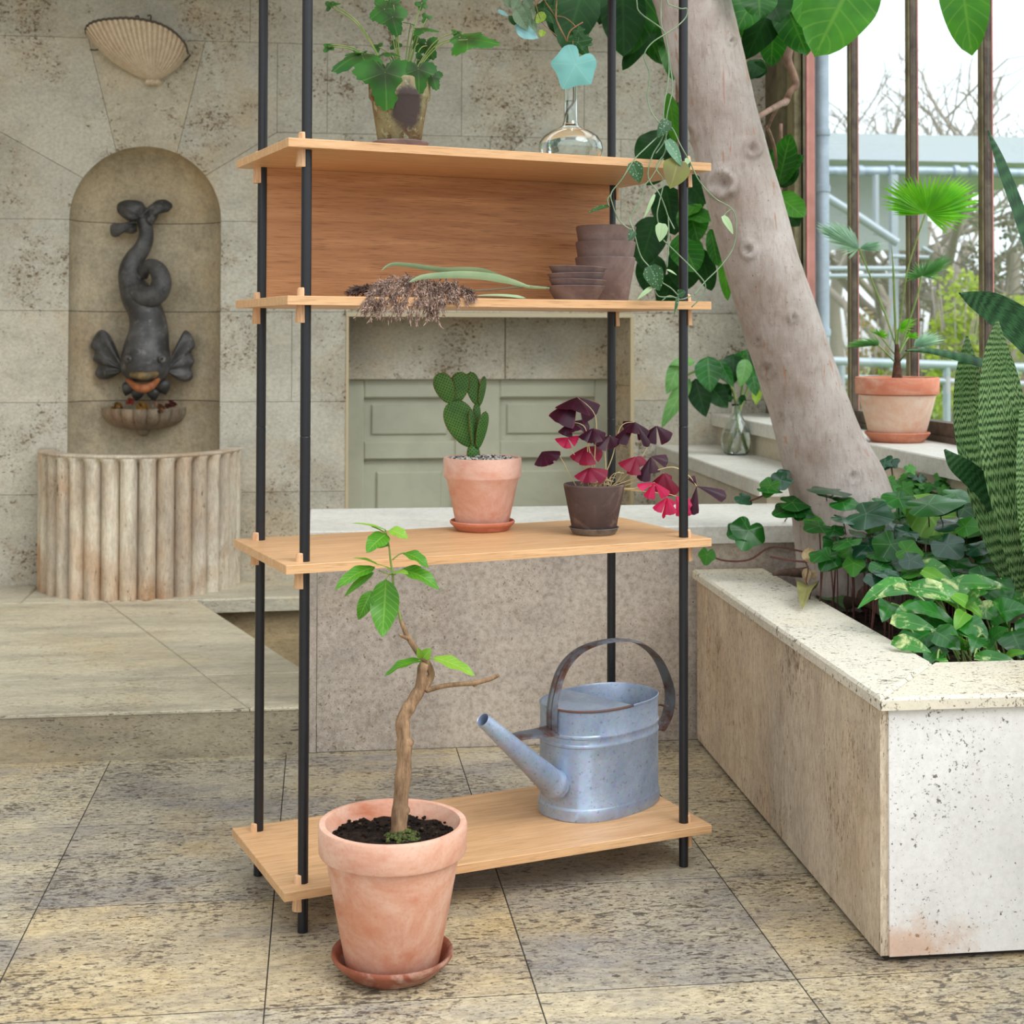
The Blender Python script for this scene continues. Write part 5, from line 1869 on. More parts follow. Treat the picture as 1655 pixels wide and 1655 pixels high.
def scallop(c, R, zs, depth_, ribs, name, mat, parent, a0=0.0, a1=pi, rim=1.0, lip=.012):
    """half bowl with scalloped ribs projecting from a wall; c is the centre of the rim on the wall"""
    n_, q_ = ribs * 10, 14
    m = M()
    vs, fs = [], []
    for layer in (0, 1):
        for j in range(q_ + 1):
            ph = (j / q_) * pi / 2
            for i in range(n_ + 1):
                a = a0 + (a1 - a0) * i / n_
                rb = 1 + .13 * abs(sin(ribs * (a - a0) / (a1 - a0) * pi)) ** .7 * (1 if layer == 0 else .8)
                rr = cos(ph) ** .7 * rb
                kx = 1 - (lip if layer else 0)
                vs.append((c.x + R * cos(a) * rr * kx, c.y - depth_ * sin(a) * rr * kx, c.z - zs * sin(ph) * kx + (.012 * rb if ph == 0 else 0) + (0.006 if layer and ph else 0)))
    W = n_ + 1
    for layer in (0, 1):
        o_ = layer * (q_ + 1) * W
        for j in range(q_):
            for i in range(n_):
                a = o_ + j * W + i
                fs.append((a, a + 1, a + W + 1, a + W) if layer else (a + 1, a, a + W, a + W + 1))
    o_ = (q_ + 1) * W
    for i in range(n_):
        fs.append((i, i + 1, o_ + i + 1, o_ + i))
    m.add(vs, fs)
    return m.build(name, mat, parent, smooth=60)


sb = aty(233, 667, YFZ + .02)
bowl = thing('shell_bowl', (sb.x, sb.y, sb.z - .1), 'small stained scallop bowl holding dried flowers below the fish head', 'bowl')
scallop(V((sb.x, YFZ + .03, sb.z + .01)), 60 * KF, .085, .17, 9, 'scallop', SHELLST, bowl)
m = M()
m.ball((sb.x, YFZ - .01, sb.z - .075), (.03, .05, .03), 12, 8)
m.build('bracket', SHELLST, bowl, smooth=180)
# dried flower heads in the bowl
rnd = random.Random(31)
for i, (a, b_, d, r, colr, lab) in enumerate(((229, 662, -.13, 15, (172, 128, 62), 'large ochre dried flower head in the middle of the shell bowl'), (211, 652, -.08, 10, (170, 70, 56), 'dried red flower head at the back of the shell bowl'), (252, 655, -.08, 8, (206, 170, 144), 'pale pink dried flower head in the shell bowl'), (276, 657, -.08, 12, (112, 58, 46), 'dark red dried flower head at the right of the shell bowl'), (190, 660, -.08, 12, (158, 116, 58), 'ochre dried flower head at the left of the shell bowl'), (258, 664, -.12, 12, (124, 84, 54), 'brown dried flower head right of the ochre one in the shell bowl'))):
    ctr = fp(a, b_, d)
    m = M()
    for p in range(34):
        th, ph = rnd.random() * 6.28, rnd.uniform(-.1, 1.5)
        dd = V((cos(th) * cos(ph), sin(th) * cos(ph), sin(ph)))
        rr = r * KF * rnd.uniform(.5, 1)
        m.leaf(ctr + dd * rr * .25, ctr + dd * rr, dd.orthogonal(), rr * .8, 'round', .25, .2, .0, 5, 3, rnd.uniform(.6, 1.3))
    o = m.build('dried_flower_head', plain('dried_petals_%d' % i, srgb(*colr), .8, var=tuple(x * .6 for x in srgb(*colr)[:3]) + (1,), vscale=50), None, smooth=180, origin=ctr - V((0, 0, r * KF * .4)))
    tag(o, lab, 'flower', 'dried flower heads in the shell bowl')

# ------------------------------------------------------------------ scallop shell on the wall above the niche
T_SHELL = travertine('carved_shell_stone', srgb(226, 208, 182), srgb(218, 190, 158), srgb(200, 182, 158), srgb(130, 100, 76), (1, 1, 1), pits=-.6, patch=.4, greyamt=.5, pscale=40)
sh = thing('wall_shell', aty(248, 133, WALLY), 'carved stone scallop shell light bowl on the wall above the niche', 'wall lamp')
KS = mpp(V((XC, WALLY, 2.4)))
hinge = aty(247, 132, WALLY - .03)
m = M()
outline = [(144, 62), (146, 54), (156, 48), (172, 45), (190, 44), (208, 43.5), (226, 44.5), (244, 47), (262, 51), (278, 58), (292, 68), (302, 80), (304, 90)]
outl = spl(outline, 24)
n_, q_ = len(outl) - 1, 16
vs, fs = [], []
for layer in (0, 1):
    for j in range(q_ + 1):
        f = j / q_
        for i in range(n_ + 1):
            px, py = outl[i]
            rib = abs(sin(24 * pi * i / n_))
            # belly of the bowl swells towards the room, the rim leans out
            side = sin(pi * min(1, max(0, i / n_)))
            out = (.17 * (f ** .65) * (.25 + .75 * side ** .6) + .016 * rib * f) * (1 if layer == 0 else .96)
            bow = 1 - .0 * f
            bx, by = 247 + (px - 247) * f * bow, 134 + (py - 134) * (f ** 1.15)
            # round the lower flank outwards
            bx += (1 if px > 247 else -1) * 12 * sin(pi * f) * min(1, abs(px - 247) / 80)
            p = aty(bx, by, WALLY - .012)
            vs.append((p.x, WALLY - .012 - out + (.012 if layer else 0), p.z - .03 * f * out))
W = n_ + 1
for layer in (0, 1):
    o_ = layer * (q_ + 1) * W
    for j in range(q_):
        for i in range(n_):
            a = o_ + j * W + i
            fs.append((a, a + 1, a + W + 1, a + W) if layer == 0 else (a + 1, a, a + W, a + W + 1))
o_ = (q_ + 1) * W
for i in range(n_):
    fs.append((q_ * W + i, q_ * W + i + 1, o_ + q_ * W + i + 1, o_ + q_ * W + i))
m.add(vs, fs)
m.build('ribbed_bowl', T_SHELL, sh, smooth=60)
m = M()
for dx in (-7, 0, 7):
    p = aty(247 + dx, 133, WALLY - .03)
    m.ball(p, (.018, .026, .014), 12, 8)
m.build('hinge', T_SHELL, sh, smooth=180)
m = M()
q = [(vs[q_ * W + i][0], vs[q_ * W + i][1] + .004, vs[q_ * W + i][2] + .006) for i in range(0, n_ + 1, 6)]
m.tube(q, .007, 6)
m.build('dark_rim', plain('dark_rim', srgb(96, 84, 72), .9), sh, smooth=180)  # darker tube along the upper edge of the shell
WIRE = plain('black_wire', srgb(36, 32, 30), .6)
for pts in ([(146, 80), (154, 81), (161, 79)], [(290, 101), (298, 99), (308, 89)], [(218, 27), (224, 27), (222, 44)], [(238, 26), (244, 26), (241, 46)]):
    m = M()
    q = spl([tuple(aty(a, b_, WALLY - .03)) for a, b_ in pts], 5)
    m.tube(q, .003, 6)
    m.build('wire_clip', WIRE, sh, smooth=180)
# ------------------------------------------------------------------ the leaning fig tree in the planter
TB = N('smooth_grey_bark')
_p = TB.obj()
_ps = TB.obj((1.6, 1.6, .35))
_n = TB.noise(_ps, 52, 7, .72, .4)
_c = TB.mix(TB.ramp(TB.noise(_p, 5, 5, .62), .38, .66), srgb(192, 181, 174), srgb(160, 143, 132))
_c = TB.mix(TB.math('MULTIPLY', TB.ramp(_n, .5, .68), .55), _c, srgb(140, 118, 104))
_c = TB.mix(TB.math('MULTIPLY', TB.ramp(TB.noise(TB.obj((4.5, 4.5, .26)), 9, 4, .6, .3), .64, .67), .6), _c, srgb(172, 112, 74))
_c = TB.mix(TB.math('MULTIPLY', TB.ramp(TB.noise(_p, 150, 2, .5), .70, .74), .8), _c, srgb(84, 66, 58))
_rg = TB.noise(TB.obj((.5, .5, 4.0)), 16, 4, .6, .8)
TB.pbr(TB.tint(_c), .72, TB.bump(TB.math('ADD', _n, TB.math('MULTIPLY', _rg, .25)), .6, .008), spec=.3)
TB = TB.m
YTR = 4.06
tree = thing('fig_tree', aty(1375, 945, YTR), 'leaning fig tree with a pale bare trunk growing from the stone planter', 'tree')


def ftp(px, py, dy=0.0):
    return aty(px, py, YTR + dy)


KT = mpp(V((1.2, YTR, 1.2)))
cl = [(1092, -110, 66, .10), (1106, -40, 62, .08), (1118, 0, 61, .06), (1136, 70, 60, .05), (1155, 140, 58, .04), (1172, 210, 58, .03), (1193, 290, 60, .02), (1213, 360, 61, .01), (1232, 430, 61, 0), (1258, 510, 63, 0), (1284, 590, 63, 0), (1308, 660, 65, 0), (1330, 730, 70, 0), (1354, 790, 80, 0), (1366, 840, 86, 0), (1374, 900, 88, 0), (1380, 960, 98, 0), (1384, 1000, 112, 0)]
q = spl([tuple(ftp(a, b_, d)) + (r * KT,) for a, b_, r, d in cl], 18)
m = M()
P_ = [V(p[:3]) for p in q]
knots = [(1168, 296, 26, .030), (1210, 404, 15, .016), (1216, 240, 15, .022), (1282, 512, 10, .012), (1240, 596, 16, .012), (1112, 215, 18, .012), (1262, 672, 9, .008), (1225, 550, 9, .008), (1380, 770, 14, .010), (1182, 66, 8, .02)]
nn = 128
vs, fs, tn = [], [], []
u = V((1, 0, 0))
for i, p in enumerate(P_):
    tg = (P_[min(i + 1, len(P_) - 1)] - P_[max(i - 1, 0)]).normalized()
    u = (u - tg * u.dot(tg)).normalized()
    w = tg.cross(u)
    for j in range(nn):
        a = 2 * pi * j / nn
        d = u * cos(a) + w * sin(a)
        r = q[i][3] * (1 + .030 * noise.noise(V((cos(a) * 1.5, sin(a) * 1.5, i * .04))) + .012 * noise.noise(V((cos(a) * 5, sin(a) * 5, i * .13))))
        pt = p + d * r
        t_ = 1.0
        if d.y < .25:
            ppx, ppy = project(pt)
            for kx, ky, kr, kh in knots:
                e = sqrt((ppx - kx) ** 2 + (ppy - ky) ** 2) / kr
                if e < 1.8:
                    ring = exp(-((e - .75) / .30) ** 2) - .6 * exp(-(e / .35) ** 2)
                    pt = pt + d * (kh * .55 * ring * (.75 + .7 * noise.noise(V((ppx * .06, ppy * .06, 1)))))
                    t_ = min(t_, 1 - .42 * exp(-(e / .28) ** 2) - .16 * exp(-((e - 1.05) / .12) ** 2) - .12 * exp(-((e - .6) / .09) ** 2))
        vs.append(pt)
        tn.append(t_)
for i in range(len(P_) - 1):
    for j in range(nn):
        l = (j + 1) % nn
        fs.append((i * nn + j, i * nn + l, (i + 1) * nn + l, (i + 1) * nn + j))
m.add(vs, fs, None, tn)
m.build('trunk', TB, tree, smooth=180)
m = M()
for pts in ([(1390, 930, -.05, 34), (1400, 962, -.14, 22), (1412, 990, -.22, 10)], [(1340, 915, .0, 14), (1305, 925, -.05, 9), (1272, 925, -.10, 6), (1250, 928, -.12, 3)]):
    q = spl([tuple(ftp(a, b_, d)) + (r * KT,) for a, b_, d, r in pts], 6)
    m.tube([p[:3] for p in q], [p[3] for p in q], 14)
m.build('root', plain('dark_root_bark', srgb(112, 84, 68), .85, var=srgb(70, 52, 44), vscale=30, bumpy=.5), tree, smooth=180)
BRN = plain('brown_branch', srgb(150, 116, 96), .7, var=srgb(112, 84, 70), vscale=24, bumpy=.3)
m = M()
YBR = .55
for pts in ([(1215, 196, .0, 5), (1240, 180, .2, 5), (1262, 168, .4, 6), (1270, 164, YBR, 7), (1276, 150, YBR, 6), (1286, 138, YBR, 7), (1282, 120, YBR, 7), (1273, 96, YBR, 8), (1276, 70, YBR, 8), (1268, 30, YBR, 8), (1262, -40, YBR, 8)], [(1258, 170, .4, 3.5), (1248, 190, .5, 3), (1240, 210, .6, 2)], [(1240, 205, .6, 3), (1252, 240, .8, 3), (1256, 290, .9, 3), (1262, 330, .95, 3)]):
    q = spl([tuple(ftp(a, b_, d)) + (r * KT,) for a, b_, d, r in pts], 6)
    m.tube([p[:3] for p in q], [p[3] for p in q], 10)
m.build('branch', BRN, tree, smooth=180)
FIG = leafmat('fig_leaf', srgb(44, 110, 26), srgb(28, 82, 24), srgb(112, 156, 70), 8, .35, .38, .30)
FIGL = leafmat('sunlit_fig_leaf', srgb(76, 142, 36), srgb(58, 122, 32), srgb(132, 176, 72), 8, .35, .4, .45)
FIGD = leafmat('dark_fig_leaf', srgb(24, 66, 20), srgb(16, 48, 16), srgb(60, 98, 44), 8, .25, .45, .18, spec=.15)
rnd = random.Random(17)
# (base px, tip px, width px, depth offsets, material, normal tilt)
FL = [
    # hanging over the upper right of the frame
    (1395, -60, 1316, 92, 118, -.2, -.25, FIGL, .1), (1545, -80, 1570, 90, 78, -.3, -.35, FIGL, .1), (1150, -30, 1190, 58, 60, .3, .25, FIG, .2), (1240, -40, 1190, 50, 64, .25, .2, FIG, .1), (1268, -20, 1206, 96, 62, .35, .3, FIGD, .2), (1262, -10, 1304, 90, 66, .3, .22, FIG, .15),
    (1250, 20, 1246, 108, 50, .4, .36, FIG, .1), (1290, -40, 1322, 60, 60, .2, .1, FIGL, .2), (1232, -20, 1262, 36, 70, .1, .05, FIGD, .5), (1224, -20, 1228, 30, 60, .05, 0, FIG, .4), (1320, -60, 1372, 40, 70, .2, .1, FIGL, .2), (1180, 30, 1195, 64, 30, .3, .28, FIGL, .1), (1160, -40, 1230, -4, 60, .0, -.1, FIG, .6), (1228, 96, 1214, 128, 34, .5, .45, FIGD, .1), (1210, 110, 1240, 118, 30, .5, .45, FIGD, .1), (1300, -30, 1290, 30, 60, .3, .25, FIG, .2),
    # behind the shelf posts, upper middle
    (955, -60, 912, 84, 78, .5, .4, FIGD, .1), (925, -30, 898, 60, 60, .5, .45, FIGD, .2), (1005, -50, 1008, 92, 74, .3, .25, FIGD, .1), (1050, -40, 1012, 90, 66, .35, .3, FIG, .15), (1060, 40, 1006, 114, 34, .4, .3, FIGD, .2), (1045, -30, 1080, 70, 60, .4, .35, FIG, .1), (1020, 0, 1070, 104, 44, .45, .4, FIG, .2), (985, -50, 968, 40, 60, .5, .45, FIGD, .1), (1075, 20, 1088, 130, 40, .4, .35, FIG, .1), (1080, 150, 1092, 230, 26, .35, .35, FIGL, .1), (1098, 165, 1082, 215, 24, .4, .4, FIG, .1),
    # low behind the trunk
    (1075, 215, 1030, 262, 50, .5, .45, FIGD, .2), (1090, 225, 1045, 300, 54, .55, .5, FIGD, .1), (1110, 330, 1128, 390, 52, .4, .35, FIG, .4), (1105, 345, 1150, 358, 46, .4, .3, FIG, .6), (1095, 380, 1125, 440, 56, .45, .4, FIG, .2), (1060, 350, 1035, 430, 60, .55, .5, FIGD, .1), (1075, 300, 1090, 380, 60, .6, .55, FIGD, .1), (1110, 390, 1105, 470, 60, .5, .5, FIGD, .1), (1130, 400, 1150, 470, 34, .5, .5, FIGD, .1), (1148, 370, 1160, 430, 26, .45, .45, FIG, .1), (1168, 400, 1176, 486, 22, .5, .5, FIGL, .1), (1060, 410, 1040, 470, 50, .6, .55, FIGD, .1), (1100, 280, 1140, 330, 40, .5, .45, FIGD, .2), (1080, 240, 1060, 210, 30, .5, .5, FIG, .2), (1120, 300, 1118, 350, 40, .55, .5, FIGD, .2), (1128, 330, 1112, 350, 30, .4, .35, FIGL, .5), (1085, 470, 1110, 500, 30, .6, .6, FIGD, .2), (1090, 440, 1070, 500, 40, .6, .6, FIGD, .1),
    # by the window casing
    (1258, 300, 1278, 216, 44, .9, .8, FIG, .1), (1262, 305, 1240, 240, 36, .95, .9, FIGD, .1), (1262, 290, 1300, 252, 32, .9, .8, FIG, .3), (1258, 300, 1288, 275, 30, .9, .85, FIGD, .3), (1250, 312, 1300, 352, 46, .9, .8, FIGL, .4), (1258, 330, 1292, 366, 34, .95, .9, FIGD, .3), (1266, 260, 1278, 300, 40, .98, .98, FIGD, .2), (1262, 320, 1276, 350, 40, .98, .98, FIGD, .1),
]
m1 = {}
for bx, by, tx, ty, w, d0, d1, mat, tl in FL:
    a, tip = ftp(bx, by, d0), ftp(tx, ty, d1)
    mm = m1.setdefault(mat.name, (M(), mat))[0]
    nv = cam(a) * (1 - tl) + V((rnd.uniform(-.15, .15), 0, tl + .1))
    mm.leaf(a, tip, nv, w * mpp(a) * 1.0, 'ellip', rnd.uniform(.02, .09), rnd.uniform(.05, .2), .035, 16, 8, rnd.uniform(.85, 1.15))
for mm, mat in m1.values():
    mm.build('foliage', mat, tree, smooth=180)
m = M()
for pts in ([(1118, -60, .1), (1100, 0, .4), (1095, 120, .45), (1095, 230, .5), (1100, 330, .45), (1105, 400, .5)], [(1010, -70, .4), (1060, -60, .3), (1110, -60, .1)], [(1255, 340, .95), (1262, 300, .95), (1262, 200, .9)], [(1545, -90, -.3), (1400, -80, -.2), (1262, -40, .3)]):
    q = spl([tuple(ftp(a, b_, d)) for a, b_, d in pts], 6)
    m.tube(q, .006, 7)
m.build('twig', BRN, tree, smooth=180)

# ------------------------------------------------------------------ planter plants
GZ = .46
IVY1 = leafmat('ivy_leaf', srgb(40, 104, 36), srgb(24, 76, 28), srgb(120, 168, 100), 0, .5, .24, .22, spec=.4, radial=2.73)
IVY2 = leafmat('bright_ivy_leaf', srgb(76, 142, 48), srgb(54, 118, 40), srgb(140, 186, 100), 0, .5, .34, .35, radial=2.73)
IVY3 = leafmat('blue_sheen_ivy_leaf', srgb(34, 78, 50), srgb(22, 58, 38), srgb(100, 144, 116), 0, .4, .2, .12, spec=.6, radial=2.73)
RSTEM = plain('red_brown_petiole', srgb(110, 62, 56), .6, var=srgb(84, 52, 44), vscale=20)


def pl(px, py, y):
    return aty(px, py, y)


def broad_r(a):
    a = (a + pi) % (2 * pi) - pi
    v = .62 + .38 * exp(-(a / .55) ** 2) + .20 * exp(-((abs(a) - 1.35) / .5) ** 2) + .08 * exp(-((abs(a) - 2.3) / .4) ** 2)
    return v * (1 - .6 * exp(-((abs(a) - pi) / .28) ** 2))


rnd = random.Random(23)


def ivy_plant(label, root_px, leaves, rnd_leaves, yr, stems=(), rfun=broad_r):
    base = atz(root_px[0], root_px[1], GZ)
    t = thing('ivy', base, label, 'plant')
    by_mat, st_ = {}, M()
    for cx_, cy_, tx, ty, y, mat, tilt, foot in leaves + rnd_leaves:
        a, tip = pl(cx_, cy_, y), pl(tx, ty, y - .03)
        mm = by_mat.setdefault(mat.name, (M(), mat))[0]
        R = (tip - a).length * (.86 if (tip - a).length < .06 else .70)
        up = tip - a
        tilt = min(.9, tilt + (.22 if R > .045 else .05))
        nv = cam(a) * (1 - tilt) + V((rnd.uniform(-.25, .25), 0, tilt))
        mm.polar(a, up, nv, R, rfun, 36, 4, -.10, .035, rnd.uniform(.8, 1.2))
        if foot:
            f = V(foot) if len(foot) == 3 else atz(foot[0], foot[1], GZ)
            q = spl([tuple(f), tuple((a + f) / 2 + V((.006, .006, .004))), tuple(a)], 5)
            st_.tube(q, .0019, 6)
    for pts in stems:
        q = spl([tuple(pl(a, b_, y)) for a, b_, y in pts], 5)
        st_.tube(q, .0028, 6)
    for mm, mat in by_mat.values():
        mm.build('leaves', mat, t, smooth=180)
    if st_.v:
        st_.build('stems', RSTEM, t, smooth=180)
    return t


def scatter(n, x0, x1, y0, y1, d0, d1, mats, smin, smax, foot=True, tlo=.4, thi=.8, only=None):
    out = []
    while len(out) < n:
        px, py = rnd.uniform(x0, x1), rnd.uniform(y0, y1)
        f = (py - y0) / (y1 - y0)
        y = d0 + (d1 - d0) * f + rnd.uniform(-.05, .05)
        if only and not only(px, py):
            continue
        a = pl(px, py, y)
        if a.z < GZ + .01 or a.x > 1.76:
            y = y - .1
            a = pl(px, py, y)
            if a.z < GZ or a.x > 1.76:
                a.z = max(a.z, GZ + .02)
        s = rnd.uniform(smin, smax)
        an = rnd.uniform(-1.3, 1.3) + pi / 2
        tx, ty = px + cos(an) * s, py + abs(sin(an)) * s * .55 + 4
        ft = (a.x + rnd.uniform(-.02, .02), y + .02, GZ - .01) if foot else None
        out.append((px, py, tx, ty, y, rnd.choice(mats), rnd.uniform(tlo, thi), ft))
    return out


ivy_plant('ivy trailing over the left planter rim with broad glossy leaves', (1290, 930), [
    (1210, 857, 1191, 905, 4.05, IVY1, .1, (1222, 905)), (1196, 858, 1175, 866, 4.06, IVY1, .3, None), (1280, 812, 1328, 806, 4.0, IVY1, .45, (1288, 905)), (1280, 822, 1236, 835, 4.0, IVY1, .5, (1246, 880)), (1295, 828, 1318, 838, 3.98, IVY1, .5, (1310, 880)),
    (1262, 776, 1238, 762, 4.0, IVY3, .3, None), (1245, 784, 1232, 794, 4.0, IVY2, .3, None), (1200, 805, 1218, 812, 4.05, IVY3, .5, None), (1268, 772, 1258, 764, 4.02, IVY3, .3, None), (1260, 778, 1270, 770, 4.02, IVY1, .3, None), (1313, 840, 1338, 845, 3.95, IVY2, .5, (1316, 885)), (1240, 790, 1268, 782, 4.0, IVY1, .6, None),
    (1335, 800, 1375, 800, 3.85, IVY1, .7, (1342, 890)), (1345, 792, 1290, 784, 3.85, IVY3, .75, (1345, 900)), (1362, 812, 1408, 835, 3.8, IVY1, .5, (1372, 905)), (1143, 896, 1139, 908, 4.1, IVY2, .1, None)], [],
    4.0, [((1135, 888, 4.15)[0:2] + (4.15,), (1165, 905, 4.12), (1210, 905, 4.08), (1245, 885, 4.05), (1290, 890, 4.0), (1340, 905, 3.95)), ((1245, 900, 3.98), (1300, 908, 3.9), (1360, 906, 3.85), (1410, 900, 3.8)), ((1275, 780, 4.0), (1250, 785, 4.0), (1235, 800, 4.02), (1205, 812, 4.05))])
ivy_plant('dark broad leaved ivy crowding round the foot of the leaning trunk', (1440, 930), [
    (1400, 830, 1455, 880, 3.70, IVY3, .45, (1410, 950)), (1362, 838, 1392, 820, 3.72, IVY3, .6, (1375, 930)), (1452, 805, 1408, 800, 3.75, IVY1, .5, (1450, 930)), (1420, 812, 1448, 830, 3.75, IVY1, .5, (1430, 930)), (1480, 812, 1448, 800, 3.8, IVY2, .5, (1470, 930)),
    (1500, 815, 1588, 826, 3.6, IVY1, .6, (1502, 940)), (1520, 818, 1570, 848, 3.6, IVY3, .55, (1520, 950)), (1546, 845, 1505, 820, 3.6, IVY3, .6, (1545, 950)), (1545, 800, 1600, 806, 3.65, IVY1, .5, (1550, 940)), (1440, 880, 1410, 920, 3.6, IVY1, .15, (1440, 960)), (1465, 890, 1505, 900, 3.55, IVY2, .3, (1470, 970)), (1470, 905, 1498, 918, 3.5, IVY3, .5, (1480, 970)),
    (1560, 850, 1600, 860, 3.55, IVY2, .5, (1565, 960)), (1580, 885, 1632, 900, 3.5, IVY3, .6, (1590, 960)), (1530, 880, 1560, 925, 3.5, IVY3, .3, (1535, 960)), (1590, 930, 1570, 955, 3.4, IVY1, .4, (1600, 980)), (1370, 875, 1335, 880, 3.65, IVY1, .7, (1375, 930)), (1340, 900, 1320, 925, 3.7, IVY1, .3, (1345, 935)), (1380, 910, 1376, 930, 3.65, IVY2, .3, None),
], scatter(58, 1400, 1600, 808, 950, 3.95, 3.45, [IVY1, IVY1, IVY3, IVY2], 26, 54, tlo=.3, thi=.75) + scatter(14, 1318, 1420, 842, 915, 3.85, 3.7, [IVY1, IVY1, IVY2], 22, 44, tlo=.3, thi=.7), 3.7)
ivy_plant('pale young ivy along the sill wall behind the leaning trunk', (1480, 850), [
    (1440, 745, 1418, 752, 4.15, IVY3, .5, None), (1430, 748, 1444, 752, 4.15, IVY3, .5, None), (1470, 756, 1482, 762, 4.1, IVY2, .4, None), (1485, 770, 1492, 782, 4.1, IVY3, .5, None), (1523, 790, 1532, 796, 4.0, IVY2, .3, None), (1436, 775, 1436, 790, 4.1, IVY2, .2, None), (1460, 790, 1480, 805, 4.05, IVY2, .2, None)],
    scatter(44, 1428, 1540, 760, 830, 4.2, 3.95, [IVY2, IVY2, IVY1], 12, 24), 4.1, [((1440, 860, 4.1), (1445, 800, 4.12), (1440, 748, 4.15)), ((1470, 860, 4.1), (1475, 800, 4.1), (1485, 765, 4.1)), ((1520, 860, 4.0), (1525, 820, 4.0), (1526, 792, 4.0))], ivy_r)
# one big pale leaf leaning behind the ivy
t = thing('fig_seedling', atz(1500, 935, GZ), 'single large pale green leaf leaning among the ivy behind the pothos', 'plant')
m = M()
m.leaf(pl(1478, 800, 3.85), pl(1545, 898, 3.75), cam(V((1.6, 3.8, .6))) + V((.3, 0, 0)), .13, 'ovate', .05, .1, .02, 14, 8)
m.build('leaf', leafmat('big_pale_leaf', srgb(120, 168, 66), srgb(102, 150, 58), srgb(176, 206, 120), 6, .5, .45, .3), t, smooth=180)
m = M()
m.tube(spl([tuple(atz(1500, 945, GZ)), tuple(pl(1490, 860, 3.86)), tuple(pl(1478, 800, 3.86))], 5), .0025, 6)
m.build('stalk', GSTEM, t, smooth=180)

# golden pothos at the front corner of the bed
PO = leafmat('variegated_pothos_leaf', srgb(58, 138, 36), srgb(40, 112, 32), srgb(130, 176, 90), 0, .35, .28, .25, spec=.6, variegate=(srgb(206, 218, 150), 24.0, .53))
POD = leafmat('green_pothos_leaf', srgb(40, 116, 34), srgb(26, 90, 30), srgb(96, 148, 74), 6, .35, .28, .2, spec=.6)
POL = leafmat('yellow_green_pothos_leaf', srgb(118, 176, 60), srgb(92, 156, 52), srgb(170, 206, 100), 0, .35, .32, .35, variegate=(srgb(188, 212, 120), 24.0, .58))
PSTALK = plain('pothos_stalk', srgb(128, 162, 86), .5, var=srgb(150, 170, 100), vscale=14)
t = thing('pothos', atz(1540, 1060, GZ), 'variegated pothos with yellow streaked leaves at the front corner of the planter', 'plant')
by_mat, st_ = {}, M()
PL = [(1487, 912, 1536, 940, 30, PO), (1490, 922, 1528, 945, 22, POL), (1462, 938, 1400, 975, 26, PO), (1464, 940, 1458, 950, 20, PO), (1482, 962, 1426, 968, 26, PO), (1470, 950, 1550, 975, 34, PO), (1500, 946, 1580, 980, 34, PO), (1500, 950, 1552, 985, 26, POL), (1535, 945, 1615, 952, 28, PO), (1618, 934, 1628, 972, 30, POD), (1540, 962, 1580, 992, 24, POL), (1495, 985, 1455, 990, 30, PO),
      (1475, 990, 1540, 1020, 40, POD), (1530, 1000, 1472, 985, 36, POD), (1440, 1002, 1500, 1016, 28, PO), (1505, 1022, 1452, 1060, 50, POD), (1510, 1020, 1545, 1045, 40, POD), (1442, 1036, 1494, 1058, 26, PO), (1552, 1005, 1590, 1030, 40, POD), (1545, 1012, 1600, 1052, 30, PO), (1600, 1000, 1652, 988, 46, POD), (1620, 1010, 1606, 980, 36, PO), (1640, 980, 1664, 985, 36, POD), (1635, 1020, 1650, 1060, 50, POD), (1580, 980, 1608, 1000, 34, PO), (1575, 1062, 1640, 1078, 22, PO), (1622, 1068, 1655, 1058, 18, POL), (1560, 975, 1590, 960, 30, PO), (1605, 960, 1652, 970, 26, PO), (1650, 1000, 1680, 1030, 44, POD), (1600, 1040, 1625, 1020, 30, POD), (1520, 1045, 1500, 1070, 34, POD), (1440, 975, 1428, 1000, 34, POD), (1515, 1065, 1530, 1078, 16, PO), (1555, 1050, 1540, 1030, 26, PO), (1580, 1030, 1572, 1052, 26, POD), (1660, 950, 1690, 970, 34, PO), (1500, 965, 1488, 990, 30, POD), (1560, 990, 1545, 1015, 24, POL), (1590, 950, 1625, 985, 34, POD)]
for i, (bx, by, tx, ty, w, mat) in enumerate(PL):
    f = (by - 910) / 160
    y = 3.46 - .36 * f + rnd.uniform(-.05, .05)
    a, tip = pl(bx, by, y), pl(tx, ty, y - .04)
    a.z, tip.z = max(a.z, GZ + .02), max(tip.z, GZ + .015)
    if i in (17,):
        tip.z = max(tip.z, PZ + .005)
    mm = by_mat.setdefault(mat.name, (M(), mat))[0]
    tip = tip + (tip - a) * .22
    tip.z = max(tip.z, GZ + .015)
    mm.leaf(a, tip, cam(a) * .7 + V((rnd.uniform(-.3, .3), 0, .65)), w * mpp(a) * 1.12, 'heart', rnd.uniform(.06, .16), .22, .03, 14, 6, rnd.uniform(.85, 1.15))
    ft = V((a.x * .6 + 1.555 * .4 + rnd.uniform(-.04, .04), a.y * .5 + 3.22 * .5, GZ - .01))
    q = spl([tuple(ft), tuple((ft * .4 + a * .6) + V((0, .01, .03))), tuple(a)], 6)
    st_.tube(q, .0024, 6)
for mm, mat in by_mat.values():
    mm.build('leaves', mat, t, smooth=180)
st_.build('stalks', PSTALK, t, smooth=180)

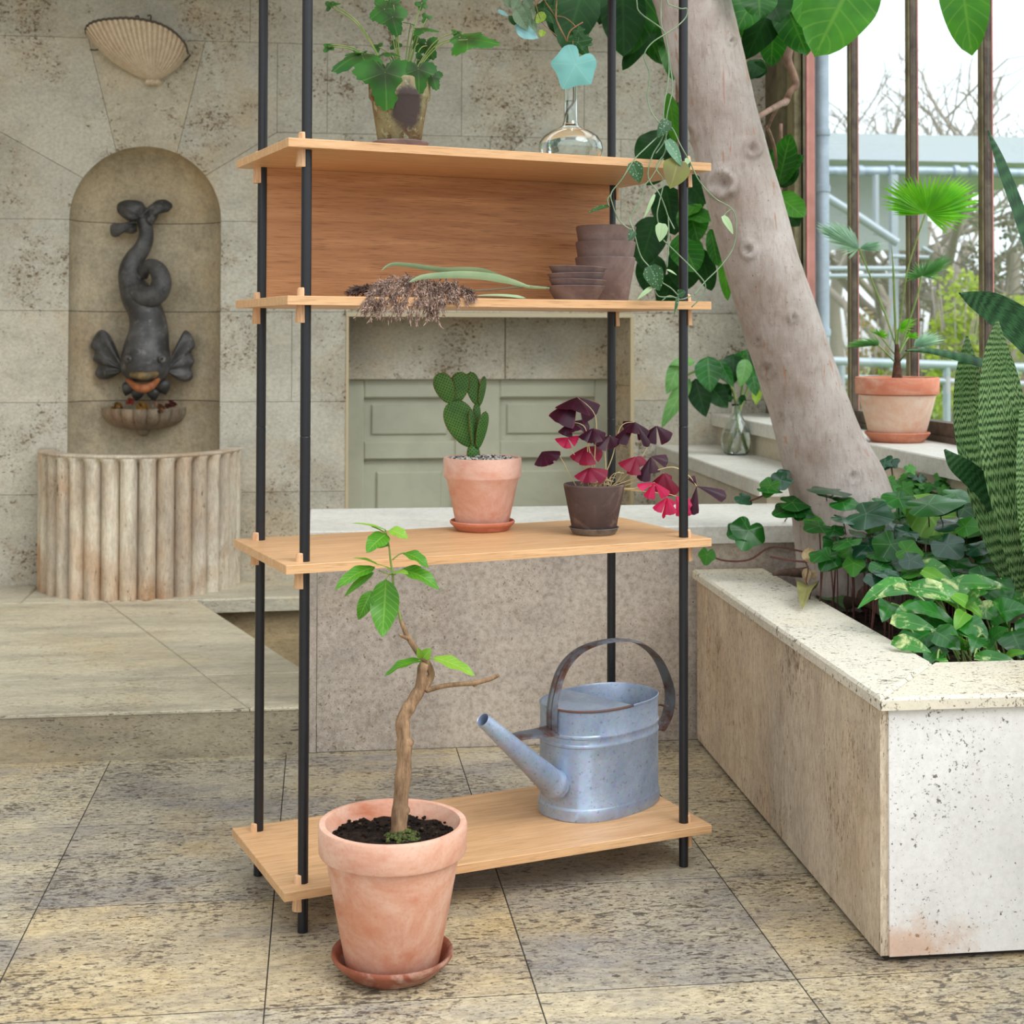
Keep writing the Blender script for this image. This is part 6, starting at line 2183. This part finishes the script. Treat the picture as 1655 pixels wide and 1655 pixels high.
# snake plant at the right edge of the frame
SNK = leafmat('banded_snake_plant_leaf', srgb(132, 160, 104), srgb(108, 142, 86), srgb(60, 90, 60), 0, 0.0, .38, .1, bands=(srgb(34, 64, 26), 215.0, 17.0), spec=.25)
SNKD = leafmat('dark_snake_plant_leaf', srgb(32, 70, 36), srgb(22, 54, 28), srgb(60, 100, 80), 0, 0.0, .3, .1, bands=(srgb(54, 96, 56), 110.0, 14.0), spec=.35)
t = thing('snake_plant', V((1.72, 3.45, GZ)), 'tall snake plant with dark banded upright leaves at the right of the planter', 'plant')


def sword(pts, w, mat, side, fold=.18):
    """pts: (px, py, y); w: full width in px along it"""
    q = spl([tuple(pl(a, b_, y)) + (ww,) for (a, b_, y), ww in zip(pts, w)], 8)
    vs, fs, uvs = [], [], []
    n_ = len(q) - 1
    ns = 8
    for i, p in enumerate(q):
        p3 = V(p[:3])
        tg = (V(q[min(i + 1, n_)][:3]) - V(q[max(i - 1, 0)][:3])).normalized()
        s = (V(side) - tg * V(side).dot(tg)).normalized()
        nr = s.cross(tg)
        if nr.dot(CAM - p3) < 0:
            nr = -nr
        hw = p[3] * .5 * mpp(p3)
        for layer in (0, 1):
            for j in range(ns + 1):
                x = -1 + 2 * j / ns
                vs.append(p3 + s * (x * hw) + nr * (-fold * hw * (1 - x * x) + (.0035 * (1 - x * x) if layer == 0 else -.0035 * (1 - x * x))))
                uvs.append((x, i / n_))
    W = 2 * (ns + 1)
    for i in range(n_):
        for layer in (0, 1):
            for j in range(ns):
                a = i * W + layer * (ns + 1) + j
                fs.append((a, a + 1, a + W + 1, a + W))
    m = M()
    m.add(vs, fs, uvs)
    m.build('leaf', mat, t, smooth=180)


R_ = (cos(YAW), -sin(YAW), 0)
sword([(1640, 945, 3.42), (1615, 880, 3.44), (1588, 780, 3.46), (1572, 700, 3.48), (1566, 640, 3.48), (1564, 590, 3.48), (1563, 543, 3.48)], [34, 44, 56, 58, 50, 34, 3], SNK, R_)
sword([(1662, 955, 3.36), (1650, 880, 3.36), (1632, 760, 3.36), (1622, 680, 3.36), (1615, 610, 3.36), (1611, 560, 3.36), (1612, 517, 3.36)], [40, 60, 84, 82, 62, 36, 3], SNK, R_)
sword([(1690, 940, 3.30), (1680, 860, 3.30), (1672, 760, 3.30), (1668, 660, 3.32)], [50, 64, 60, 40], SNK, R_)
sword([(1700, 900, 3.5), (1730, 720, 3.5), (1720, 610, 3.48), (1670, 545, 3.45), (1610, 500, 3.42), (1574, 484, 3.40), (1551, 474, 3.38)], [40, 50, 58, 62, 50, 28, 3], SNKD, (.25, -.2, 1))
sword([(1690, 930, 3.55), (1720, 600, 3.6), (1680, 440, 3.6), (1650, 350, 3.58), (1622, 275, 3.56), (1607, 236, 3.55), (1597, 211, 3.55)], [40, 50, 40, 30, 24, 14, 2], SNKD, (.8, .3, .3))
sword([(1650, 930, 3.5), (1648, 700, 3.5), (1630, 610, 3.46), (1590, 588, 3.42), (1540, 575, 3.38), (1500, 567, 3.34), (1464, 567, 3.30)], [30, 34, 24, 17, 13, 9, 2], SNKD, (0, .2, 1))
sword([(1640, 930, 3.45), (1622, 850, 3.46), (1600, 800, 3.44), (1570, 768, 3.42), (1545, 748, 3.40), (1527, 727, 3.40)], [24, 30, 34, 36, 28, 4], SNKD, (.7, -.2, .7))

# dead leaves
DEAD = leafmat('dry_brown_leaf', srgb(122, 98, 82), srgb(96, 76, 64), srgb(84, 66, 56), 10, .5, .7, .05)
DEADG = leafmat('withered_olive_leaf', srgb(140, 136, 84), srgb(110, 108, 66), srgb(160, 150, 100), 6, .4, .6, .15)


def fallen(name, lab, bx, by, tx, ty, z0, w, mat, bend, fold, lift=.006):
    a, b_ = atz(bx, by, z0), atz(tx, ty, z0)
    a.z += lift
    b_.z += lift
    m = M()
    m.leaf(a, b_, (0, 0, 1), w, 'ovate', bend, fold, .04, 14, 8)
    o = m.build(name, mat, None, smooth=180, origin=(a + b_) / 2 - V((0, 0, lift)))
    tag(o, lab, 'leaf')
    return o


fallen('fallen_leaf', 'large curled dry brown leaf on the soil behind the left planter rim', 1368, 992, 1438, 1016, GZ + .006, .075, DEAD, .10, .9, .01)
fallen('fallen_leaf', 'green wilted leaf lying on the soil against the planter rim', 1325, 968, 1375, 990, GZ + .012, .07, leafmat('wilted_green_leaf', srgb(92, 132, 78), srgb(70, 108, 62), srgb(130, 160, 100), 6, .4, .5, .2), .04, .2)
fallen('fallen_leaf', 'withered olive leaf lying across the top of the planter rim', 1312, 960, 1296, 990, PZ, .055, DEADG, .12, .5, .008)
fallen('fallen_leaf', 'yellowed leaf on the soil under the ivy', 1420, 912, 1440, 930, GZ + .02, .07, leafmat('yellow_leaf', srgb(200, 170, 50), srgb(180, 150, 40), srgb(220, 200, 100), 4, .3, .6, .3), .05, .2, .01)
fallen('fallen_leaf', 'dry brown curl of leaf on the floor near the front left post', 478, 1376, 500, 1370, 0.0, .022, plain('tan_dry_leaf', srgb(186, 150, 112), .8), .35, .4, .002)
fallen('fallen_leaf', 'small flat brown leaf on the floor behind the bottom board', 574, 1294, 594, 1292, 0.0, .012, plain('tan_dry_leaf_small', srgb(140, 110, 80), .8), .1, .3, .002)
t = thing('withered_stem', atz(1300, 940, GZ), 'withered hanging ivy stem with a tan husk by the planter rim', 'plant')
m = M()
m.tube(spl([tuple(pl(a, b_, 3.9 - .002 * (b_ - 900))) for a, b_ in ((1300, 905), (1306, 920), (1303, 940), (1310, 955), (1308, 968))], 5), .002, 6)
m.build('stem', RSTEM, t, smooth=180)
m = M()
for bx, by, tx, ty, w in ((1300, 888, 1318, 912, 22), (1304, 918, 1302, 946, 14), (1312, 922, 1318, 938, 12)):
    m.leaf(pl(bx, by, 3.88), pl(tx, ty, 3.86), cam(V((1.2, 3.9, .5))), w * KT, 'ovate', .15, .4, .08, 12, 6)
m.build('husk', plain('tan_husk', srgb(196, 170, 128), .8, var=srgb(140, 116, 78), vscale=40), t, smooth=180)

# ------------------------------------------------------------------ palm on the sill
c = atz(1459, 714, SILLZ)
c.x = min(c.x, 1.905)
k = mpp(c)
t = thing('terracotta_saucer', c, 'shallow terracotta saucer under the palm pot on the window sill', 'saucer')
m = M()
r = 52 * k
m.lathe([(0, 0), (r * .74, 0), (r * .80, .003), (r * .98, .027), (r, .031), (r * .98, .034), (r * .93, .033), (r * .78, .010), (0, .009)], c, 44)
m.build('saucer_dish', TC_PINKS, t, smooth=50)
c = c + V((0, 0, .0095))
t = thing('potted_palm', c, 'young fan palm in a pale terracotta pot on the window sill', 'potted plant')
H_, RT, RB = 100 * k, 66 * k, 43 * k
m = M()
pr = rimmed_pot(c, RT, RB, H_, 27 * k, .009, .010)
m.lathe(pr[:4] + [(RT - .012, H_ - 27 * k - .002)], c, 56)
m.build('pot', TC_PALM, t, smooth=40)
m = M()
m.lathe([(RT - .014, H_ - 27 * k - .001)] + pr[4:], c, 56)
rim = m.build('pot_rim', TC_PALMR, t, smooth=40)
rim['label'] = 'darker terracotta rim'
m = M()
soil_disc(m, c + V((0, 0, H_ - .02)), RT - .014, .005)
m.build('potting_soil', SOIL, t, smooth=180)['kind'] = 'stuff'
YP = c.y


def pp(px, py, dy=0.0):
    return aty(px, py, YP + dy)


m = M()
q = spl([tuple(pp(a, b_)) + (r * k,) for a, b_, r in ((1450, 612, 9), (1450, 600, 7.5), (1450, 585, 5.5), (1450, 570, 4.5), (1449, 556, 3.2))], 5)
m.tube([p[:3] for p in q], [p[3] for p in q], 10)
m.build('trunk', plain('fibrous_brown_bark', srgb(110, 72, 52), .9, var=srgb(72, 48, 38), vscale=60, bumpy=.6), t, smooth=180)
PALML = leafmat('bright_palm_frond', srgb(120, 190, 32), srgb(96, 170, 28), srgb(150, 204, 70), 0, .4, .4, .5)
PALMD = leafmat('green_palm_frond', srgb(98, 154, 78), srgb(70, 126, 62), srgb(170, 204, 150), 0, .4, .36, .3)
PALMW = leafmat('silvery_palm_frond', srgb(178, 208, 192), srgb(126, 170, 140), srgb(206, 226, 212), 0, .4, .3, .3)
KP = k


def frond(hub, rays, mat, dy, stalk, tilt=.25, cup=.0):
    h = pp(hub[0], hub[1], dy)
    m = M()
    n_ = len(rays)
    for i, (tx, ty, dz) in enumerate(rays):
        tip = pp(tx, ty, dy + dz)
        L = (tip - h).length
        m.leaf(h, tip, cam(h) * (1 - tilt) + V((0, 0, tilt)) + V((.1, 0, 0)), max(.005, L * .088), 'lance', .03, .5, 0, 9, 2, random.uniform(.85, 1.15))
    m.build('frond', mat, t, smooth=180)
    m = M()
    q = spl([tuple(pp(a, b_, d)) for a, b_, d in stalk], 6)
    m.tube(q, .0030, 6)
    m.build('frond_stalk', GSTEM if mat != PALMD else PSTALK, t, smooth=180)


def fan(hub, outline, n_, jit=2.0, dz=0.0):
    o_ = spl(outline, 12)
    r_ = []
    for i in range(n_):
        p = o_[int(i * (len(o_) - 1) / (n_ - 1))]
        s = 1.0 if i % 2 == 0 else .94
        r_.append((hub[0] + (p[0] - hub[0]) * s + random.uniform(-jit, jit), hub[1] + (p[1] - hub[1]) * s + random.uniform(-jit, jit), dz * (abs(i - n_ / 2) / n_)))
    return r_


frond((1496, 345), fan((1496, 345), [(1535, 382), (1562, 364), (1585, 342), (1592, 318), (1580, 298), (1558, 284), (1530, 280), (1500, 279), (1472, 280), (1446, 286), (1426, 297), (1418, 318), (1428, 338), (1446, 350)], 46), PALML, -.05, [(1450, 560, 0), (1456, 510, -.01), (1466, 440, -.03), (1484, 380, -.04), (1496, 345, -.05)])
frond((1388, 402), fan((1388, 402), [(1370, 420), (1345, 402), (1325, 380), (1316, 366), (1322, 358), (1345, 354), (1368, 362), (1384, 380)], 30), PALMW, .10, [(1448, 560, 0), (1432, 510, .04), (1408, 450, .08), (1388, 402, .10)], .4)
frond((1389, 402), fan((1389, 402), [(1402, 390), (1416, 388), (1430, 392), (1432, 402), (1420, 408)], 12, 1), PALMW, .10, [(1448, 560, 0), (1431, 510, .04), (1408, 450, .08), (1389, 402, .10)], .4)
frond((1490, 446), fan((1490, 446), [(1516, 454), (1530, 440), (1544, 420), (1538, 410), (1516, 414), (1496, 416), (1480, 420), (1470, 430), (1460, 442), (1458, 452), (1470, 456)], 32), PALMD, -.12, [(1452, 575, 0), (1466, 530, -.05), (1482, 480, -.1), (1490, 446, -.12)], .35)
frond((1420, 558), fan((1420, 558), [(1412, 560), (1395, 560), (1374, 562), (1362, 560), (1372, 552), (1390, 544), (1408, 540), (1418, 546)], 20, 1), PALMD, -.05, [(1446, 585, 0), (1434, 572, -.03), (1420, 558, -.05)], .5)
frond((1424, 545), fan((1424, 545), [(1400, 532), (1412, 528), (1428, 530), (1440, 540), (1434, 550)], 14, 1), PALML, .05, [(1448, 575, 0), (1436, 560, .03), (1424, 545, .05)], .5)
frond((1452, 532), fan((1452, 532), [(1448, 538), (1458, 520), (1470, 512), (1482, 514), (1482, 524), (1474, 536), (1460, 542)], 16, 1), PALML, .1, [(1450, 570, 0), (1450, 550, .05), (1452, 532, .1)], .3)
frond((1478, 560), fan((1478, 560), [(1480, 548), (1494, 536), (1510, 534), (1524, 540), (1530, 552), (1512, 560), (1494, 563)], 20, 1), PALMW, -.08, [(1453, 585, 0), (1464, 572, -.05), (1478, 560, -.08)], .5)
frond((1468, 545), fan((1468, 545), [(1462, 548), (1466, 538), (1478, 536), (1488, 540), (1486, 550)], 12, 1), PALML, .05, [(1452, 575, 0), (1460, 558, .03), (1468, 545, .05)], .4)
m = M()
m.tube(spl([tuple(pp(a, b_, d)) + (r,) for a, b_, d, r in ((1449, 570, 0, .004), (1446, 500, 0, .0045), (1444, 440, 0, .0045), (1441, 395, 0, .001))], 6) and [p[:3] for p in spl([tuple(pp(a, b_, d)) for a, b_, d in ((1449, 570, 0), (1446, 500, 0), (1444, 440, 0), (1441, 396, 0))], 6)], [.004] * 12 + [.0035, .003, .0025, .002, .0015, .001, .0006], 7)
m.build('new_spear', GSTEM, t, smooth=180)
m = M()
m.leaf(pp(1424, 606, -.06), pp(1420, 595, -.06), cam(c), .014, 'ovate', .1, .3, 0, 6, 4)
m.leaf(pp(1424, 607, -.06), pp(1428, 598, -.06), cam(c), .010, 'ovate', .1, .3, 0, 6, 4)
m.build('seedling', LIME, t, smooth=180)

# ------------------------------------------------------------------ glass vase with leafy cuttings on the ledge
c = atz(1190, 735, .718)
k = mpp(c)
YVZ = c.y
t = thing('glass_vase', c, 'pear shaped clear glass vase of water on the pale stone ledge', 'vase')
R, rn = 24.5 * k, 6.5 * k
hh = 82 * k
outer = [(0, 0), (R * .62, .001), (R * .80, .008), (R * .96, .034), (R, .060), (R * .95, .085), (R * .78, .115), (R * .52, .145), (R * .34, .170), (rn, .19), (rn * .98, hh - .012), (rn * 1.25, hh)]
w_ = .003
inner = [(max(r_ - w_, 0), z_) for r_, z_ in outer[::-1]][:-2] + [(R * .58, .005), (0, .004)]
m = M()
m.lathe(outer + inner, c, 48)
m.build('vase_body', CLEAR, t, smooth=180)
m = M()
m.lathe([(0, .0045), (R * .58, .0055)] + [(r_ - w_ * 1.12, max(z_, .009)) for r_, z_ in outer[2:6]] + [(R * .90 - w_ * 1.12, .094), (0, .094)], c, 48)
m.build('water', WATER, t, smooth=50)


def vz(px, py, dy=0.0):
    return aty(px, py, YVZ + dy)


t = thing('leafy_cutting', vz(1190, 690), 'bunch of large glossy green leaves standing in the pear shaped vase', 'cutting')
BIGL = leafmat('glossy_big_leaf', srgb(48, 118, 48), srgb(32, 92, 38), srgb(112, 164, 94), 6, .5, .28, .28, spec=.6)
BIGD = leafmat('dark_big_leaf', srgb(26, 70, 28), srgb(18, 54, 24), srgb(70, 112, 54), 6, .35, .36, .25)
BIGP = leafmat('pale_big_leaf', srgb(118, 168, 96), srgb(96, 150, 80), srgb(160, 196, 140), 6, .4, .45, .35)
m = M()
for pts in ([(1204, 735, .01), (1196, 700, 0), (1192, 680, 0), (1190, 660, 0), (1184, 630, -.01), (1165, 610, -.03), (1130, 600, -.05), (1110, 606, -.06)], [(1177, 735, -.01), (1186, 705, 0), (1193, 680, 0), (1196, 655, .0), (1200, 625, .02), (1206, 590, .05)], [(1190, 680, 0), (1190, 650, .0), (1180, 622, 0), (1168, 600, 0)], [(1193, 678, 0), (1200, 650, .02), (1212, 620, .04), (1218, 600, .04)]):
    q = spl([tuple(vz(a, b_, d)) for a, b_, d in pts], 6)
    m.tube(q, .0055, 7)
m.build('stem', GSTEM, t, smooth=180)
for bx, by, tx, ty, w, dy, mat, tl in ((1144, 576, 1148, 634, 42, -.08, BIGL, .1), (1100, 582, 1077, 637, 28, -.05, BIGP, .1), (1122, 584, 1082, 590, 20, -.04, BIGP, .4), (1115, 612, 1069, 692, 26, -.05, BIGP, .15), (1124, 612, 1141, 674, 36, -.03, BIGD, .1), (1145, 620, 1176, 660, 34, -.02, BIGD, .2), (1162, 582, 1186, 626, 20, -.02, BIGL, .2), (1185, 572, 1186, 620, 36, .04, BIGD, .1), (1190, 590, 1208, 566, 22, .04, BIGL, .2), (1206, 580, 1196, 626, 24, .0, BIGP, .1), (1215, 590, 1222, 640, 28, .0, BIGL, .1), (1224, 630, 1222, 654, 16, .02, LIME, .1), (1170, 620, 1172, 644, 20, -.02, BIGD, .1), (1196, 640, 1206, 648, 10, 0, BIGD, .3), (1182, 640, 1176, 648, 12, -.02, BIGD, .3), (1200, 640, 1196, 656, 10, 0, BIGD, .3), (1165, 625, 1182, 650, 22, .03, BIGD, .1), (1210, 572, 1212, 600, 26, .05, BIGD, .2)):
    m = M()
    a, tip = vz(bx, by, dy), vz(tx, ty, dy - .04)
    m.leaf(a, tip, cam(a) * (1 - tl) + V((random.uniform(-.2, .2), 0, tl)), w * mpp(a) * 1.05, 'ovate', .06, .2, .03, 14, 6)
    m.build('leaf', mat, t, smooth=180)
# ------------------------------------------------------------------ outside the windows
GRASS = plain('lawn_grass', srgb(126, 150, 84), .9, var=srgb(100, 126, 66), vscale=3)
m = M()
m.box((2.35, 3.5, -.2), (40, 60, -.02))
lawn = struct(m.build('ground', GRASS, smooth=0), 'lawn outside the window')
WHITEP = plain('white_fascia_paint', srgb(198, 206, 214), .6)
PIPE = plain('blue_grey_zinc_pipe', srgb(176, 190, 206), .45, .3, var=srgb(150, 164, 180), vscale=6)
GALV = plain('grey_galvanised_frame', srgb(172, 182, 190), .5, .3)
GREYP = plain('pale_grey_panel', srgb(186, 192, 194), .7)

m = M()
p = aty(1309, 400, 6.95)
m.box((p.x - .022, 6.93, 0), (p.x + .02, 7.0, 3.3))
struct(m.build('trim_9', PINK_FRAME, smooth=0), 'faded red outer window post')
p = aty(1328, 400, 7.25)
t = thing('downpipe', (p.x, p.y, 0), 'blue grey rainwater pipe standing outside beside the window corner', 'pipe')
m = M()
r = 12.2 * mpp(p)
m.lathe([(0, 0), (r, 0), (r, 3.4), (0, 3.4)], (p.x, p.y, 0), 28)
m.build('pipe', PIPE, t, smooth=40)
for yy in (214, 305, 537):
    q = aty(1328, yy, 7.25)
    m = M()
    m.lathe([(r * .9, -.02), (r * 1.14, -.018), (r * 1.18, 0), (r * 1.14, .018), (r * .9, .02)], (p.x, p.y, q.z), 28)
    m.build('pipe_socket', PIPE, t, smooth=40)

YB_ = 14.0
o_ = aty(1480, 240, YB_)
t = thing('glasshouse', (o_.x, YB_, 0), 'neighbouring glasshouse with a white fascia and grey pipes across the lawn', 'building')


def obox(m, xa, ya, xb, yb, y0, dpt):
    a, b_ = aty(xa, ya, y0), aty(xb, yb, y0)
    m.box((min(a.x, b_.x), y0, min(a.z, b_.z)), (max(a.x, b_.x), y0 + dpt, max(a.z, b_.z)))


m = M()
obox(m, 1300, 214, 1800, 266, YB_, 3.0)
m.build('fascia', WHITEP, t, smooth=0)
m = M()
obox(m, 1300, 282, 1500, 405, YB_ + .6, .1)
m.build('side_panel', GREYP, t, smooth=0)


def otube(m, pts, r):
    m.tube([aty(a, b_, y) for a, b_, y in pts], r, 10)


m = M()
otube(m, [(1300, 277, 13.9), (1500, 277, 13.9), (1800, 284, 13.9)], .05)
for x in (1390, 1440, 1545, 1570, 1615):
    otube(m, [(x - 4, 277, 13.88), (x + 4, 277, 13.88)], .062)
m.build('gutter_pipe', PIPE, t, smooth=40)
m = M()
for x, w in ((1447, 6), (1418, 3)):
    obox(m, x - w, 282, x + w, 660 if w > 5 else 380, 13.7, .08)
otube(m, [(1330, 315, 13.6), (1390, 352, 13.6), (1450, 392, 13.6)], .045)
otube(m, [(1300, 434, 13.5), (1500, 434, 13.5)], .025)
otube(m, [(1300, 446, 13.5), (1500, 446, 13.5)], .025)
otube(m, [(1490, 400, 13.5), (1506, 408, 13.5), (1500, 416, 13.5), (1440, 414, 13.5)], .02)
m.build('frame', GALV, t, smooth=40)
t = thing('handrail', aty(1450, 592, 11).to_2d().to_3d(), 'low grey metal handrail running along the lawn', 'railing')
m = M()
otube(m, [(1300, 582, 11), (1700, 596, 11)], .035)
m.build('top_rail', GALV, t, smooth=40)
m = M()
otube(m, [(1300, 608, 11), (1700, 622, 11)], .025)
m.build('lower_rail', GALV, t, smooth=40)
for x in (1360, 1530, 1640):
    a = aty(x, 590, 11)
    m = M()
    m.tube([(a.x, 11, -.02), (a.x, 11, a.z)], .03, 10)
    m.build('rail_post', GALV, t, smooth=40)

BARE = plain('grey_tree_bark', srgb(150, 140, 128), .8)


def bare_tree(px, y, h, seed, lab, lean=0.0):
    rnd = random.Random(seed)
    b_ = aty(px, 541, y)
    t = thing('bare_tree', (b_.x, y, -.02), lab, 'tree')
    mt, mb = M(), M()

    def grow(p, d, L, r, lv):
        pts, rad = [p], [r]
        n_ = 5
        for i in range(n_):
            d = (d + V((rnd.gauss(0, .12), rnd.gauss(0, .12), rnd.gauss(.02, .08)))).normalized()
            p = p + d * (L / n_)
            pts.append(p)
            rad.append(r * (1 - .42 * (i + 1) / n_))
        (mt if lv == 0 else mb).tube(pts, rad, 6 if lv < 2 else 4, cap=False)
        if lv < 4:
            for q in range(rnd.choice((3, 3, 4)) if lv < 3 else 3):
                i = rnd.randint(2, n_)
                an = rnd.uniform(0, 6.28)
                nd = (d * rnd.uniform(.5, 1.0) + V((cos(an), sin(an), rnd.uniform(-.05, .5))) * .75).normalized()
                grow(pts[i], nd, L * rnd.uniform(.55, .78), rad[i] * .70, lv + 1)
    grow(V((b_.x, y, -.02)), V((lean, 0, 1)).normalized(), h * .34, h * .020, 0)
    mt.build('trunk', BARE, t, smooth=180)
    mb.build('branches', BARE, t, smooth=180)


bare_tree(1425, 21, 8.0, 3, 'bare tree behind the glasshouse between the first two window bars')
bare_tree(1560, 19, 7.6, 5, 'bare tree behind the glasshouse between the second and third window bars', .1)
bare_tree(1632, 15.5, 6.6, 9, 'bare tree at the far right seen past the third window bar', .05)
bare_tree(1500, 26, 9.0, 12, 'thin bare tree far behind the glasshouse fascia', -.1)
bare_tree(1460, 17.5, 7.2, 21, 'slender bare tree close behind the fascia by the middle window bar', .06)
bare_tree(1590, 23, 8.5, 27, 'bare tree behind the glasshouse beside the third window bar', -.05)
bare_tree(1350, 24, 8.5, 14, 'bare tree far behind the blue grey downpipe')

SHR1 = leafmat('yellow_green_shrub_leaf', srgb(190, 200, 96), srgb(160, 180, 80), srgb(210, 220, 140), 0, 0, .6, .4)
SHR2 = leafmat('russet_shrub_leaf', srgb(176, 146, 116), srgb(150, 150, 100), srgb(190, 170, 130), 0, 0, .6, .3)
SHR3 = leafmat('dull_hedge_leaf', srgb(120, 130, 110), srgb(140, 124, 120), srgb(150, 150, 130), 0, 0, .6, .3)


def shrub(px, py0, py1, hw, y, nlf, mat, seed, lab, lsz=.06):
    rnd = random.Random(seed)
    a, top = aty(px, 541, y), aty(px, py0, y)
    t = thing('shrub', (a.x, y, -.02), lab, 'shrub')
    w = hw * mpp(V((a.x, y, 1)))
    m, st_ = M(), M()
    for i in range(nlf):
        th, f = rnd.uniform(0, 6.28), rnd.random()
        rr = w * (.35 + .65 * sqrt(rnd.random())) * (1 - .45 * f)
        p = V((a.x + rr * cos(th), y + rr * sin(th) * .8, f * top.z * (1 - .25 * (rr / w) ** 2)))
        if noise.noise(p * 2.2) < -.12:
            continue
        d = V((rnd.gauss(0, 1), rnd.gauss(0, 1), rnd.gauss(0, .6))).normalized()
        m.leaf(p, p + d * lsz * rnd.uniform(.7, 1.4), V((rnd.gauss(0, 1), rnd.gauss(0, 1), rnd.gauss(0, 1))), lsz * .6, 'ovate', .1, .1, 0, 3, 2, rnd.uniform(.7, 1.2))
    for i in range(14):
        th = rnd.uniform(0, 6.28)
        st_.tube([V((a.x, y, -.02)), V((a.x + w * .4 * cos(th), y + w * .3 * sin(th), top.z * .5)), V((a.x + w * .8 * cos(th), y + w * .6 * sin(th), top.z * rnd.uniform(.7, 1)))], [.02, .012, .005], 5)
    m.build('foliage', mat, t, smooth=180)
    st_.build('stems', BARE, t, smooth=180)


shrub(1545, 428, 640, 70, 12.2, 2600, SHR1, 1, 'yellow green shrub on the lawn in front of the glasshouse right of the palm')
shrub(1405, 470, 640, 55, 12.6, 1500, SHR2, 2, 'thin russet shrub outside behind the palm pot left of the middle window bar')
shrub(1640, 470, 640, 60, 13.2, 1500, SHR1, 3, 'yellow green shrub at the far right edge of the window')
shrub(1480, 400, 600, 60, 16.5, 1600, SHR3, 4, 'dull grey green bush beneath the glasshouse fascia')
shrub(1610, 330, 600, 90, 18.5, 2200, SHR3, 6, 'large dull bush behind the yellow green shrubs', .09)

# ------------------------------------------------------------------ light: overcast sky through glass roof and windows
w = bpy.data.worlds.new('overcast_sky')
SC.world = w
w.use_nodes = True
nt = w.node_tree
nt.nodes.clear()
tc = nt.nodes.new('ShaderNodeTexCoord')
sp = nt.nodes.new('ShaderNodeSeparateXYZ')
nt.links.new(tc.outputs['Generated'], sp.inputs[0])
rp_ = nt.nodes.new('ShaderNodeValToRGB')
rp_.color_ramp.elements[0].position = .49
rp_.color_ramp.elements[0].color = (.36, .35, .32, 1)
rp_.color_ramp.elements[1].position = .52
rp_.color_ramp.elements[1].color = (.87, .94, 1.0, 1)
mr_ = nt.nodes.new('ShaderNodeMapRange')
mr_.inputs[1].default_value, mr_.inputs[2].default_value = -1.0, 1.0
nt.links.new(sp.outputs[2], mr_.inputs[0])
nt.links.new(mr_.outputs[0], rp_.inputs[0])
bg = nt.nodes.new('ShaderNodeBackground')
bg.inputs['Strength'].default_value = 1.8
nt.links.new(rp_.outputs[0], bg.inputs[0])
wo = nt.nodes.new('ShaderNodeOutputWorld')
nt.links.new(bg.outputs[0], wo.inputs[0])

sun = bpy.data.lights.new('hazy_sun', 'SUN')
sun.energy = 2.4
sun.angle = radians(38)
sun.color = (1.0, .985, .965)
so_ = bpy.data.objects.new('hazy_sun', sun)
COL.objects.link(so_)
so_.rotation_euler = V((-.62, .66, -.95)).to_track_quat('-Z', 'Y').to_euler()

# ------------------------------------------------------------------ camera
cd = bpy.data.cameras.new('camera')
cd.sensor_width = 36.0
cd.lens = FOC * 36.0 / 1655.0
cd.shift_x = 0.0
cd.shift_y = -(827.5 - PCY) / 1655.0
cd.clip_start, cd.clip_end = .05, 300
cd.dof.use_dof = True
cd.dof.focus_distance = 3.15
cd.dof.aperture_fstop = 7.0
co = bpy.data.objects.new('camera', cd)
COL.objects.link(co)
co.location = CAM
co.matrix_world = Matrix.Translation(CAM) @ Matrix.Rotation(-YAW, 4, 'Z') @ Matrix.Rotation(pi / 2 + PIT, 4, 'X') @ Matrix.Rotation(ROL, 4, 'Z')
SC.camera = co

SC.view_settings.view_transform = 'Standard'
SC.view_settings.look = 'None'
SC.view_settings.exposure = -0.03
SC.view_settings.gamma = 1.0
SC.view_settings.use_curve_mapping = False
SC.cycles.use_denoising = True
SC.cycles.max_bounces = 10
SC.cycles.transparent_max_bounces = 16
SC.cycles.transmission_bounces = 10
